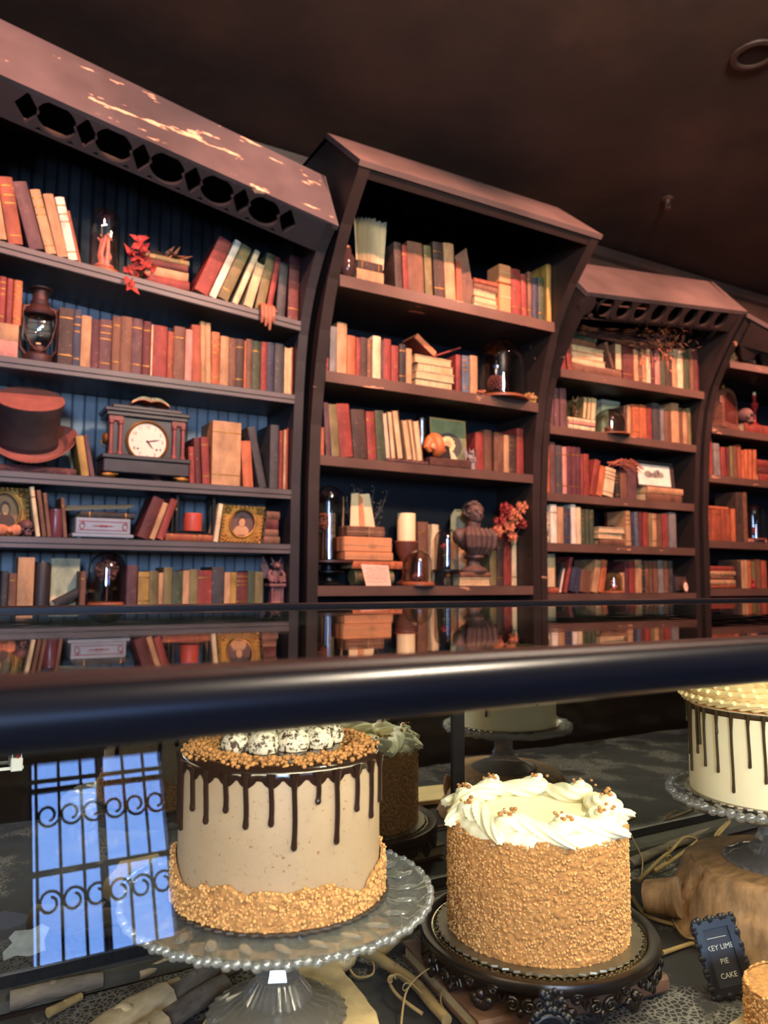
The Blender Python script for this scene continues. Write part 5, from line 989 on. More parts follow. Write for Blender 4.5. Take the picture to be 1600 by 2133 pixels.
# ---- third bookcase
p = spot('31', 1300, 0.03); rn = random.Random(41); c = CASES['3']
t = thing('dried_flower_bundle', 'big bundle of dried brown stems and blooms lying across books', 'dried flowers', (onY(1300,700,p.y).x,p.y-0.03,p.z+0.235))
for k in range(34):
    a0 = onY(1192+rn.uniform(0,20), 678+rn.uniform(0,22), p.y)-t.location; a1 = onY(1330+rn.uniform(0,70),690+rn.uniform(0,45),p.y-0.02)-t.location
    MB().tube([(a0.x,0.02+rn.uniform(-0.02,0.02),a0.z),((a0.x+a1.x)/2,0.01+rn.uniform(-0.02,0.02),(a0.z+a1.z)/2+rn.uniform(-0.01,0.012)),(a1.x,rn.uniform(-0.03,0.03),a1.z)], 0.0022, 5).build('stem', DRYBRN, t)
b = MB()
for k in range(260):
    q = onY(rn.gauss(1378,28), rn.gauss(705,20), p.y-0.01)-t.location; d = Vector((rn.uniform(-0.3,1),rn.uniform(-0.8,0.2),rn.uniform(-1,0.5)))
    leaf(b, (q.x,rn.uniform(-0.045,0.03),q.z), d, (rn.uniform(-1,1),-1,rn.uniform(-1,1)), rn.uniform(0.015,0.04), 0.004)
stuff(b.build('dry_blooms', DRYORG, t, 0))
for k in range(22):
    q = onY(rn.uniform(1330,1415), rn.uniform(700,735), p.y-0.02)-t.location; e = q+Vector((rn.uniform(-0.03,0.06),rn.uniform(-0.01,0.01),-rn.uniform(0.04,0.13)))
    MB().tube([tuple(q),tuple((q+e)/2+Vector((0.012,0,0))),tuple(e)], 0.0014, 4).build('hanging_wisp', DRYORG, t)
a = spot('31', 1283, 0.016)
book('brown', 0.02, 0.145, 0.1, 'patterned thin book leaning left above the brown base book', (a.x-0.025,a.y,a.z+0.051), (0,math.radians(-19),0))
p = spot('32', 1195, 0.05, 0.065); rn = random.Random(9); t = thing('brass_leaf_ornament', 'small leafy metal ornament on the second-shelf stack', 'ornament', p)
for k in range(12): leaf(MB(), (rn.uniform(-0.012,0.016),rn.uniform(-0.02,0.01),0.01+0.008*k), (rn.uniform(-1,1),-0.5,rn.uniform(-0.1,0.9)), (0,-1,0.3), 0.03, 0.009).build('metal_leaf', mat('aged_bronze', (112,82,60), 0.45, 0.6, 0.4, 20), t, 0)
MB().tube([(0,0,0),(0.003,0,0.06),(-0.002,0,0.12)], 0.003, 6).build('stem', GOLD, t)
a = spot('32', 1256, 0.135); b_ = spot('32', 1292, 0.135); h = zof(1270,834,a.y)-a.z
t = thing('pale_green_box', 'pale green wedge-topped box behind the second-shelf dome', 'box', ((a.x+b_.x)/2,a.y,a.z)); wd = b_.x-a.x
MB().bbox(-wd/2,wd/2,0,0.07,0,h*0.9,0.003).build('box_body', mat('pale_green_card', (186,190,150), 0.7), t, 0); MB().bbox(-wd/2-0.003,wd/2+0.003,-0.003,0.073,h*0.9,h,0.003).build('lid', mat('pale_green_lid', (196,198,162), 0.7), t, 0)
p = spot('32', 1271, 0.06); r = (onY(1297,880,p.y).x-onY(1245,880,p.y).x)/2
dome('round glass dome on second shelf of third bookcase', p, r*0.93, zof(1271,852,p.y)-p.z, r*1.12, 0.010)
lump_ball('dried_seed_pod', 'dark dried seed pod inside the third bookcase dome', 'dried flowers', (p.x-0.01,p.y,p.z+0.034), 0.022, DRYBRN, 30, 0.35, 17)
p = spot('33', 1305, 0.02); t = thing('feather_bundle', 'drooping bunch of rust red dried grass over the brown books', 'dried grass', (p.x,p.y,zof(1305,984,p.y)+0.022)); rn = random.Random(51)
for k in range(40):
    x0 = rn.uniform(-0.10,0.0); L_ = rn.uniform(0.06,0.15)
    MB().tube([(x0,0.03+rn.uniform(-0.02,0.03),rn.uniform(0.006,0.04)),(x0+L_*0.5,0.01+rn.uniform(-0.02,0.02),0.02+rn.uniform(0,0.04)),(x0+L_,-0.012+rn.uniform(-0.012,0.012),rn.uniform(-0.03,0.02))], [0.003,0.0025,0.001], 5).build('grass_blade', mat('rust_grass', (158,92,70), 0.8, 0, 0.3, 30), t)
p = spot('33', 1368, 0.05); x0, x1 = onY(1329,990,p.y).x, onY(1406,990,p.y).x; zf2 = zf+0.001; h = zof(1368,961,p.y)-zf2
t = thing('framed_sketch', 'framed pale sketch of a reclining form on two old books', 'picture frame', (x0,p.y,zf2), rot=(-0.10,0,0)); w_ = x1-x0
fm = MB().box(0,w_,0,0.012,0,0.012).box(0,w_,0,0.012,h-0.02,h).box(0,0.008,0,0.012,0.012,h-0.02).box(w_-0.028,w_,0,0.012,0.012,h-0.02); fm.build('frame', mat('pewter_frame', (66,62,60), 0.4, 0.4), t, 0)
MB().box(0.008,w_-0.028,0.004,0.008,0.012,h-0.02).build('sheet', mat('sketch_paper', (222,214,196), 0.7), t, 0)
sk = mat('sketch_graphite', (128,128,118), 0.8); b = MB()
for cx_, cz_, rx, rz_ in ((0.33,0.50,0.11,0.14),(0.46,0.47,0.10,0.10),(0.56,0.52,0.08,0.16),(0.68,0.5,0.09,0.12),(0.62,0.62,0.05,0.10)):
    b.prism([(w_*cx_*0.95+w_*rx*math.cos(q*PI/8),h*cz_+h*rz_*math.sin(q*PI/8)) for q in range(16)], 0.0034, 0.0042, 'y')
b.build('pencil_drawing', sk, t, 0)
p = spot('34', 1139, 0.04, 0.095); t = thing('small_figurine', 'tiny pale figurine on a stack at fourth shelf left end', 'figurine', p)
b = MB().lathe([(0,0),(0.014,0),(0.014,0.006),(0.008,0.014),(0.011,0.034),(0.006,0.048),(0,0.05)], 14).ball((0,0,0.057), 0.009, (1,1,1.1), 10, 8)
fput('figure_body', fuse(b, 0.002, 1), mat('ivory', (186,164,130), 0.5), t); MB().bbox(-0.014,0.014,-0.014,0.014,-0.004,0.0005,0.001).build('plinth', WOODB, t, 0)
a = spot('34', 1272, 0.15); b_ = spot('34', 1305, 0.15)
book('dred', 0.03, zof(1290,1068,a.y)-a.z, b_.x-a.x+0.02, 'large dark red book standing face out behind cream stack', (b_.x,a.y,a.z), (0,0,PI/2), flip=True)
p = spot('34', 1276, 0.05, 0.0975); t = thing('inkwell', 'small dark inkwell on the cream stack, fourth shelf', 'inkwell', p)
MB().lathe([(0,0),(0.02,0),(0.022,0.004),(0.016,0.012),(0.006,0.016),(0.0,0.016)], 16).build('well', BLACKMET, t); MB().lathe([(0,0.016),(0.005,0.016),(0.004,0.024),(0.012,0.03),(0.012,0.034),(0,0.036)], 14).build('cap', SPR, t)
a = spot('35', 1163, 0.06)
for k, (dx, col, ln, h, wd) in enumerate(((-0.006,'black',14,0.16,'black thin book slumped beside the upright tan book'),(0.009,'white',14,0.13,'off-white thin book slumped beside the upright tan book'))):
    book(col, 0.012, h, 0.1, wd, (a.x+dx,a.y,a.z+0.006), (0,math.radians(ln),0))
p = spot('35', 1277, 0.06); r = (onY(1292,1215,p.y).x-onY(1262,1215,p.y).x)/2
dome('small glass dome on lowest shelf of third bookcase', p, r*0.95, zof(1277,1189,p.y)-p.z, r*1.1, 0.012)
b_ = lump_ball('dried_mushroom', 'stack of dried mushroom caps inside the lowest dome', 'dried mushrooms', (p.x,p.y,p.z+0.04), 0.02, DRYORG, 10, 0.5, 19, (0.8,0.8,1.5))
a = spot('35', 1406, 0.05); h = zof(1418,1197,a.y)-a.z; wd = onY(1434,1220,a.y).x-a.x
t = thing('dark_picture_frame', 'small dark frame at right end of lowest third shelf', 'picture frame', a, rot=(-0.08,0,0))
MB().bbox(0,wd,0,0.01,0,h,0.002).build('frame', BLACKMET, t, 0); MB().box(0.01,wd-0.01,-0.001,0.002,0.012,h-0.012).build('backing', mat('frame_inner', (60,48,44), 0.6), t, 0)
p = spot('35', 1430, 0.02); h = zof(1430,1206,p.y)-p.z
t = thing('oval_cameo_frame', 'oval pale cameo in a pointed bronze frame, lowest third shelf', 'picture frame', p, rot=(-0.1,0,0))
MB().prism([(0.024*math.cos(q*PI/12),h*0.45+h*0.44*math.sin(q*PI/12)*(1+0.18*max(0,math.sin(q*PI/12))**6)) for q in range(24)], 0, 0.01, 'y').build('frame', mat('aged_bronze2', (120,74,58), 0.45, 0.5), t, 0)
MB().prism([(0.016*math.cos(q*PI/12),h*0.43+h*0.33*math.sin(q*PI/12)) for q in range(24)], -0.0015, 0.001, 'y').build('cameo_face', mat('cameo_cream', (226,204,180), 0.5), t, 0)
MB().prism([(0.003+0.005*math.cos(q*PI/8),h*0.48+h*0.11*math.sin(q*PI/8)) for q in range(16)], -0.0025, -0.001, 'y').build('cameo_profile', mat('cameo_shadow', (186,150,124), 0.6), t, 0)

# ---- far right bookcase
def loose_hand(label, loc, rz, s):
    t = thing('plaster_hand', label, 'hand', loc, rz); t.scale = (s,s,s)
    b = MB().ball((0,0,0.02), 0.03, (1.0,1.1,0.55), 14, 10)
    for x, l in ((-0.024,0.05),(-0.008,0.058),(0.008,0.054),(0.023,0.042)): b.tube([(x,-0.018,0.024),(x*1.05,-0.018-l*0.4,0.034),(x*1.1,-0.018-l*0.75,0.022),(x*1.1,-0.018-l*0.8,0.007)], [0.009,0.0085,0.008,0.006], 8)
    b.tube([(0.022,0.008,0.02),(0.042,-0.012,0.02),(0.046,-0.03,0.010)], [0.01,0.0085,0.007], 8); b.tube([(0,0.02,0.02),(0,0.06,0.022)], [0.019,0.017], 10)
    fput('hand_form', fuse(b, 0.0024, 2), mat('hand_wood2', (150,92,74), 0.5, 0, 0.25, 14), t); return t
p = spot('41', 1592, 0.06); loose_hand('rust-coloured hand lying at the right photo edge, top shelf', p, 0.5, 1.1)
p = spot('42', 1509, 0.075); H = zof(1512,797,p.y)-p.z; hw = (onY(1541,850,p.y).x-onY(1483,850,p.y).x)/2
t = thing('gothic_shelf_clock', 'arched wooden shelf clock with finial on far right bookcase', 'clock', p, 0.25); CW = mat('clock_walnut', (108,70,56), 0.45, 0, 0.3, 10, stretch=(1,1,4))
MB().bbox(-hw,hw,-0.05,0.05,0,0.03,0.004).build('base', CW, t, 0); ar = [(-hw*0.88,0.03),(hw*0.88,0.03),(hw*0.88,H*0.5)]+[(hw*0.88*math.cos(q*PI/16)**0.8 if q < 8 else 0.0,H*0.5+H*0.34*math.sin(q*PI/16)) for q in range(1,9)]
ar += [(-x,z) for x, z in ar[-2:2:-1]]+[(-hw*0.88,H*0.5)]
MB().prism(ar, -0.04, 0.045, 'y').build('arched_case', CW, t, 0)
MB().prism([(x*0.72,0.05+(z-0.03)*0.8) for x, z in ar], -0.043, -0.039, 'y').build('door_glass', mat('clock_glass_dark', (86,44,38), 0.2), t, 0)
MB().lathe([(0,H*0.82),(0.02,H*0.84),(0.012,H*0.88),(0.016,H*0.92),(0.006,H*0.96),(0,H)], 14).build('finial', GOLD, t)
for s in (-1,1): MB().lathe([(0,H*0.5),(0.012,H*0.5),(0.008,H*0.55),(0.01,H*0.6),(0,H*0.68)], 10, (s*hw*0.86,-0.03,0)).build('corner_finial', CW, t)
p = spot('42', 1553, 0.05, 0.0585); skull('bronze-toned skull on a red book beside the arched clock', p, 0.95, SKM, 0.25)
p = spot('42', 1574, 0.06, 0.0585); t = thing('candlestick', 'red glass candlestick behind the skull', 'candlestick', p); h = zof(1574,818,p.y)-p.z
MB().lathe([(0,0),(0.026,0),(0.028,0.006),(0.008,0.02),(0.006,h*0.4),(0.02,h*0.55),(0.024,h*0.66),(0.008,h*0.74),(0.012,h*0.86),(0.016,h*0.9),(0,h*0.9)], 20).build('stem', mat('red_glass', (140,36,36), 0.15), t); MB().lathe([(0,h*0.9),(0.009,h*0.9),(0.009,h),(0,h)], 12).build('candle_stub', WAX, t)
p = spot('44', 1573, 0.055, 0.0185); r = (onY(1584,1090,p.y).x-onY(1561,1090,p.y).x)/2
dome('narrow glass dome with red bloom on the far right bookcase', p, r*1.1, zof(1573,1050,p.y)-p.z, r*1.25, 0.008)
lump_ball('dried_bloom', 'red dried bloom inside far right narrow dome', 'dried flowers', (p.x,p.y,p.z+0.06), 0.018, DRYRED, 26, 0.35, 23, (0.8,0.8,1.6))
p = spot('45', 1569, 0.012); t = thing('red_perfume_bottle', 'tiny dark red glass bottle on far right lowest shelf', 'bottle', p)
MB().lathe([(0,0),(0.016,0),(0.018,0.006),(0.016,0.024),(0.006,0.03),(0.006,0.036),(0,0.036)], 16).build('body', mat('red_glass', (140,36,36)), t); MB().ball((0,0,0.046), 0.011, (1,1,1), 10, 8).build('stopper', mat('red_glass', (140,36,36)), t)

# ================================================================== display case
def darkglass(name, tint, base): return thin_glass(name, tint, base)
TOPZ = -0.040; YF = 0.35; YK = 1.045; DX0, DX1 = -1.1, 2.3; DECK = -0.465; YM = 0.96
BEZ = mat('black_lacquered_wood', (24,22,27), 0.30, 0, 0.3, 14, 0.06, spec=0.5, stretch=(0.4,2,2))
RIM = mat('oxblood_wood_rim', (60,32,28), 0.4, 0, 0.3, 10, 0.05, stretch=(0.5,4,1))
t = thing('display_case', 'black wooden cake display case with glass top and glass front', 'display case', (0.6,0.65,FLOOR)); DC = t
T = Matrix.Translation((-0.6,-0.65,-FLOOR))
nose = [(0.31-0.0125*math.sin(q*PI/10), -0.0520+0.0125*math.cos(q*PI/10)) for q in range(11)]
MB(T).prism([(YF-0.004,-0.0645),(YF-0.004,TOPZ-0.004),(0.322,TOPZ-0.001),(0.318,TOPZ-0.003),(0.315,TOPZ-0.0005)]+nose+[(0.33,-0.0645)], DX0, DX1).build('front_rail', BEZ, t)
MB(T).prism([(YF+0.012,TOPZ-0.006),(YF+0.012,TOPZ-0.002),(YF-0.004,TOPZ+0.001),(0.322,TOPZ+0.0015),(0.318,TOPZ-0.001),(YF-0.004,TOPZ-0.006)], DX0, DX1).build('rim_strip', RIM, t)
MB(T).prism([(YK-0.01,TOPZ-0.03),(YK-0.01,TOPZ+0.001),(YK+0.004,TOPZ+0.003),(YK+0.006,TOPZ),(YK+0.02,TOPZ+0.002),(YK+0.03,TOPZ-0.006),(YK+0.03,TOPZ-0.03)], DX0, DX1).build('back_rail', BEZ, t)
def glasstop():
    m = thin_glass('case_top_glass', (0.80,0.88,0.82), 0.05); nt = m.node_tree
    gl = [n for n in nt.nodes if n.type == 'BSDF_GLOSSY'][0]; v = coords(nt); f = noise_n(nt, v, 60, 6); r = ramp(nt, f, ((0.45,(0.0,0,0,1)),(0.8,(0.12,0.12,0.12,1)))); nt.links.new(r, gl.inputs['Roughness']); return m
MB(T).box(DX0+0.02,DX1-0.02,YF-0.004,YK-0.01,TOPZ-0.008,TOPZ-0.003).build('top_glass', glasstop(), t, 0)
FT = math.radians(15.0); YG = YF-0.002; zt_, zb_ = -0.064, -0.50
MB(T).prism([(YG,zt_),(YG-(zt_-zb_)*math.tan(FT),zb_),(YG-(zt_-zb_)*math.tan(FT)+0.005,zb_),(YG+0.005,zt_)], DX0+0.02, DX1-0.02).build('front_glass', thin_glass('case_front_glass', (0.97,0.99,0.985), 0.055), t, 0)
YB0 = YG-(zt_-zb_)*math.tan(FT)
MB(T).prism([(YB0-0.015,zb_-0.0),(YB0+0.03,zb_),(YB0+0.03,zb_-0.05),(YB0-0.015,zb_-0.05)], DX0, DX1).build('bottom_rail', BEZ, t, 0)
MB(T).box(DX0,DX1,YB0+0.03,YM+0.03,DECK-0.05,DECK-0.006).build('deck_board', W_DARK, t, 0)
MB(T).box(DX0,DX1,YB0+0.02,YK+0.03,FLOOR,DECK-0.05).build('base_cabinet', W_DARK, t, 0)
for x in (DX0,DX1-0.02): MB(T).box(x,x+0.02,YB0+0.03,YK+0.03,DECK-0.05,TOPZ-0.03).build('end_panel', W_DARK, t, 0)
# sliding glass doors at the back, with dark frames
BACKG = thin_glass('tinted_back_glass', (0.40,0.44,0.40), 0.48)
px = onY(905,1700,YM).x; px2 = onY(965,1700,YM).x
for a, b, y in ((DX0+0.02,px2,YM),(px,DX1-0.02,YM+0.014)):
    d = MB(T).box(a,b,y,y+0.004,DECK+0.03,TOPZ-0.03).build('sliding_door', BACKG, t, 0)
    f = MB(T).box(a,a+0.02,y-0.004,y+0.009,DECK+0.03,TOPZ-0.03).box(b-0.02,b,y-0.004,y+0.009,DECK+0.03,TOPZ-0.03).box(a+0.02,b-0.02,y-0.004,y+0.009,DECK+0.022,DECK+0.034); f.build('door_frame', BLACKMET, d, 0)
MB(T).prism([(YM-0.014,DECK),(YM+0.03,DECK),(YM+0.03,DECK+0.02),(YM+0.008,DECK+0.02),(YM-0.002,DECK+0.014),(YM-0.014,DECK+0.012)], DX0+0.02, DX1-0.02).build('door_track', mat('dull_track', (96,92,86), 0.35, 0.6), t, 0)
LEDM = emit('led_diffuser', (255,232,170), 2.0)
MB(T).box(DX0+0.05,DX1-0.05,YF+0.000,YF+0.008,-0.073,-0.0648).build('light_channel', mat('brass_channel', (150,136,96), 0.35, 0.6), t, 0)
light('case_led_strip', 'AREA', (0.6,YF+0.016,-0.062), 13.5, (1.0,0.86,0.58), (0.6,YF+0.24,-0.40), shape='RECTANGLE', size=3.0, size_y=0.012)

# black cloth with lace over the deck
def lace():
    m, nt, b = nodes('black_lace_cloth'); v = coords(nt); f = noise_n(nt, v, 9, 4); vo = nt.nodes.new('ShaderNodeTexVoronoi'); nt.links.new(v, vo.inputs['Vector']); vo.inputs['Scale'].default_value = 160; vo.feature = 'DISTANCE_TO_EDGE'
    th = ramp(nt, vo.outputs['Distance'], ((0.06,(105,98,92)),(0.16,(30,26,27)))); mk = ramp(nt, f, ((0.5,(0,0,0,1)),(0.56,(1,1,1,1))))
    nt.links.new(mixc(nt, mk, rgb((32,28,29)), th), b.inputs['Base Color']); b.inputs['Roughness'].default_value = 0.85; return m
b = MB(); nx, ny = 120, 40
for j in range(ny+1):
    for i in range(nx+1):
        x = DX0+0.03+(DX1-DX0-0.06)*i/nx; y = YB0+0.04+(YM-0.016-YB0-0.04)*j/ny
        b.v.append((x-0.6,y-0.6,0.006*(mnoise.noise(Vector((x*9,y*9,0)))+0.6*mnoise.noise(Vector((x*25,y*25,3))))-0.003))
b.f = [(j*(nx+1)+i,j*(nx+1)+i+1,(j+1)*(nx+1)+i+1,(j+1)*(nx+1)+i) for j in range(ny) for i in range(nx)]
o = b.build('deck_cloth', lace(), None, 60); o.location = (0.6,0.6,DECK); tag(o, 'rumpled black lace cloth covering the display case floor', 'cloth')

# ------------------------------------------------------------------ cakes
CRUMB = mat('graham_crumb', (176,124,74), 0.85, 0, 0.4, 220, 0.5, bd=0.001)
CRUMBD = mat('golden_crumb', (184,128,74), 0.85, 0, 0.35, 260, 0.5, bd=0.001)
def speckled():
    m, nt, b = nodes('speckled_buttercream'); v = coords(nt); f = noise_n(nt, v, 260, 3); g = noise_n(nt, v, 14, 4)
    c = ramp(nt, g, ((0.3,(168,140,110)),(0.7,(182,154,124)))); s = ramp(nt, f, ((0.63,(0,0,0,1)),(0.68,(1,1,1,1))))
    nt.links.new(mixc(nt, s, c, rgb((140,100,64))), b.inputs['Base Color']); b.inputs['Roughness'].default_value = 0.55; bump_n(nt, b, noise_n(nt, v, 120, 4), 0.25, 0.0015)
    b.inputs['Subsurface Weight'].default_value = 0.1; b.inputs['Subsurface Radius'].default_value = (0.01,0.007,0.004); return m
SPECK = speckled()
CHOC = mat('chocolate_ganache', (44,27,20), 0.16, 0, 0.15, 10, 0.02, spec=0.6)
CHOC2 = mat('dark_drizzle', (58,44,28), 0.3, 0, 0.15, 10, 0.02)
BUTTER = mat('pale_buttercream', (240,224,186), 0.5, 0, 0.05, 10, 0.05, sub=0.12)
CREAMF = mat('white_cream_frosting', (248,238,204), 0.45, 0, 0.04, 10, 0.04, sub=0.12)
BOARD = mat('silver_cake_board', (128,116,98), 0.35, 0.7, 0.2, 20, 0.1)
def on_cyl(px, py, c, r):                          # first hit of a pixel ray with a vertical cylinder
    d = pdir(px, py); A = d.x*d.x+d.y*d.y; B = -2*(d.x*c[0]+d.y*c[1]); C = c[0]**2+c[1]**2-r*r; D = B*B-4*A*C
    if D < 0: tt = -B/(2*A)
    else: tt = (-B-math.sqrt(D))/(2*A)
    return d*tt
def crumb_band(c, r, zlo, zhi, na, nz, amp, m, parent, name, edge=None, seed=0, cap=False):
    b = MB()
    for j in range(nz+1):
        for i in range(na):
            a = 2*PI*i/na; top = zhi+(edge(a) if edge else 0); z = zlo+(top-zlo)*j/nz
            p_ = Vector((r*math.cos(a)*1.0,r*math.sin(a),z+seed))
            dd = mnoise.voronoi(p_*150)[0]; d = amp*(1.0-1.5*dd[0])+amp*0.9*mnoise.noise(p_*60)+amp*0.5*mnoise.noise(p_*330)
            if j == nz: d = -amp*1.6
            if j == 0: d *= 0.5
            b.v.append(((r+d)*math.cos(a),(r+d)*math.sin(a),z+amp*0.6*mnoise.noise(p_*120+Vector((7,3,1)))))
    b.f = [(j*na+i,j*na+(i+1)%na,(j+1)*na+(i+1)%na,(j+1)*na+i) for j in range(nz) for i in range(na)]
    o = b.build(name, m, parent, 80); rn = random.Random(seed+90); lb = MB(); cnt = int(2*PI*r*(zhi-zlo)/0.0000075)
    for k in range(min(9000,cnt)):
        a = rn.uniform(0,2*PI); top = zhi+(edge(a) if edge else 0); z = rn.uniform(zlo+0.001,top); s = rn.uniform(0.0009,0.0021)
        q = r+amp*rn.uniform(-0.6,0.7); lb.ball((q*math.cos(a),q*math.sin(a),z), s, (1,rn.uniform(0.7,1.3),rn.uniform(0.7,1.2)), 5, 4)
    stuff(lb.build('loose_crumbs', mat('light_crumb', (214,160,100), 0.85, 0, 0.3, 200, 0.4, bd=0.001), parent, 60)); return o
def drips(c, r, ztop, ends, m, parent, wd, extra):
    lst = []
    for px, py in ends:
        q = on_cyl(px, py, c, r); lst.append((math.atan2(q.y-c[1],q.x-c[0]), q.z))
    lst += extra
    for a, zb in lst:
        n = 9; L = ztop-zb; pts = []; rad = []
        for k in range(n):
            u = k/(n-1); z = ztop-L*u; rr = r+0.0012; pts.append((rr*math.cos(a+0.006*math.sin(u*5+a)),rr*math.sin(a+0.006*math.sin(u*5+a)),z-c[2])); rad.append(wd*(1.7 if k == 0 else (1.25 if k == 1 else (1.12 if k == n-1 else 0.92))))
        d = MB().tube(pts, rad, 8); d.ball(pts[-1], wd*1.12, (1,1,1.15), 8, 6); d.build('drip', m, parent, 60)
    return lst
def board(parent, r, z, scal=60, m=None):
    MB().lathe([(0,z),(r,z),(r*1.005,z+0.0015),(r,z+0.003),(0,z+0.003)], scal*4, fn=lambda a,k: 1+0.012*math.sin(a*scal)).build('cake_board', m or BOARD, parent)
# --- cake with crumb collar (nearest left)
c1 = (0.315,0.760); Z1b, Z1t = -0.3165, -0.176; r1 = 0.1035
k1 = thing('drip_cake', 'speckled tan cake with chocolate drips and crumb collar on glass stand', 'cake', (c1[0],c1[1],Z1b)); cc = (c1[0],c1[1],Z1b); H = Z1t-Z1b
board(k1, r1*1.07, 0, m=mat('dark_cake_board', (60,48,40), 0.5))
MB().lathe([(0,0.003),(r1*0.99,0.003),(r1*0.985,H*0.5),(r1*0.98,H-0.004),(r1*0.965,H),(0,H)], 96).build('frosted_body', SPECK, k1, 40)
crumb_band(cc, r1*1.035, 0.002, 0.036, 420, 34, 0.0022, CRUMB, k1, 'crumb_collar', lambda a: 0.008*math.sin(3*a+1.2)+0.004*math.sin(7*a)+0.006*math.sin(2*a+2)+0.007*mnoise.noise(Vector((6*math.cos(a),6*math.sin(a),1)))+0.003*mnoise.noise(Vector((25*math.cos(a),25*math.sin(a),4))), 1)
lst = drips(cc, r1*0.985, Z1t-0.002, [(379,1722),(403,1682),(430,1709),(471,1686),(512,1720),(564.5,1715),(612,1765),(662,1668),(700,1751),(742,1683),(771,1697),(788,1664)], CHOC, k1, 0.0027, [(0.3+0.22*i,Z1t-0.03-0.02*((i*7) % 3)) for i in range(12)])
sc_ = sorted(a for a, _ in lst)
def scal(a):
    dmin = min(abs((a-q+PI) % (2*PI)-PI) for q in sc_); return 0.0075*max(0, 1-dmin/0.085)**0.6
b = MB(); n = 360; pr = ((0.0,0.0035),(0.90,0.0035),(0.975,0.0028),(1.0,-0.001),(1.006,-0.006),(1.004,-0.0085))
for k, (q, z) in enumerate(pr):
    for i in range(n):
        a = 2*PI*i/n; dz = -scal(a) if k == 5 else (-scal(a)*0.4 if k == 4 else 0); b.v.append((max(q,1e-4)*r1*0.985*math.cos(a),max(q,1e-4)*r1*0.985*math.sin(a),H+z+dz))
b.f = [(k*n+i,k*n+(i+1)%n,(k+1)*n+(i+1)%n,(k+1)*n+i) for k in range(len(pr)-1) for i in range(n)]+[tuple(range(n))]
b.build('ganache_top', CHOC, k1, 60)
b = MB(); rn = random.Random(61)
for k in range(1500):
    a = rn.uniform(0,2*PI); q = r1*(0.80+0.11*rn.gauss(0,0.75)); q = max(r1*0.6,min(r1*0.965,q)); s = rn.uniform(0.0012,0.0032); hgt = H+0.003+0.008*max(0,1-abs(q/r1-0.80)/0.14)*rn.random()
    b.ball((q*math.cos(a),q*math.sin(a),hgt), s, (1,rn.uniform(0.7,1.2),0.8), 5, 4)
stuff(b.build('crumb_ring', CRUMBD, k1, 60))
MER = mat('toasted_meringue', (236,222,196), 0.6, 0, 0.1, 20, 0.1)
def toasted():
    m, nt, bb = nodes('toasted_speckle'); v = coords(nt); f = noise_n(nt, v, 210, 4); g = noise_n(nt, v, 60, 3)
    nt.links.new(mixc(nt, ramp(nt, f, ((0.48,(0,0,0,1)),(0.58,(1,1,1,1)))), rgb((228,214,190)), rgb((74,52,34))), bb.inputs['Base Color']); bb.inputs['Roughness'].default_value = 0.65; return m
TOAST = toasted()
for i, (x, y, rr) in enumerate(((0,-0.03,0.017),(0.028,-0.03,0.016),(-0.03,-0.026,0.016),(0.05,-0.012,0.015),(-0.052,-0.008,0.015),(0.014,0.002,0.018),(-0.018,0.004,0.018),(0.035,0.02,0.016),(0.0,0.035,0.017),(-0.035,0.028,0.016))):
    MB().lathe([(0,0),(rr*0.9,0.001),(rr,rr*0.5),(rr*0.85,rr*0.95),(rr*0.45,rr*1.25),(0,rr*1.32)], 18, (x,y,H+0.003), fn=lambda a,k: 1+0.05*math.sin(a*6+k)).build('toasted_marshmallow', TOAST, k1, 60)
# --- crumb-sided cake with piped border (centre right)
c2 = (0.631,0.730); Z2b, Z2t = -0.4095, -0.2835; r2 = 0.104; H = Z2t-Z2b
k2 = thing('crumb_coated_cake', 'cake coated in golden crumbs with white piped cream border', 'cake', (c2[0],c2[1],Z2b)); cc = (c2[0],c2[1],Z2b)
board(k2, r2*1.13, 0)
MB().lathe([(0,0.003),(r2*0.97,0.003),(r2*0.97,H),(0,H)], 96).build('cake_core', CRUMB, k2, 40)
crumb_band(cc, r2, 0.002, H+0.001, 520, 96, 0.0021, CRUMBD, k2, 'crumb_coating', lambda a: 0.0025*math.sin(5*a)+0.002*math.sin(11*a), 2)
MB().lathe([(0,H+0.0045),(r2*0.80,H+0.0045),(r2*0.95,H+0.003),(r2*0.985,H-0.001),(r2*0.985,H-0.006),(r2*0.9,H-0.006)], 96, fn=None).build('cream_top', CREAMF, k2, 60)
def shell_mesh(L, R, turns, lobes=6, n=44, m_=30, hook=0.35):
    b = MB()
    for k in range(n):
        u = k/(n-1); rr = R*(math.sin(min(1,u*3.2)*PI/2)**0.7)*(1-0.72*u**1.1)+0.0006; x = L*(u-0.15); z = R*0.72*(1-u)**0.8*(1 if u > 0.05 else 0.9); y = R*hook*math.sin(u*PI*1.4)
        tw = turns*2*PI*u
        for i in range(m_):
            a = 2*PI*i/m_; q = rr*(1+0.20*math.cos(lobes*(a)-tw*lobes*0.5)); b.v.append((x+0.35*rr*math.sin(a-tw)*0.5,y+q*math.cos(a),z+0.8*q*math.sin(a)))
    b.f = [(k*m_+i,k*m_+(i+1)%m_,(k+1)*m_+(i+1)%m_,(k+1)*m_+i) for k in range(n-1) for i in range(m_)]+[tuple(range(m_-1,-1,-1)),tuple((n-1)*m_+i for i in range(m_))]
    return b.mesh('frosting_shell', 75)
sm = shell_mesh(0.088, 0.0165, 1.2); sm.materials.append(CREAMF)
rn = random.Random(71); ro = r2*0.84
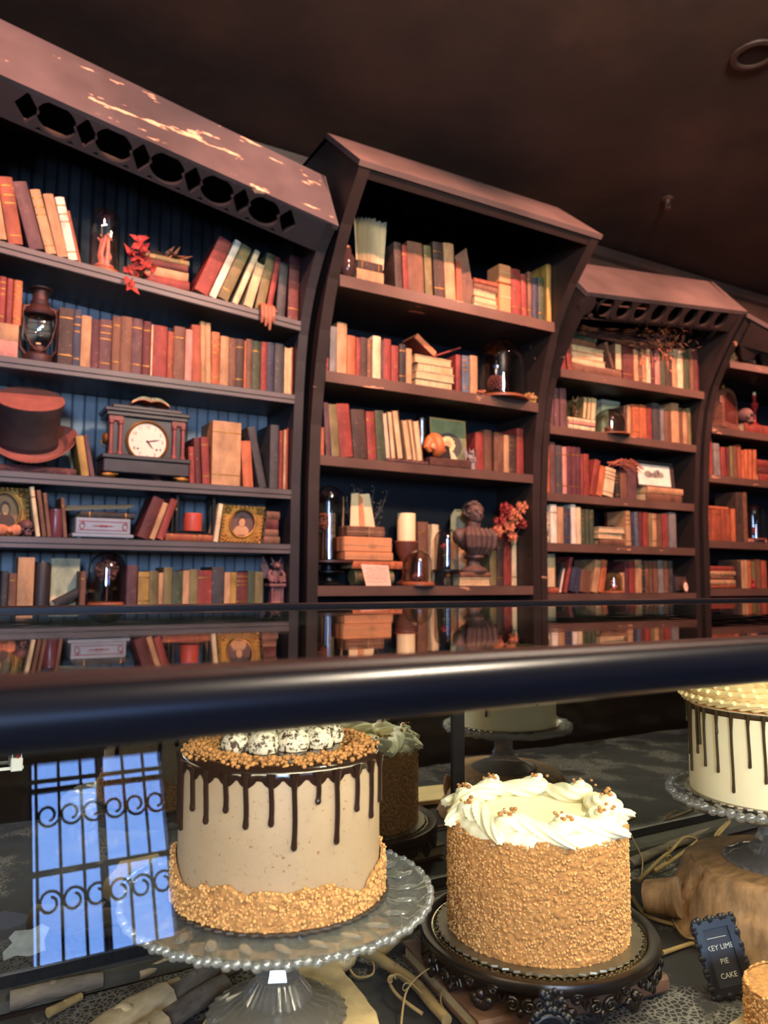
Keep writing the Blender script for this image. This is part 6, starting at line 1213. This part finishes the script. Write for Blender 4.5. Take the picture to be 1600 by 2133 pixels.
for k in range(9):
    a = k*2*PI/9+0.15
    o = inst('frosting_shell', sm, k2, (ro*math.cos(a),ro*math.sin(a),H+0.004), (0,0,a+PI/2+0.12), (1.0,1.15,1.0))
    # rosette head: a short spiral of rope on the thick end of the shell
    pts = []; rad = []
    for q in range(34):
        u = q/33; an = u*3.4*PI; rq = 0.0135*(1-0.80*u); pts.append((rq*math.cos(an),rq*math.sin(an),0.007+0.016*u)); rad.append(0.0068*(1-0.35*u))
    if k == 0:
        rb = MB(); rb.tube(pts, rad, 12)
        for sft in (0.5,): rb.tube([(x*1.18,y*1.18,z-0.004) for x, y, z in pts], [r_*0.7 for r_ in rad], 10)
        rme = rb.mesh('frosting_rosette', 75); rme.materials.append(CREAMF)
    inst('frosting_rosette', rme, k2, (ro*math.cos(a),ro*math.sin(a),H+0.004), (0.1*math.sin(k),0.1*math.cos(k),k*1.1), 0.98)
    cb = MB()
    for q in range(9): cb.ball((ro*math.cos(a)+rn.gauss(0,0.005),ro*math.sin(a)+rn.gauss(0,0.005),H+0.0275+rn.uniform(-0.003,0.003)), rn.uniform(0.0015,0.0034), (1,1,0.8), 6, 5)
    cb.build('crumb_pinch', CRUMBD, k2, 60)
MB().lathe([(r2*0.80,H+0.003),(r2*0.86,H+0.010),(r2*0.94,H+0.010),(r2*1.0,H+0.002),(r2*0.995,H-0.006),(r2*0.93,H-0.004),(r2*0.80,H+0.003)], 180, fn=lambda a,k: 1+0.010*math.sin(a*36+k*1.5)).build('piped_ring', CREAMF, k2, 75)
# --- tall pale cake with drizzle (right edge)
c3 = (1.012,0.680); Z3b, Z3t = -0.2935, -0.172; r3 = 0.106; H = Z3t-Z3b
k3 = thing('drizzle_cake', 'tall pale cake with thin dark drips and shell border at right edge', 'cake', (c3[0],c3[1],Z3b)); cc = (c3[0],c3[1],Z3b)
board(k3, r3*1.06, 0)
MB().lathe([(0,0.003),(r3,0.003),(r3*0.995,H-0.003),(r3*0.98,H),(0,H)], 96).build('frosted_body', BUTTER, k3, 40)
drips(cc, r3, Z3t-0.001, [(1443,1602),(1455,1566),(1471,1593),(1497,1606),(1529,1648),(1562.5,1597),(1596,1630)], CHOC2, k3, 0.0019, [(-0.5+0.3*i,Z3t-0.03-0.02*((i*5) % 3)) for i in range(13)])
MB().lathe([(r3*0.90,H),(r3*1.004,H-0.001),(r3*1.012,H-0.006),(r3*1.0,H-0.008),(r3*0.9,H-0.004)], 120).build('drizzle_ring', CHOC2, k3, 60)
b = MB()
for k in range(22):
    u = k/21; rr = 0.0095*math.sin(min(1,u*2.6)*PI/2)*(1-0.75*u)+0.0006
    for i in range(14):
        a = 2*PI*i/14; q = rr*(1+0.16*math.cos(5*a)); b.v.append((0.034*(u-0.2),q*math.cos(a),0.006*(1-u)+0.72*q*math.sin(a)))
b.f = [(k*14+i,k*14+(i+1)%14,(k+1)*14+(i+1)%14,(k+1)*14+i) for k in range(21) for i in range(14)]+[tuple(range(13,-1,-1)),tuple(21*14+i for i in range(14))]
pm = b.mesh('frosting_petal', 75); PEACH = mat('peach_frosting', (242,214,160), 0.5, 0, 0.06, 10, 0.05, sub=0.1); pm.materials.append(PEACH)
for rg, (q, z, n, tl) in enumerate(((0.985,0.004,44,0.5),(0.93,0.014,42,0.55),(0.82,0.020,36,0.6),(0.62,0.010,24,0.5))):
    for k in range(n):
        a = 2*PI*k/n+rg*0.07; inst('frosting_petal', pm, k3, (r3*q*math.cos(a),r3*q*math.sin(a),H+z), (0.5,-0.28,a+PI/2-0.30), (1.15,1.0,1.15))
MB().lathe([(0,H+0.004),(r3*0.9,H+0.004),(r3*0.97,H+0.001),(r3*0.97,H)], 60).build('filling_top', mat('caramel_top', (226,168,96), 0.35), k3, 60)

# ------------------------------------------------------------------ cake stands
def crystal_unused():
    m, nt, b = nodes('pressed_glass'); b.inputs['Base Color'].default_value = (0.97,0.98,0.98,1); b.inputs['Roughness'].default_value = 0.02; b.inputs['IOR'].default_value = 1.46; b.inputs['Transmission Weight'].default_value = 1.0; return m
def crystal():
    m = thin_glass('pressed_glass', (0.97,0.98,0.98), 0.24, 0.13, 3); nt = m.node_tree; mx = [n for n in nt.nodes if n.type == 'MIX_SHADER'][0]; out = [n for n in nt.nodes if n.type == 'OUTPUT_MATERIAL'][0]
    rf = nt.nodes.new('ShaderNodeBsdfRefraction'); rf.inputs['Roughness'].default_value = 0.02; rf.inputs['IOR'].default_value = 1.45; m2 = nt.nodes.new('ShaderNodeMixShader'); m2.inputs[0].default_value = 0.3
    nt.links.new(mx.outputs[0], m2.inputs[1]); nt.links.new(rf.outputs[0], m2.inputs[2]); df = nt.nodes.new('ShaderNodeBsdfDiffuse'); df.inputs[0].default_value = (0.9,0.92,0.93,1); m3 = nt.nodes.new('ShaderNodeMixShader'); m3.inputs[0].default_value = 0.065; nt.links.new(m2.outputs[0], m3.inputs[1]); nt.links.new(df.outputs[0], m3.inputs[2]); nt.links.new(m3.outputs[0], out.inputs['Surface']); return m
CRYS = crystal()
def glass_stand(label, c, zplate, zbase, R, rb, scal=44, bead=0.0042):
    t = thing('glass_cake_stand', label, 'cake stand', (c[0],c[1],zbase)); h = zplate-zbase
    def fl(a,k): return 1.0
    b = MB(); n = scal*8; prof = [(0.0,h),(0.62*R,h),(0.70*R,h-0.001),(0.78*R,h-0.0030),(0.84*R,h-0.0008),(0.90*R,h-0.0030),(0.955*R,h+0.001),(0.955*R,h-0.0045),(0.88*R,h-0.010),(0.70*R,h-0.012),(0.30*R,h-0.014),(0.16*R,h-0.017),(0.0,h-0.017)]
    for k, (q, z) in enumerate(prof):
        for i in range(n):
            a = 2*PI*i/n; w_ = 0.0012*math.sin(a*scal/2) if 0.66*R < q < 0.93*R else 0; b.v.append((max(q,1e-5)*math.cos(a),max(q,1e-5)*math.sin(a),z+w_+(0.0022*math.sin(a*10)*(0.7*R < q < 0.92*R and k > 7))))
    b.f = [(k*n+i,k*n+(i+1)%n,(k+1)*n+(i+1)%n,(k+1)*n+i) for k in range(len(prof)-1) for i in range(n)]
    b.build('plate', CRYS, t, 60)
    bm_ = MB().ball((0,0,0), bead, (0.95,1.15,1.0), 10, 8).mesh('rim_bead', 80); bm_.materials.append(CRYS)
    nb = int(2*PI*R/(bead*2.05))
    for i in range(nb): a = 2*PI*i/nb; inst('rim_bead', bm_, t, (0.978*R*math.cos(a),0.978*R*math.sin(a),h-0.0012+0.0015*math.sin(i*2.1)), (0,0,a))
    bm2 = MB().ball((0,0,0), 0.007, (1.7,0.75,0.22), 12, 6).mesh('pressed_petal', 80); bm2.materials.append(CRYS)
    for i in range(26): a = 2*PI*i/26; inst('pressed_petal', bm2, t, (0.83*R*math.cos(a),0.83*R*math.sin(a),h+0.001), (0,0,a+0.5))
    ns = 8
    MB().lathe([(0,h-0.017),(0.026,h-0.017),(0.021,h-0.024),(0.0185,h*0.62),(0.0195,h*0.42),(0.024,h*0.34),(0.021,h*0.30),(0,h*0.30)], ns).build('stem', CRYS, t, 20)
    b = MB(); n = 120; pf = [(0.0,h*0.30),(0.022,h*0.30),(rb*0.5,h*0.17),(rb*0.75,h*0.10),(rb*0.93,h*0.045),(rb,0.004),(rb*0.99,0.0),(rb*0.8,0.001),(rb*0.4,h*0.10),(0.0,h*0.12)]
    for k, (q, z) in enumerate(pf):
        for i in range(n):
            a = 2*PI*i/n; ph = i % 4; rip = (0.0022 if (ph == 0 or ph == 1) else -0.0012)*(1 if k % 2 else -1) if 2 <= k <= 4 else 0; sc2 = 1+(0.02*math.cos(a*30) if k in (5,6) else 0)
            b.v.append((max(q*sc2,1e-5)*math.cos(a+0.0*k),max(q*sc2,1e-5)*math.sin(a),z+rip))
    b.f = [(k*n+i,k*n+(i+1)%n,(k+1)*n+(i+1)%n,(k+1)*n+i) for k in range(len(pf)-1) for i in range(n)]
    b.build('fluted_foot', CRYS, t, 15); return t
glass_stand('pressed glass pedestal stand with beaded rim under the chocolate drip cake', c1, Z1b-0.001, -0.440, 0.158, 0.070)
glass_stand('smaller scalloped glass pedestal stand under the pale drizzle cake', c3, Z3b-0.001, -0.384, 0.137, 0.066, 24, 0.006)
# dark ornate metal stand
zs = Z2b-0.001
t = thing('ornate_metal_stand', 'dark pewter round stand with cast scroll skirt under crumb cake', 'cake stand', (c2[0],c2[1],zs-0.034)); R2 = 0.139; PEWT = mat('dark_pewter', (62,54,50), 0.32, 0.85, 0.35, 30, 0.15); MIRR = mat('worn_mirror_tray', (176,164,138), 0.16, 1.0, 0.15, 12, 0.03)
MB().lathe([(0,0.034),(R2*0.90,0.034),(R2*0.90,0.030),(0,0.030)], 72).build('tray_plate', MIRR, t)
MB().lathe([(R2*0.90,0.030),(R2*0.90,0.035),(R2*0.94,0.0375),(R2*0.985,0.037),(R2,0.033),(R2*0.99,0.027),(R2*0.97,0.024),(R2*0.93,0.023),(R2*0.90,0.030)], 96).build('rolled_rim', PEWT, t, 50)
b = MB()
for i in range(110): a = 2*PI*i/110; b.ball((R2*0.87*math.cos(a),R2*0.87*math.sin(a),0.0345), 0.0022, (1,1,0.6), 6, 4)
b.build('beaded_border', MIRR, t)
MB().lathe([(0,0.0),(0.07,0.0),(0.072,0.004),(0.05,0.012),(0.045,0.03),(0,0.03)], 48).build('inner_pedestal', PEWT, t)
sw = MB(); 
def spiral(b, x, z, r, s, sg, th=0.0022):
    b.tube([(x+sg*r*(1-q/20)*math.cos(q*0.62+s),-0.001,z+r*(1-q/20)*math.sin(q*0.62+s)) for q in range(17)], [th*(1.0-0.3*q/16) for q in range(17)], 6)
for sg in (-1,1): spiral(sw, sg*0.0075, 0.012, 0.0065, 1.2, sg); sw.tube([(sg*0.013,0,0.018),(sg*0.017,0,0.012),(sg*0.020,0,0.018)], 0.0018, 6)
sw.ball((0,-0.001,0.005), 0.0035, (1,0.7,1.3), 8, 6); swm = sw.mesh('cast_scroll', 70); swm.materials.append(PEWT)
fl = MB()
for q in range(7): a = -PI/2+(q-3)*0.42; fl.ball((0.0075*math.cos(a),-0.001,0.012+0.0085*math.sin(a)), 0.0048, (0.8,0.6,1.3) if abs(q-3) < 2 else (1.1,0.6,0.9), 8, 6)
fl.ball((0,-0.002,0.014), 0.005, (1,0.8,1), 8, 6)
for sg in (-1,1): spiral(fl, sg*0.012, 0.021, 0.005, 0.5, sg)
flm = fl.mesh('cast_shell', 70); flm.materials.append(PEWT)
for i in range(20):
    a = 2*PI*i/20+0.1; inst('cast_shell' if i % 2 else 'cast_scroll', flm if i % 2 else swm, t, (R2*0.965*math.cos(a),R2*0.965*math.sin(a),0.0), (0.0,0,a+PI/2), (1.15,1.15,1.1))

# ------------------------------------------------------------------ props on the case floor
STN = mat('tan_slab_stone', (186,160,116), 0.8, 0, 0.35, 30, 0.6); DRIFT = mat('grey_driftwood', (92,80,70), 0.8, 0, 0.5, 60, 0.7, stretch=(0.5,0.5,2)); DRIFT2 = mat('pale_driftwood', (160,138,106), 0.8, 0, 0.45, 50, 0.7, stretch=(0.5,0.5,2))
VINE = mat('dry_vine', (138,112,72), 0.75, 0, 0.35, 30, 0.3); LOGW = mat('stripped_log_wood', (146,110,74), 0.7, 0, 0.6, 45, 0.8, stretch=(1,1,0.22), bd=0.004); LOGT = mat('log_end_grain', (140,104,66), 0.7, 0, 0.45, 22, 0.4, stretch=(1,4,1))
def slab(name, label, cat, pxs, ztop, zbot, m):
    P = [onZ(x,y,ztop) for x, y in pxs]; c = sum(P, Vector())/len(P)
    t = thing(name, label, cat, (c.x,c.y,zbot)); n = len(P); fine = []
    for i in range(n):
        a, b = P[i], P[(i+1) % n]
        for q in range(4): u = q/4; v = a.lerp(b,u); v = v+(v-c)*0.03*mnoise.noise(v*60); fine.append((v.x-c.x,v.y-c.y))
    h = ztop-zbot; vs = []; n = len(fine)
    for s, z in ((1.02,0),(1.03,h*0.5),(1.0,h-0.003),(0.975,h)):
        vs += [(x*s,y*s,z) for x, y in fine]
    fs = [(k*n+i,k*n+(i+1)%n,(k+1)*n+(i+1)%n,(k+1)*n+i) for k in range(3) for i in range(n)]+[tuple(range(n-1,-1,-1)),tuple(3*n+i for i in range(n))]
    MB().add(vs, fs).build('slab_body', m, t, 25); return t
sl = slab('stone_slab', 'flat tan stone slab under the nearest glass stand', 'stone', ((470,2062),(560,2030),(640,2002),(700,2000),(725,2030),(755,2065),(785,2105),(800,2160),(740,2240),(560,2290),(440,2230),(420,2130)), -0.4402, DECK-0.002, STN)
p = onZ(690,2010,-0.44); t = thing('small_stone', 'small rounded tan stone behind the stone slab', 'stone', (p.x+0.01,p.y+0.035,DECK)); MB().ball((0,0,0.016), 0.036, (1.2,0.8,0.55), 16, 10, fn=lambda a,ph: 1+0.08*math.sin(3*a)+0.05*math.sin(5*a+2*ph)).build('stone_body', STN, t, 60); MB().ball((0.02,-0.004,0.026), 0.014, (1,1,0.5), 10, 8).build('chipped_edge', STN, t, 60)
def stick(name, label, cat, pxs, r, m, z=None, segs=9, taper=0.75, knots=True):
    P = [onZ(x,y,(DECK+r if z is None else z)+dz) for x, y, dz in pxs]; o = P[0].copy(); o.z = DECK
    t = thing(name, label, cat, o); pts = []; rad = []
    for i in range(len(P)-1):
        for q in range(6): u = q/6; pts.append(P[i].lerp(P[i+1],u)-o)
    pts.append(P[-1]-o); n = len(pts)
    pts = [p_+Vector((mnoise.noise(p_*40),mnoise.noise(p_*40+Vector((5,5,5))),0))*r*0.25 for p_ in pts]
    rad = [r*(1-(1-taper)*k/n)*(1+0.10*mnoise.noise(pts[k]*55+Vector((2,2,2)))) for k in range(n)]
    MB().tube(pts, rad, segs).build('shaft', m, t, 60)
    if knots:
        k = n//2; MB().ball(tuple(pts[k]+Vector((0,0,rad[k]*0.7))), r*0.5, (1.2,1,0.7), 8, 6).build('knot', m, t, 60)
    return t
stick('driftwood_piece', 'upper dark grey driftwood branch left of the stone slab', 'driftwood', ((345,2092,0),(400,2050,0),(455,2010,0)), 0.0125, DRIFT, taper=0.95)
stick('driftwood_piece', 'lower dark grey driftwood branch beside the stone slab', 'driftwood', ((340,2128,0.0),(410,2085,0.0),(470,2050,0.0)), 0.0115, DRIFT, taper=0.95)
stick('driftwood_piece', 'thick pale driftwood log in the lower left corner', 'driftwood', ((150,2210,0),(250,2135,0),(345,2080,0)), 0.019, DRIFT2, taper=0.95)
stick('driftwood_piece', 'rounded pale driftwood stub at bottom left', 'driftwood', ((262,2190,0),(330,2140,0)), 0.016, DRIFT2, taper=0.98)
stick('thin_stick', 'thin pale stick at the left end of case floor', 'stick', ((100,2110,0),(170,2075,0)), 0.005, VINE)
stick('thin_stick', 'thin grey split stick behind the driftwood', 'stick', ((290,2030,0.0),(345,2005,0.004),(402,1972,0.01)), 0.0055, DRIFT2)
stick('thin_stick', 'straight brown stick under the glass stand rim', 'stick', ((470,2003,0),(540,1985,0)), 0.006, VINE)
stick('vine_branch', 'long knobbly vine branch running between the two stands', 'branch', ((716,1962,0.012),(790,1998,0.006),(862,2045,0),(930,2125,0)), 0.0072, VINE, taper=0.8)
stick('vine_branch', 'shorter vine branch slanting up to the ornate stand', 'branch', ((784,1990,0.0),(835,1950,0.008),(884,1918,0.016)), 0.0062, VINE, taper=0.8)
stick('vine_branch', 'thin reddish branch behind the vine branches', 'branch', ((740,1972,0),(812,1962,0)), 0.004, mat('red_twig', (120,84,62), 0.8), knots=False)
rn = random.Random(81)
stick('driftwood_piece', 'short dark driftwood chip under the glass stand rim', 'driftwood', ((455,2022,0),(500,2008,0)), 0.009, DRIFT, taper=0.9)
stick('driftwood_piece', 'grey driftwood branch lying along the left door track', 'driftwood', ((20,2085,0),(110,2062,0),(215,2040,0)), 0.010, DRIFT, taper=0.85)
stick('thin_stick', 'bent pale twig crossing the lower left driftwood', 'stick', ((215,2118,0.012),(300,2075,0.02),(372,2040,0.018)), 0.004, VINE)
stick('vine_branch', 'dark branch lying behind the crumb cake and log', 'branch', ((1310,1800,0),(1400,1760,0.0),(1500,1722,0)), 0.008, DRIFT, taper=0.8)
stick('vine_branch', 'brown branch at the back between both big cakes', 'branch', ((800,1900,0),(860,1885,0),(930,1868,0)), 0.006, VINE, taper=0.8)
stick('thin_stick', 'thin twig lying in front of the log pedestal', 'stick', ((1380,1985,0),(1440,1965,0),(1480,1975,0)), 0.003, VINE, knots=False)
def tendril(label, pxs, r=0.0022):
    o = onZ(pxs[0][0],pxs[0][1],DECK); o.z = DECK; t = thing('vine_tendril', label, 'tendril', o); P = [onZ(x,y,DECK+0.003+dz)-o for x, y, dz in pxs]
    pts = []
    for i in range(len(P)-1):
        p0, p1, p2, p3 = P[max(i-1,0)], P[i], P[i+1], P[min(i+2,len(P)-1)]
        for q in range(6):
            u = q/6; pts.append(0.5*((2*p1)+(p2-p0)*u+(2*p0-5*p1+4*p2-p3)*u*u+(3*p1-p0-3*p2+p3)*u**3))
    pts.append(P[-1]); MB().tube(pts, [r*(1-0.5*k/len(pts)) for k in range(len(pts))], 7).build('runner', VINE, t, 60)
    k = len(pts)//3; MB().tube([tuple(pts[k]+Vector((0.006*math.cos(q*0.5)*(1-q/16),0,0.006+0.006*math.sin(q*0.5)*(1-q/16)))) for q in range(13)], r*0.5, 5).build('curl', VINE, t, 60); return t
tendril('looping vine tendril behind the tan stone', ((620,2015,0),(660,1985,0.012),(700,1982,0.014),(722,2008,0.006),(742,2035,0),(775,2030,0.004),(778,2008,0.008),(765,2000,0.006)))
tendril('vine tendril looped around the long branch', ((880,2112,0),(830,2075,0.008),(812,2045,0.012),(830,2030,0.014),(870,2060,0.008),(925,2125,0)))
tendril('fine wiry tendril crossing the dark cloth', ((835,2140,0),(845,2070,0.014),(870,2035,0.022),(905,2010,0.028)), 0.0014)
tendril('kinked wiry tendril hanging by the ornate stand', ((930,2008,0.02),(925,2050,0.01),(918,2085,0.004),(932,2112,0)), 0.0013)
tendril('curly vine sprout behind the crumb cake', ((1330,1835,0),(1375,1790,0.01),(1400,1770,0.016),(1425,1745,0.024),(1450,1748,0.022),(1452,1762,0.018)), 0.0032)
tendril('thick vine sprout with yellow tip near the log', ((1362,1815,0),(1410,1785,0.012),(1452,1752,0.022)), 0.0040)
tendril('vine loops between log and glass stand', ((1480,1760,0.0),(1500,1735,0.014),(1520,1712,0.024),(1505,1722,0.02),(1490,1745,0.01),(1540,1745,0.01),(1580,1742,0.01)), 0.0028)
tendril('thin tendril climbing beside the crumb cake', ((1335,1830,0),(1338,1790,0.01),(1320,1750,0.026),(1314,1735,0.03)), 0.0012)
tendril('vine stem curving below the wood stub', ((1318,1870,0.002),(1345,1905,0),(1400,1925,0),(1445,1932,0)), 0.0038)
tendril('vine stem hooked in front of the log', ((1405,1890,0.012),(1402,1915,0.004),(1425,1950,0.0),(1455,1955,0)), 0.0026)
# old book below the ornate stand
Fp = onZ(1000,2132,-0.4450)
bk = book('brown', -0.4448-DECK-0.001, 0.245, 0.19, 'old brown book lying under the ornate metal stand', (Fp.x,Fp.y,DECK+0.0008), (0,0,-0.12), True, bands=0)
# log pedestal
lc = (1.012,0.68); zl = -0.3845
t = thing('log_pedestal', 'carved stripped log slice holding up the right glass stand', 'log', (lc[0],lc[1],DECK)); hl = zl-DECK; n = 96; b = MB()
for k in range(15):
    u = k/14
    for i in range(n):
        a = 2*PI*i/n; v = Vector((math.cos(a)*2,math.sin(a)*2,u*1.2)); rr = 0.148-0.036*u+0.006*mnoise.noise(v*2.2)+0.004*mnoise.noise(v*6)
        gr = abs(math.sin(a*4.5+0.8*mnoise.noise(v*1.5))); rr -= 0.008*max(0,0.25-gr)*4*(0.2 < u < 0.9)
        if k == 14: rr -= 0.004
        b.v.append((rr*math.cos(a),rr*math.sin(a),hl*u))
b.f = [(k*n+i,k*n+(i+1)%n,(k+1)*n+(i+1)%n,(k+1)*n+i) for k in range(14) for i in range(n)]+[tuple(range(n-1,-1,-1)),tuple(14*n+i for i in range(n))]
b.build('trunk_wall', LOGW, t, 50)
MB().lathe([(0,hl-0.001),(0.106,hl-0.001),(0.105,hl+0.0003),(0,hl+0.0003)], 96, fn=lambda a,k: 1+0.03*math.sin(3*a)+0.015*math.sin(7*a)).build('cut_top', LOGT, t, 60)
e0 = onZ(1350,1868,DECK+0.028); e1 = Vector((0.885,0.735,DECK+0.038)); o_ = Vector((lc[0],lc[1],DECK)); dv = (e0-e1).normalized()
st = MB().tube([tuple(e1-o_),tuple(e1.lerp(e0,0.5)-o_),tuple(e0-o_)], [0.026,0.024,0.022], 14).build('branch_stub', LOGW, t, 40)
MB().tube([tuple(e0-o_+dv*0.0005),tuple(e0-o_+dv*0.003)], [0.018,0.010], 14).build('hollow_end', mat('dark_hollow_wood', (92,66,44), 0.8), st, 40)
kp = onZ(1500,1890,DECK+0.04)-o_
MB().ball((-0.10,-0.085,0.045), 0.014, (0.6,0.6,1.7), 12, 10).build('bark_patch', mat('bark_patch_wood', (140,104,70), 0.8), t, 60)
# black sign
p = onZ(1533,2076,DECK+0.004)
t = thing('cake_name_sign', 'small black ornate framed sign reading KEY LIME PIE CAKE', 'sign', (p.x,p.y,DECK+0.006), rot=(-0.30,-0.20,-0.50)); t.scale = (0.86,0.86,0.86); BLKO = mat('black_resin', (26,25,30), 0.35, 0, 0.3, 30, 0.1); w_, h_ = 0.054, 0.088
MB().bbox(-w_/2+0.008,w_/2-0.008,0.003,0.007,0.006,h_-0.006,0.001).build('panel', mat('chalk_panel', (34,33,42), 0.5, 0, 0.2, 20), t, 0)
fr = MB().box(-w_/2,-w_/2+0.010,0,0.008,0,h_).box(w_/2-0.010,w_/2,0,0.008,0,h_).box(-w_/2+0.01,w_/2-0.01,0,0.008,0,0.010).box(-w_/2+0.01,w_/2-0.01,0,0.008,h_-0.010,h_); fr.build('frame', BLKO, t, 0)
orn = MB()
for k in range(56):
    u = k/56*2*(w_+h_)
    if u < w_: x, z = -w_/2+u, 0
    elif u < w_+h_: x, z = w_/2, u-w_
    elif u < 2*w_+h_: x, z = w_/2-(u-w_-h_), h_
    else: x, z = -w_/2, h_-(u-2*w_-h_)
    orn.ball((x,0.003,z), 0.0042*(1+0.35*math.sin(k*1.9)), (1,0.8,1), 7, 5)
orn.build('carved_edge', BLKO, t); SIL = mat('silver_lettering', (176,170,160), 0.5)
for k, s in enumerate(('KEY LIME','PIE','CAKE')):
    me = text_mesh(s, 0.0088, 'CENTER', 0.0002); me.materials.append(SIL); inst('lettering', me, t, (0,0.0026,0.052-0.0165*k), (PI/2,0,0))
for z in (0.066,): MB().box(-0.014,0.012,0.0024,0.003,z,z+0.0007).build('ruled_line', SIL, t, 0)
# oval black frame in front of the ornate stand
q = onY(1150,2108,0.565); p = Vector((q.x,0.565,DECK)); hz = q.z-DECK
t = thing('oval_black_frame', 'small ornate black oval frame standing before the crumb cake', 'picture frame', p, rot=(-0.12,0,-0.45)); t.scale = (0.74,0.74,0.74); ra, rb = 0.027, 0.036
hz = rb+0.012
MB().tube([(ra*math.cos(k*PI/18),0,hz+rb*math.sin(k*PI/18)) for k in range(37)], 0.0048, 10, False).build('oval_moulding', BLKO, t, 60)
MB().prism([(ra*math.cos(k*PI/18),hz+rb*math.sin(k*PI/18)) for k in range(36)], 0.001, 0.004, 'y').build('dark_glass', mat('frame_dark_glass', (24,26,36), 0.12), t, 0)
orn = MB(); rn = random.Random(5)
for k in range(36):
    a = k*PI/18; orn.ball(((ra+0.007)*math.cos(a),-0.001,hz+(rb+0.007)*math.sin(a)), 0.0048*(1+0.4*math.sin(k*1.7)), (1,0.8,1), 7, 5)
for k in range(12): orn.ball((rn.gauss(0,0.007),-0.001,hz+rb+0.013+rn.uniform(0,0.016)), rn.uniform(0.003,0.0055), (1,0.8,1), 7, 5)
for sg in (-1,1): spiral(orn, sg*0.012, hz+rb+0.012, 0.008, 0.4, sg, 0.0024); spiral(orn, sg*0.012, hz-rb-0.004, 0.007, 3.4, sg, 0.0024)
orn.build('carved_scrolls', BLKO, t, 60)
bb = MB()
for k in range(60): a = k*PI/30; bb.ball(((ra-0.004)*math.cos(a),-0.003,hz+(rb-0.004)*math.sin(a)), 0.0009, (1,1,1), 5, 4)
bb.build('bead_row', BLKO, t); MB().box(-0.016,0.016,0.0,0.012,0.0,0.006).build('foot', BLKO, t, 0)
# pale wood board and another crumb cake, bottom right corner
p0 = onZ(1505,2150,DECK+0.008); p1 = onZ(1602,2082,DECK+0.008)
d = (p1-p0); L = d.length+0.16; an = math.atan2(d.y,d.x)
o = MB().bbox(0,L,-0.10,0.0,0,0.010,0.0015).build('wood_cake_board', mat('pale_board_wood', (206,180,134), 0.6, 0, 0.15, 8, 0.1, stretch=(1,6,1)), None, 0); o.location = (p0.x,p0.y,DECK+0.003); o.rotation_euler = (0,0,an); tag(o, 'pale wooden board corner at bottom right of the case', 'board')
c4 = onZ(1668,2150,DECK+0.014)
k4 = thing('crumb_tart', 'golden crumb-sided cake peeking in at bottom right corner', 'cake', (c4.x,c4.y,DECK+0.0135))
MB().lathe([(0,0),(0.048,0),(0.048,0.044),(0,0.045)], 48).build('cake_core', CRUMB, k4); crumb_band((0,0,0), 0.0495, 0.0, 0.045, 260, 36, 0.002, CRUMBD, k4, 'crumb_coating', None, 4)
# thermometer hanging at the back, and a scrap of tape on the door glass
q = onY(34,1606,0.945); t = thing('fridge_thermometer', 'small white glass-tube thermometer hanging at upper left of case', 'thermometer', (q.x,0.945,q.z)); WHT = mat('white_plastic', (226,222,212), 0.4)
MB().bbox(-0.006,0.006,-0.003,0.003,0,0.014,0.001).build('bulb_guard', WHT, t, 0)
for s in (-1,1): MB().box(s*0.0045-0.0006,s*0.0045+0.0006,-0.0006,0.0006,0.014,0.075).build('hanger_rod', WHT, t, 0)
MB().tube([(0.001,-0.001,0.01),(0.001,-0.001,0.07)], 0.0012, 6).build('glass_tube', GLASS_DOME, t); MB().tube([(0.001,-0.0012,0.012),(0.001,-0.0012,0.026)], 0.0013, 6).build('red_column', mat('red_spirit', (200,40,44), 0.4), t)
MB().box(-0.02,0.007,-0.001,0.001,0.002,0.005).build('bracket', WHT, t, 0)
q = onY(55,1962,YM-0.0006); tp = [(-0.022,-0.015),(-0.010,-0.012),(0.004,-0.016),(0.020,-0.013),(0.018,-0.002),(0.023,0.010),(0.015,0.016),(0.004,0.012),(-0.012,0.014),(-0.018,0.008),(-0.014,0.002),(-0.023,-0.006)]
o = MB().prism(tp, 0, 0.0004, 'y').build('tape_scrap', mat('grey_tape', (120,118,112), 0.7, 0, 0.3, 60), None, 0); o.location = (q.x,YM-0.0006,q.z); tag(o, 'torn scrap of grey tape stuck to the back glass door', 'tape')
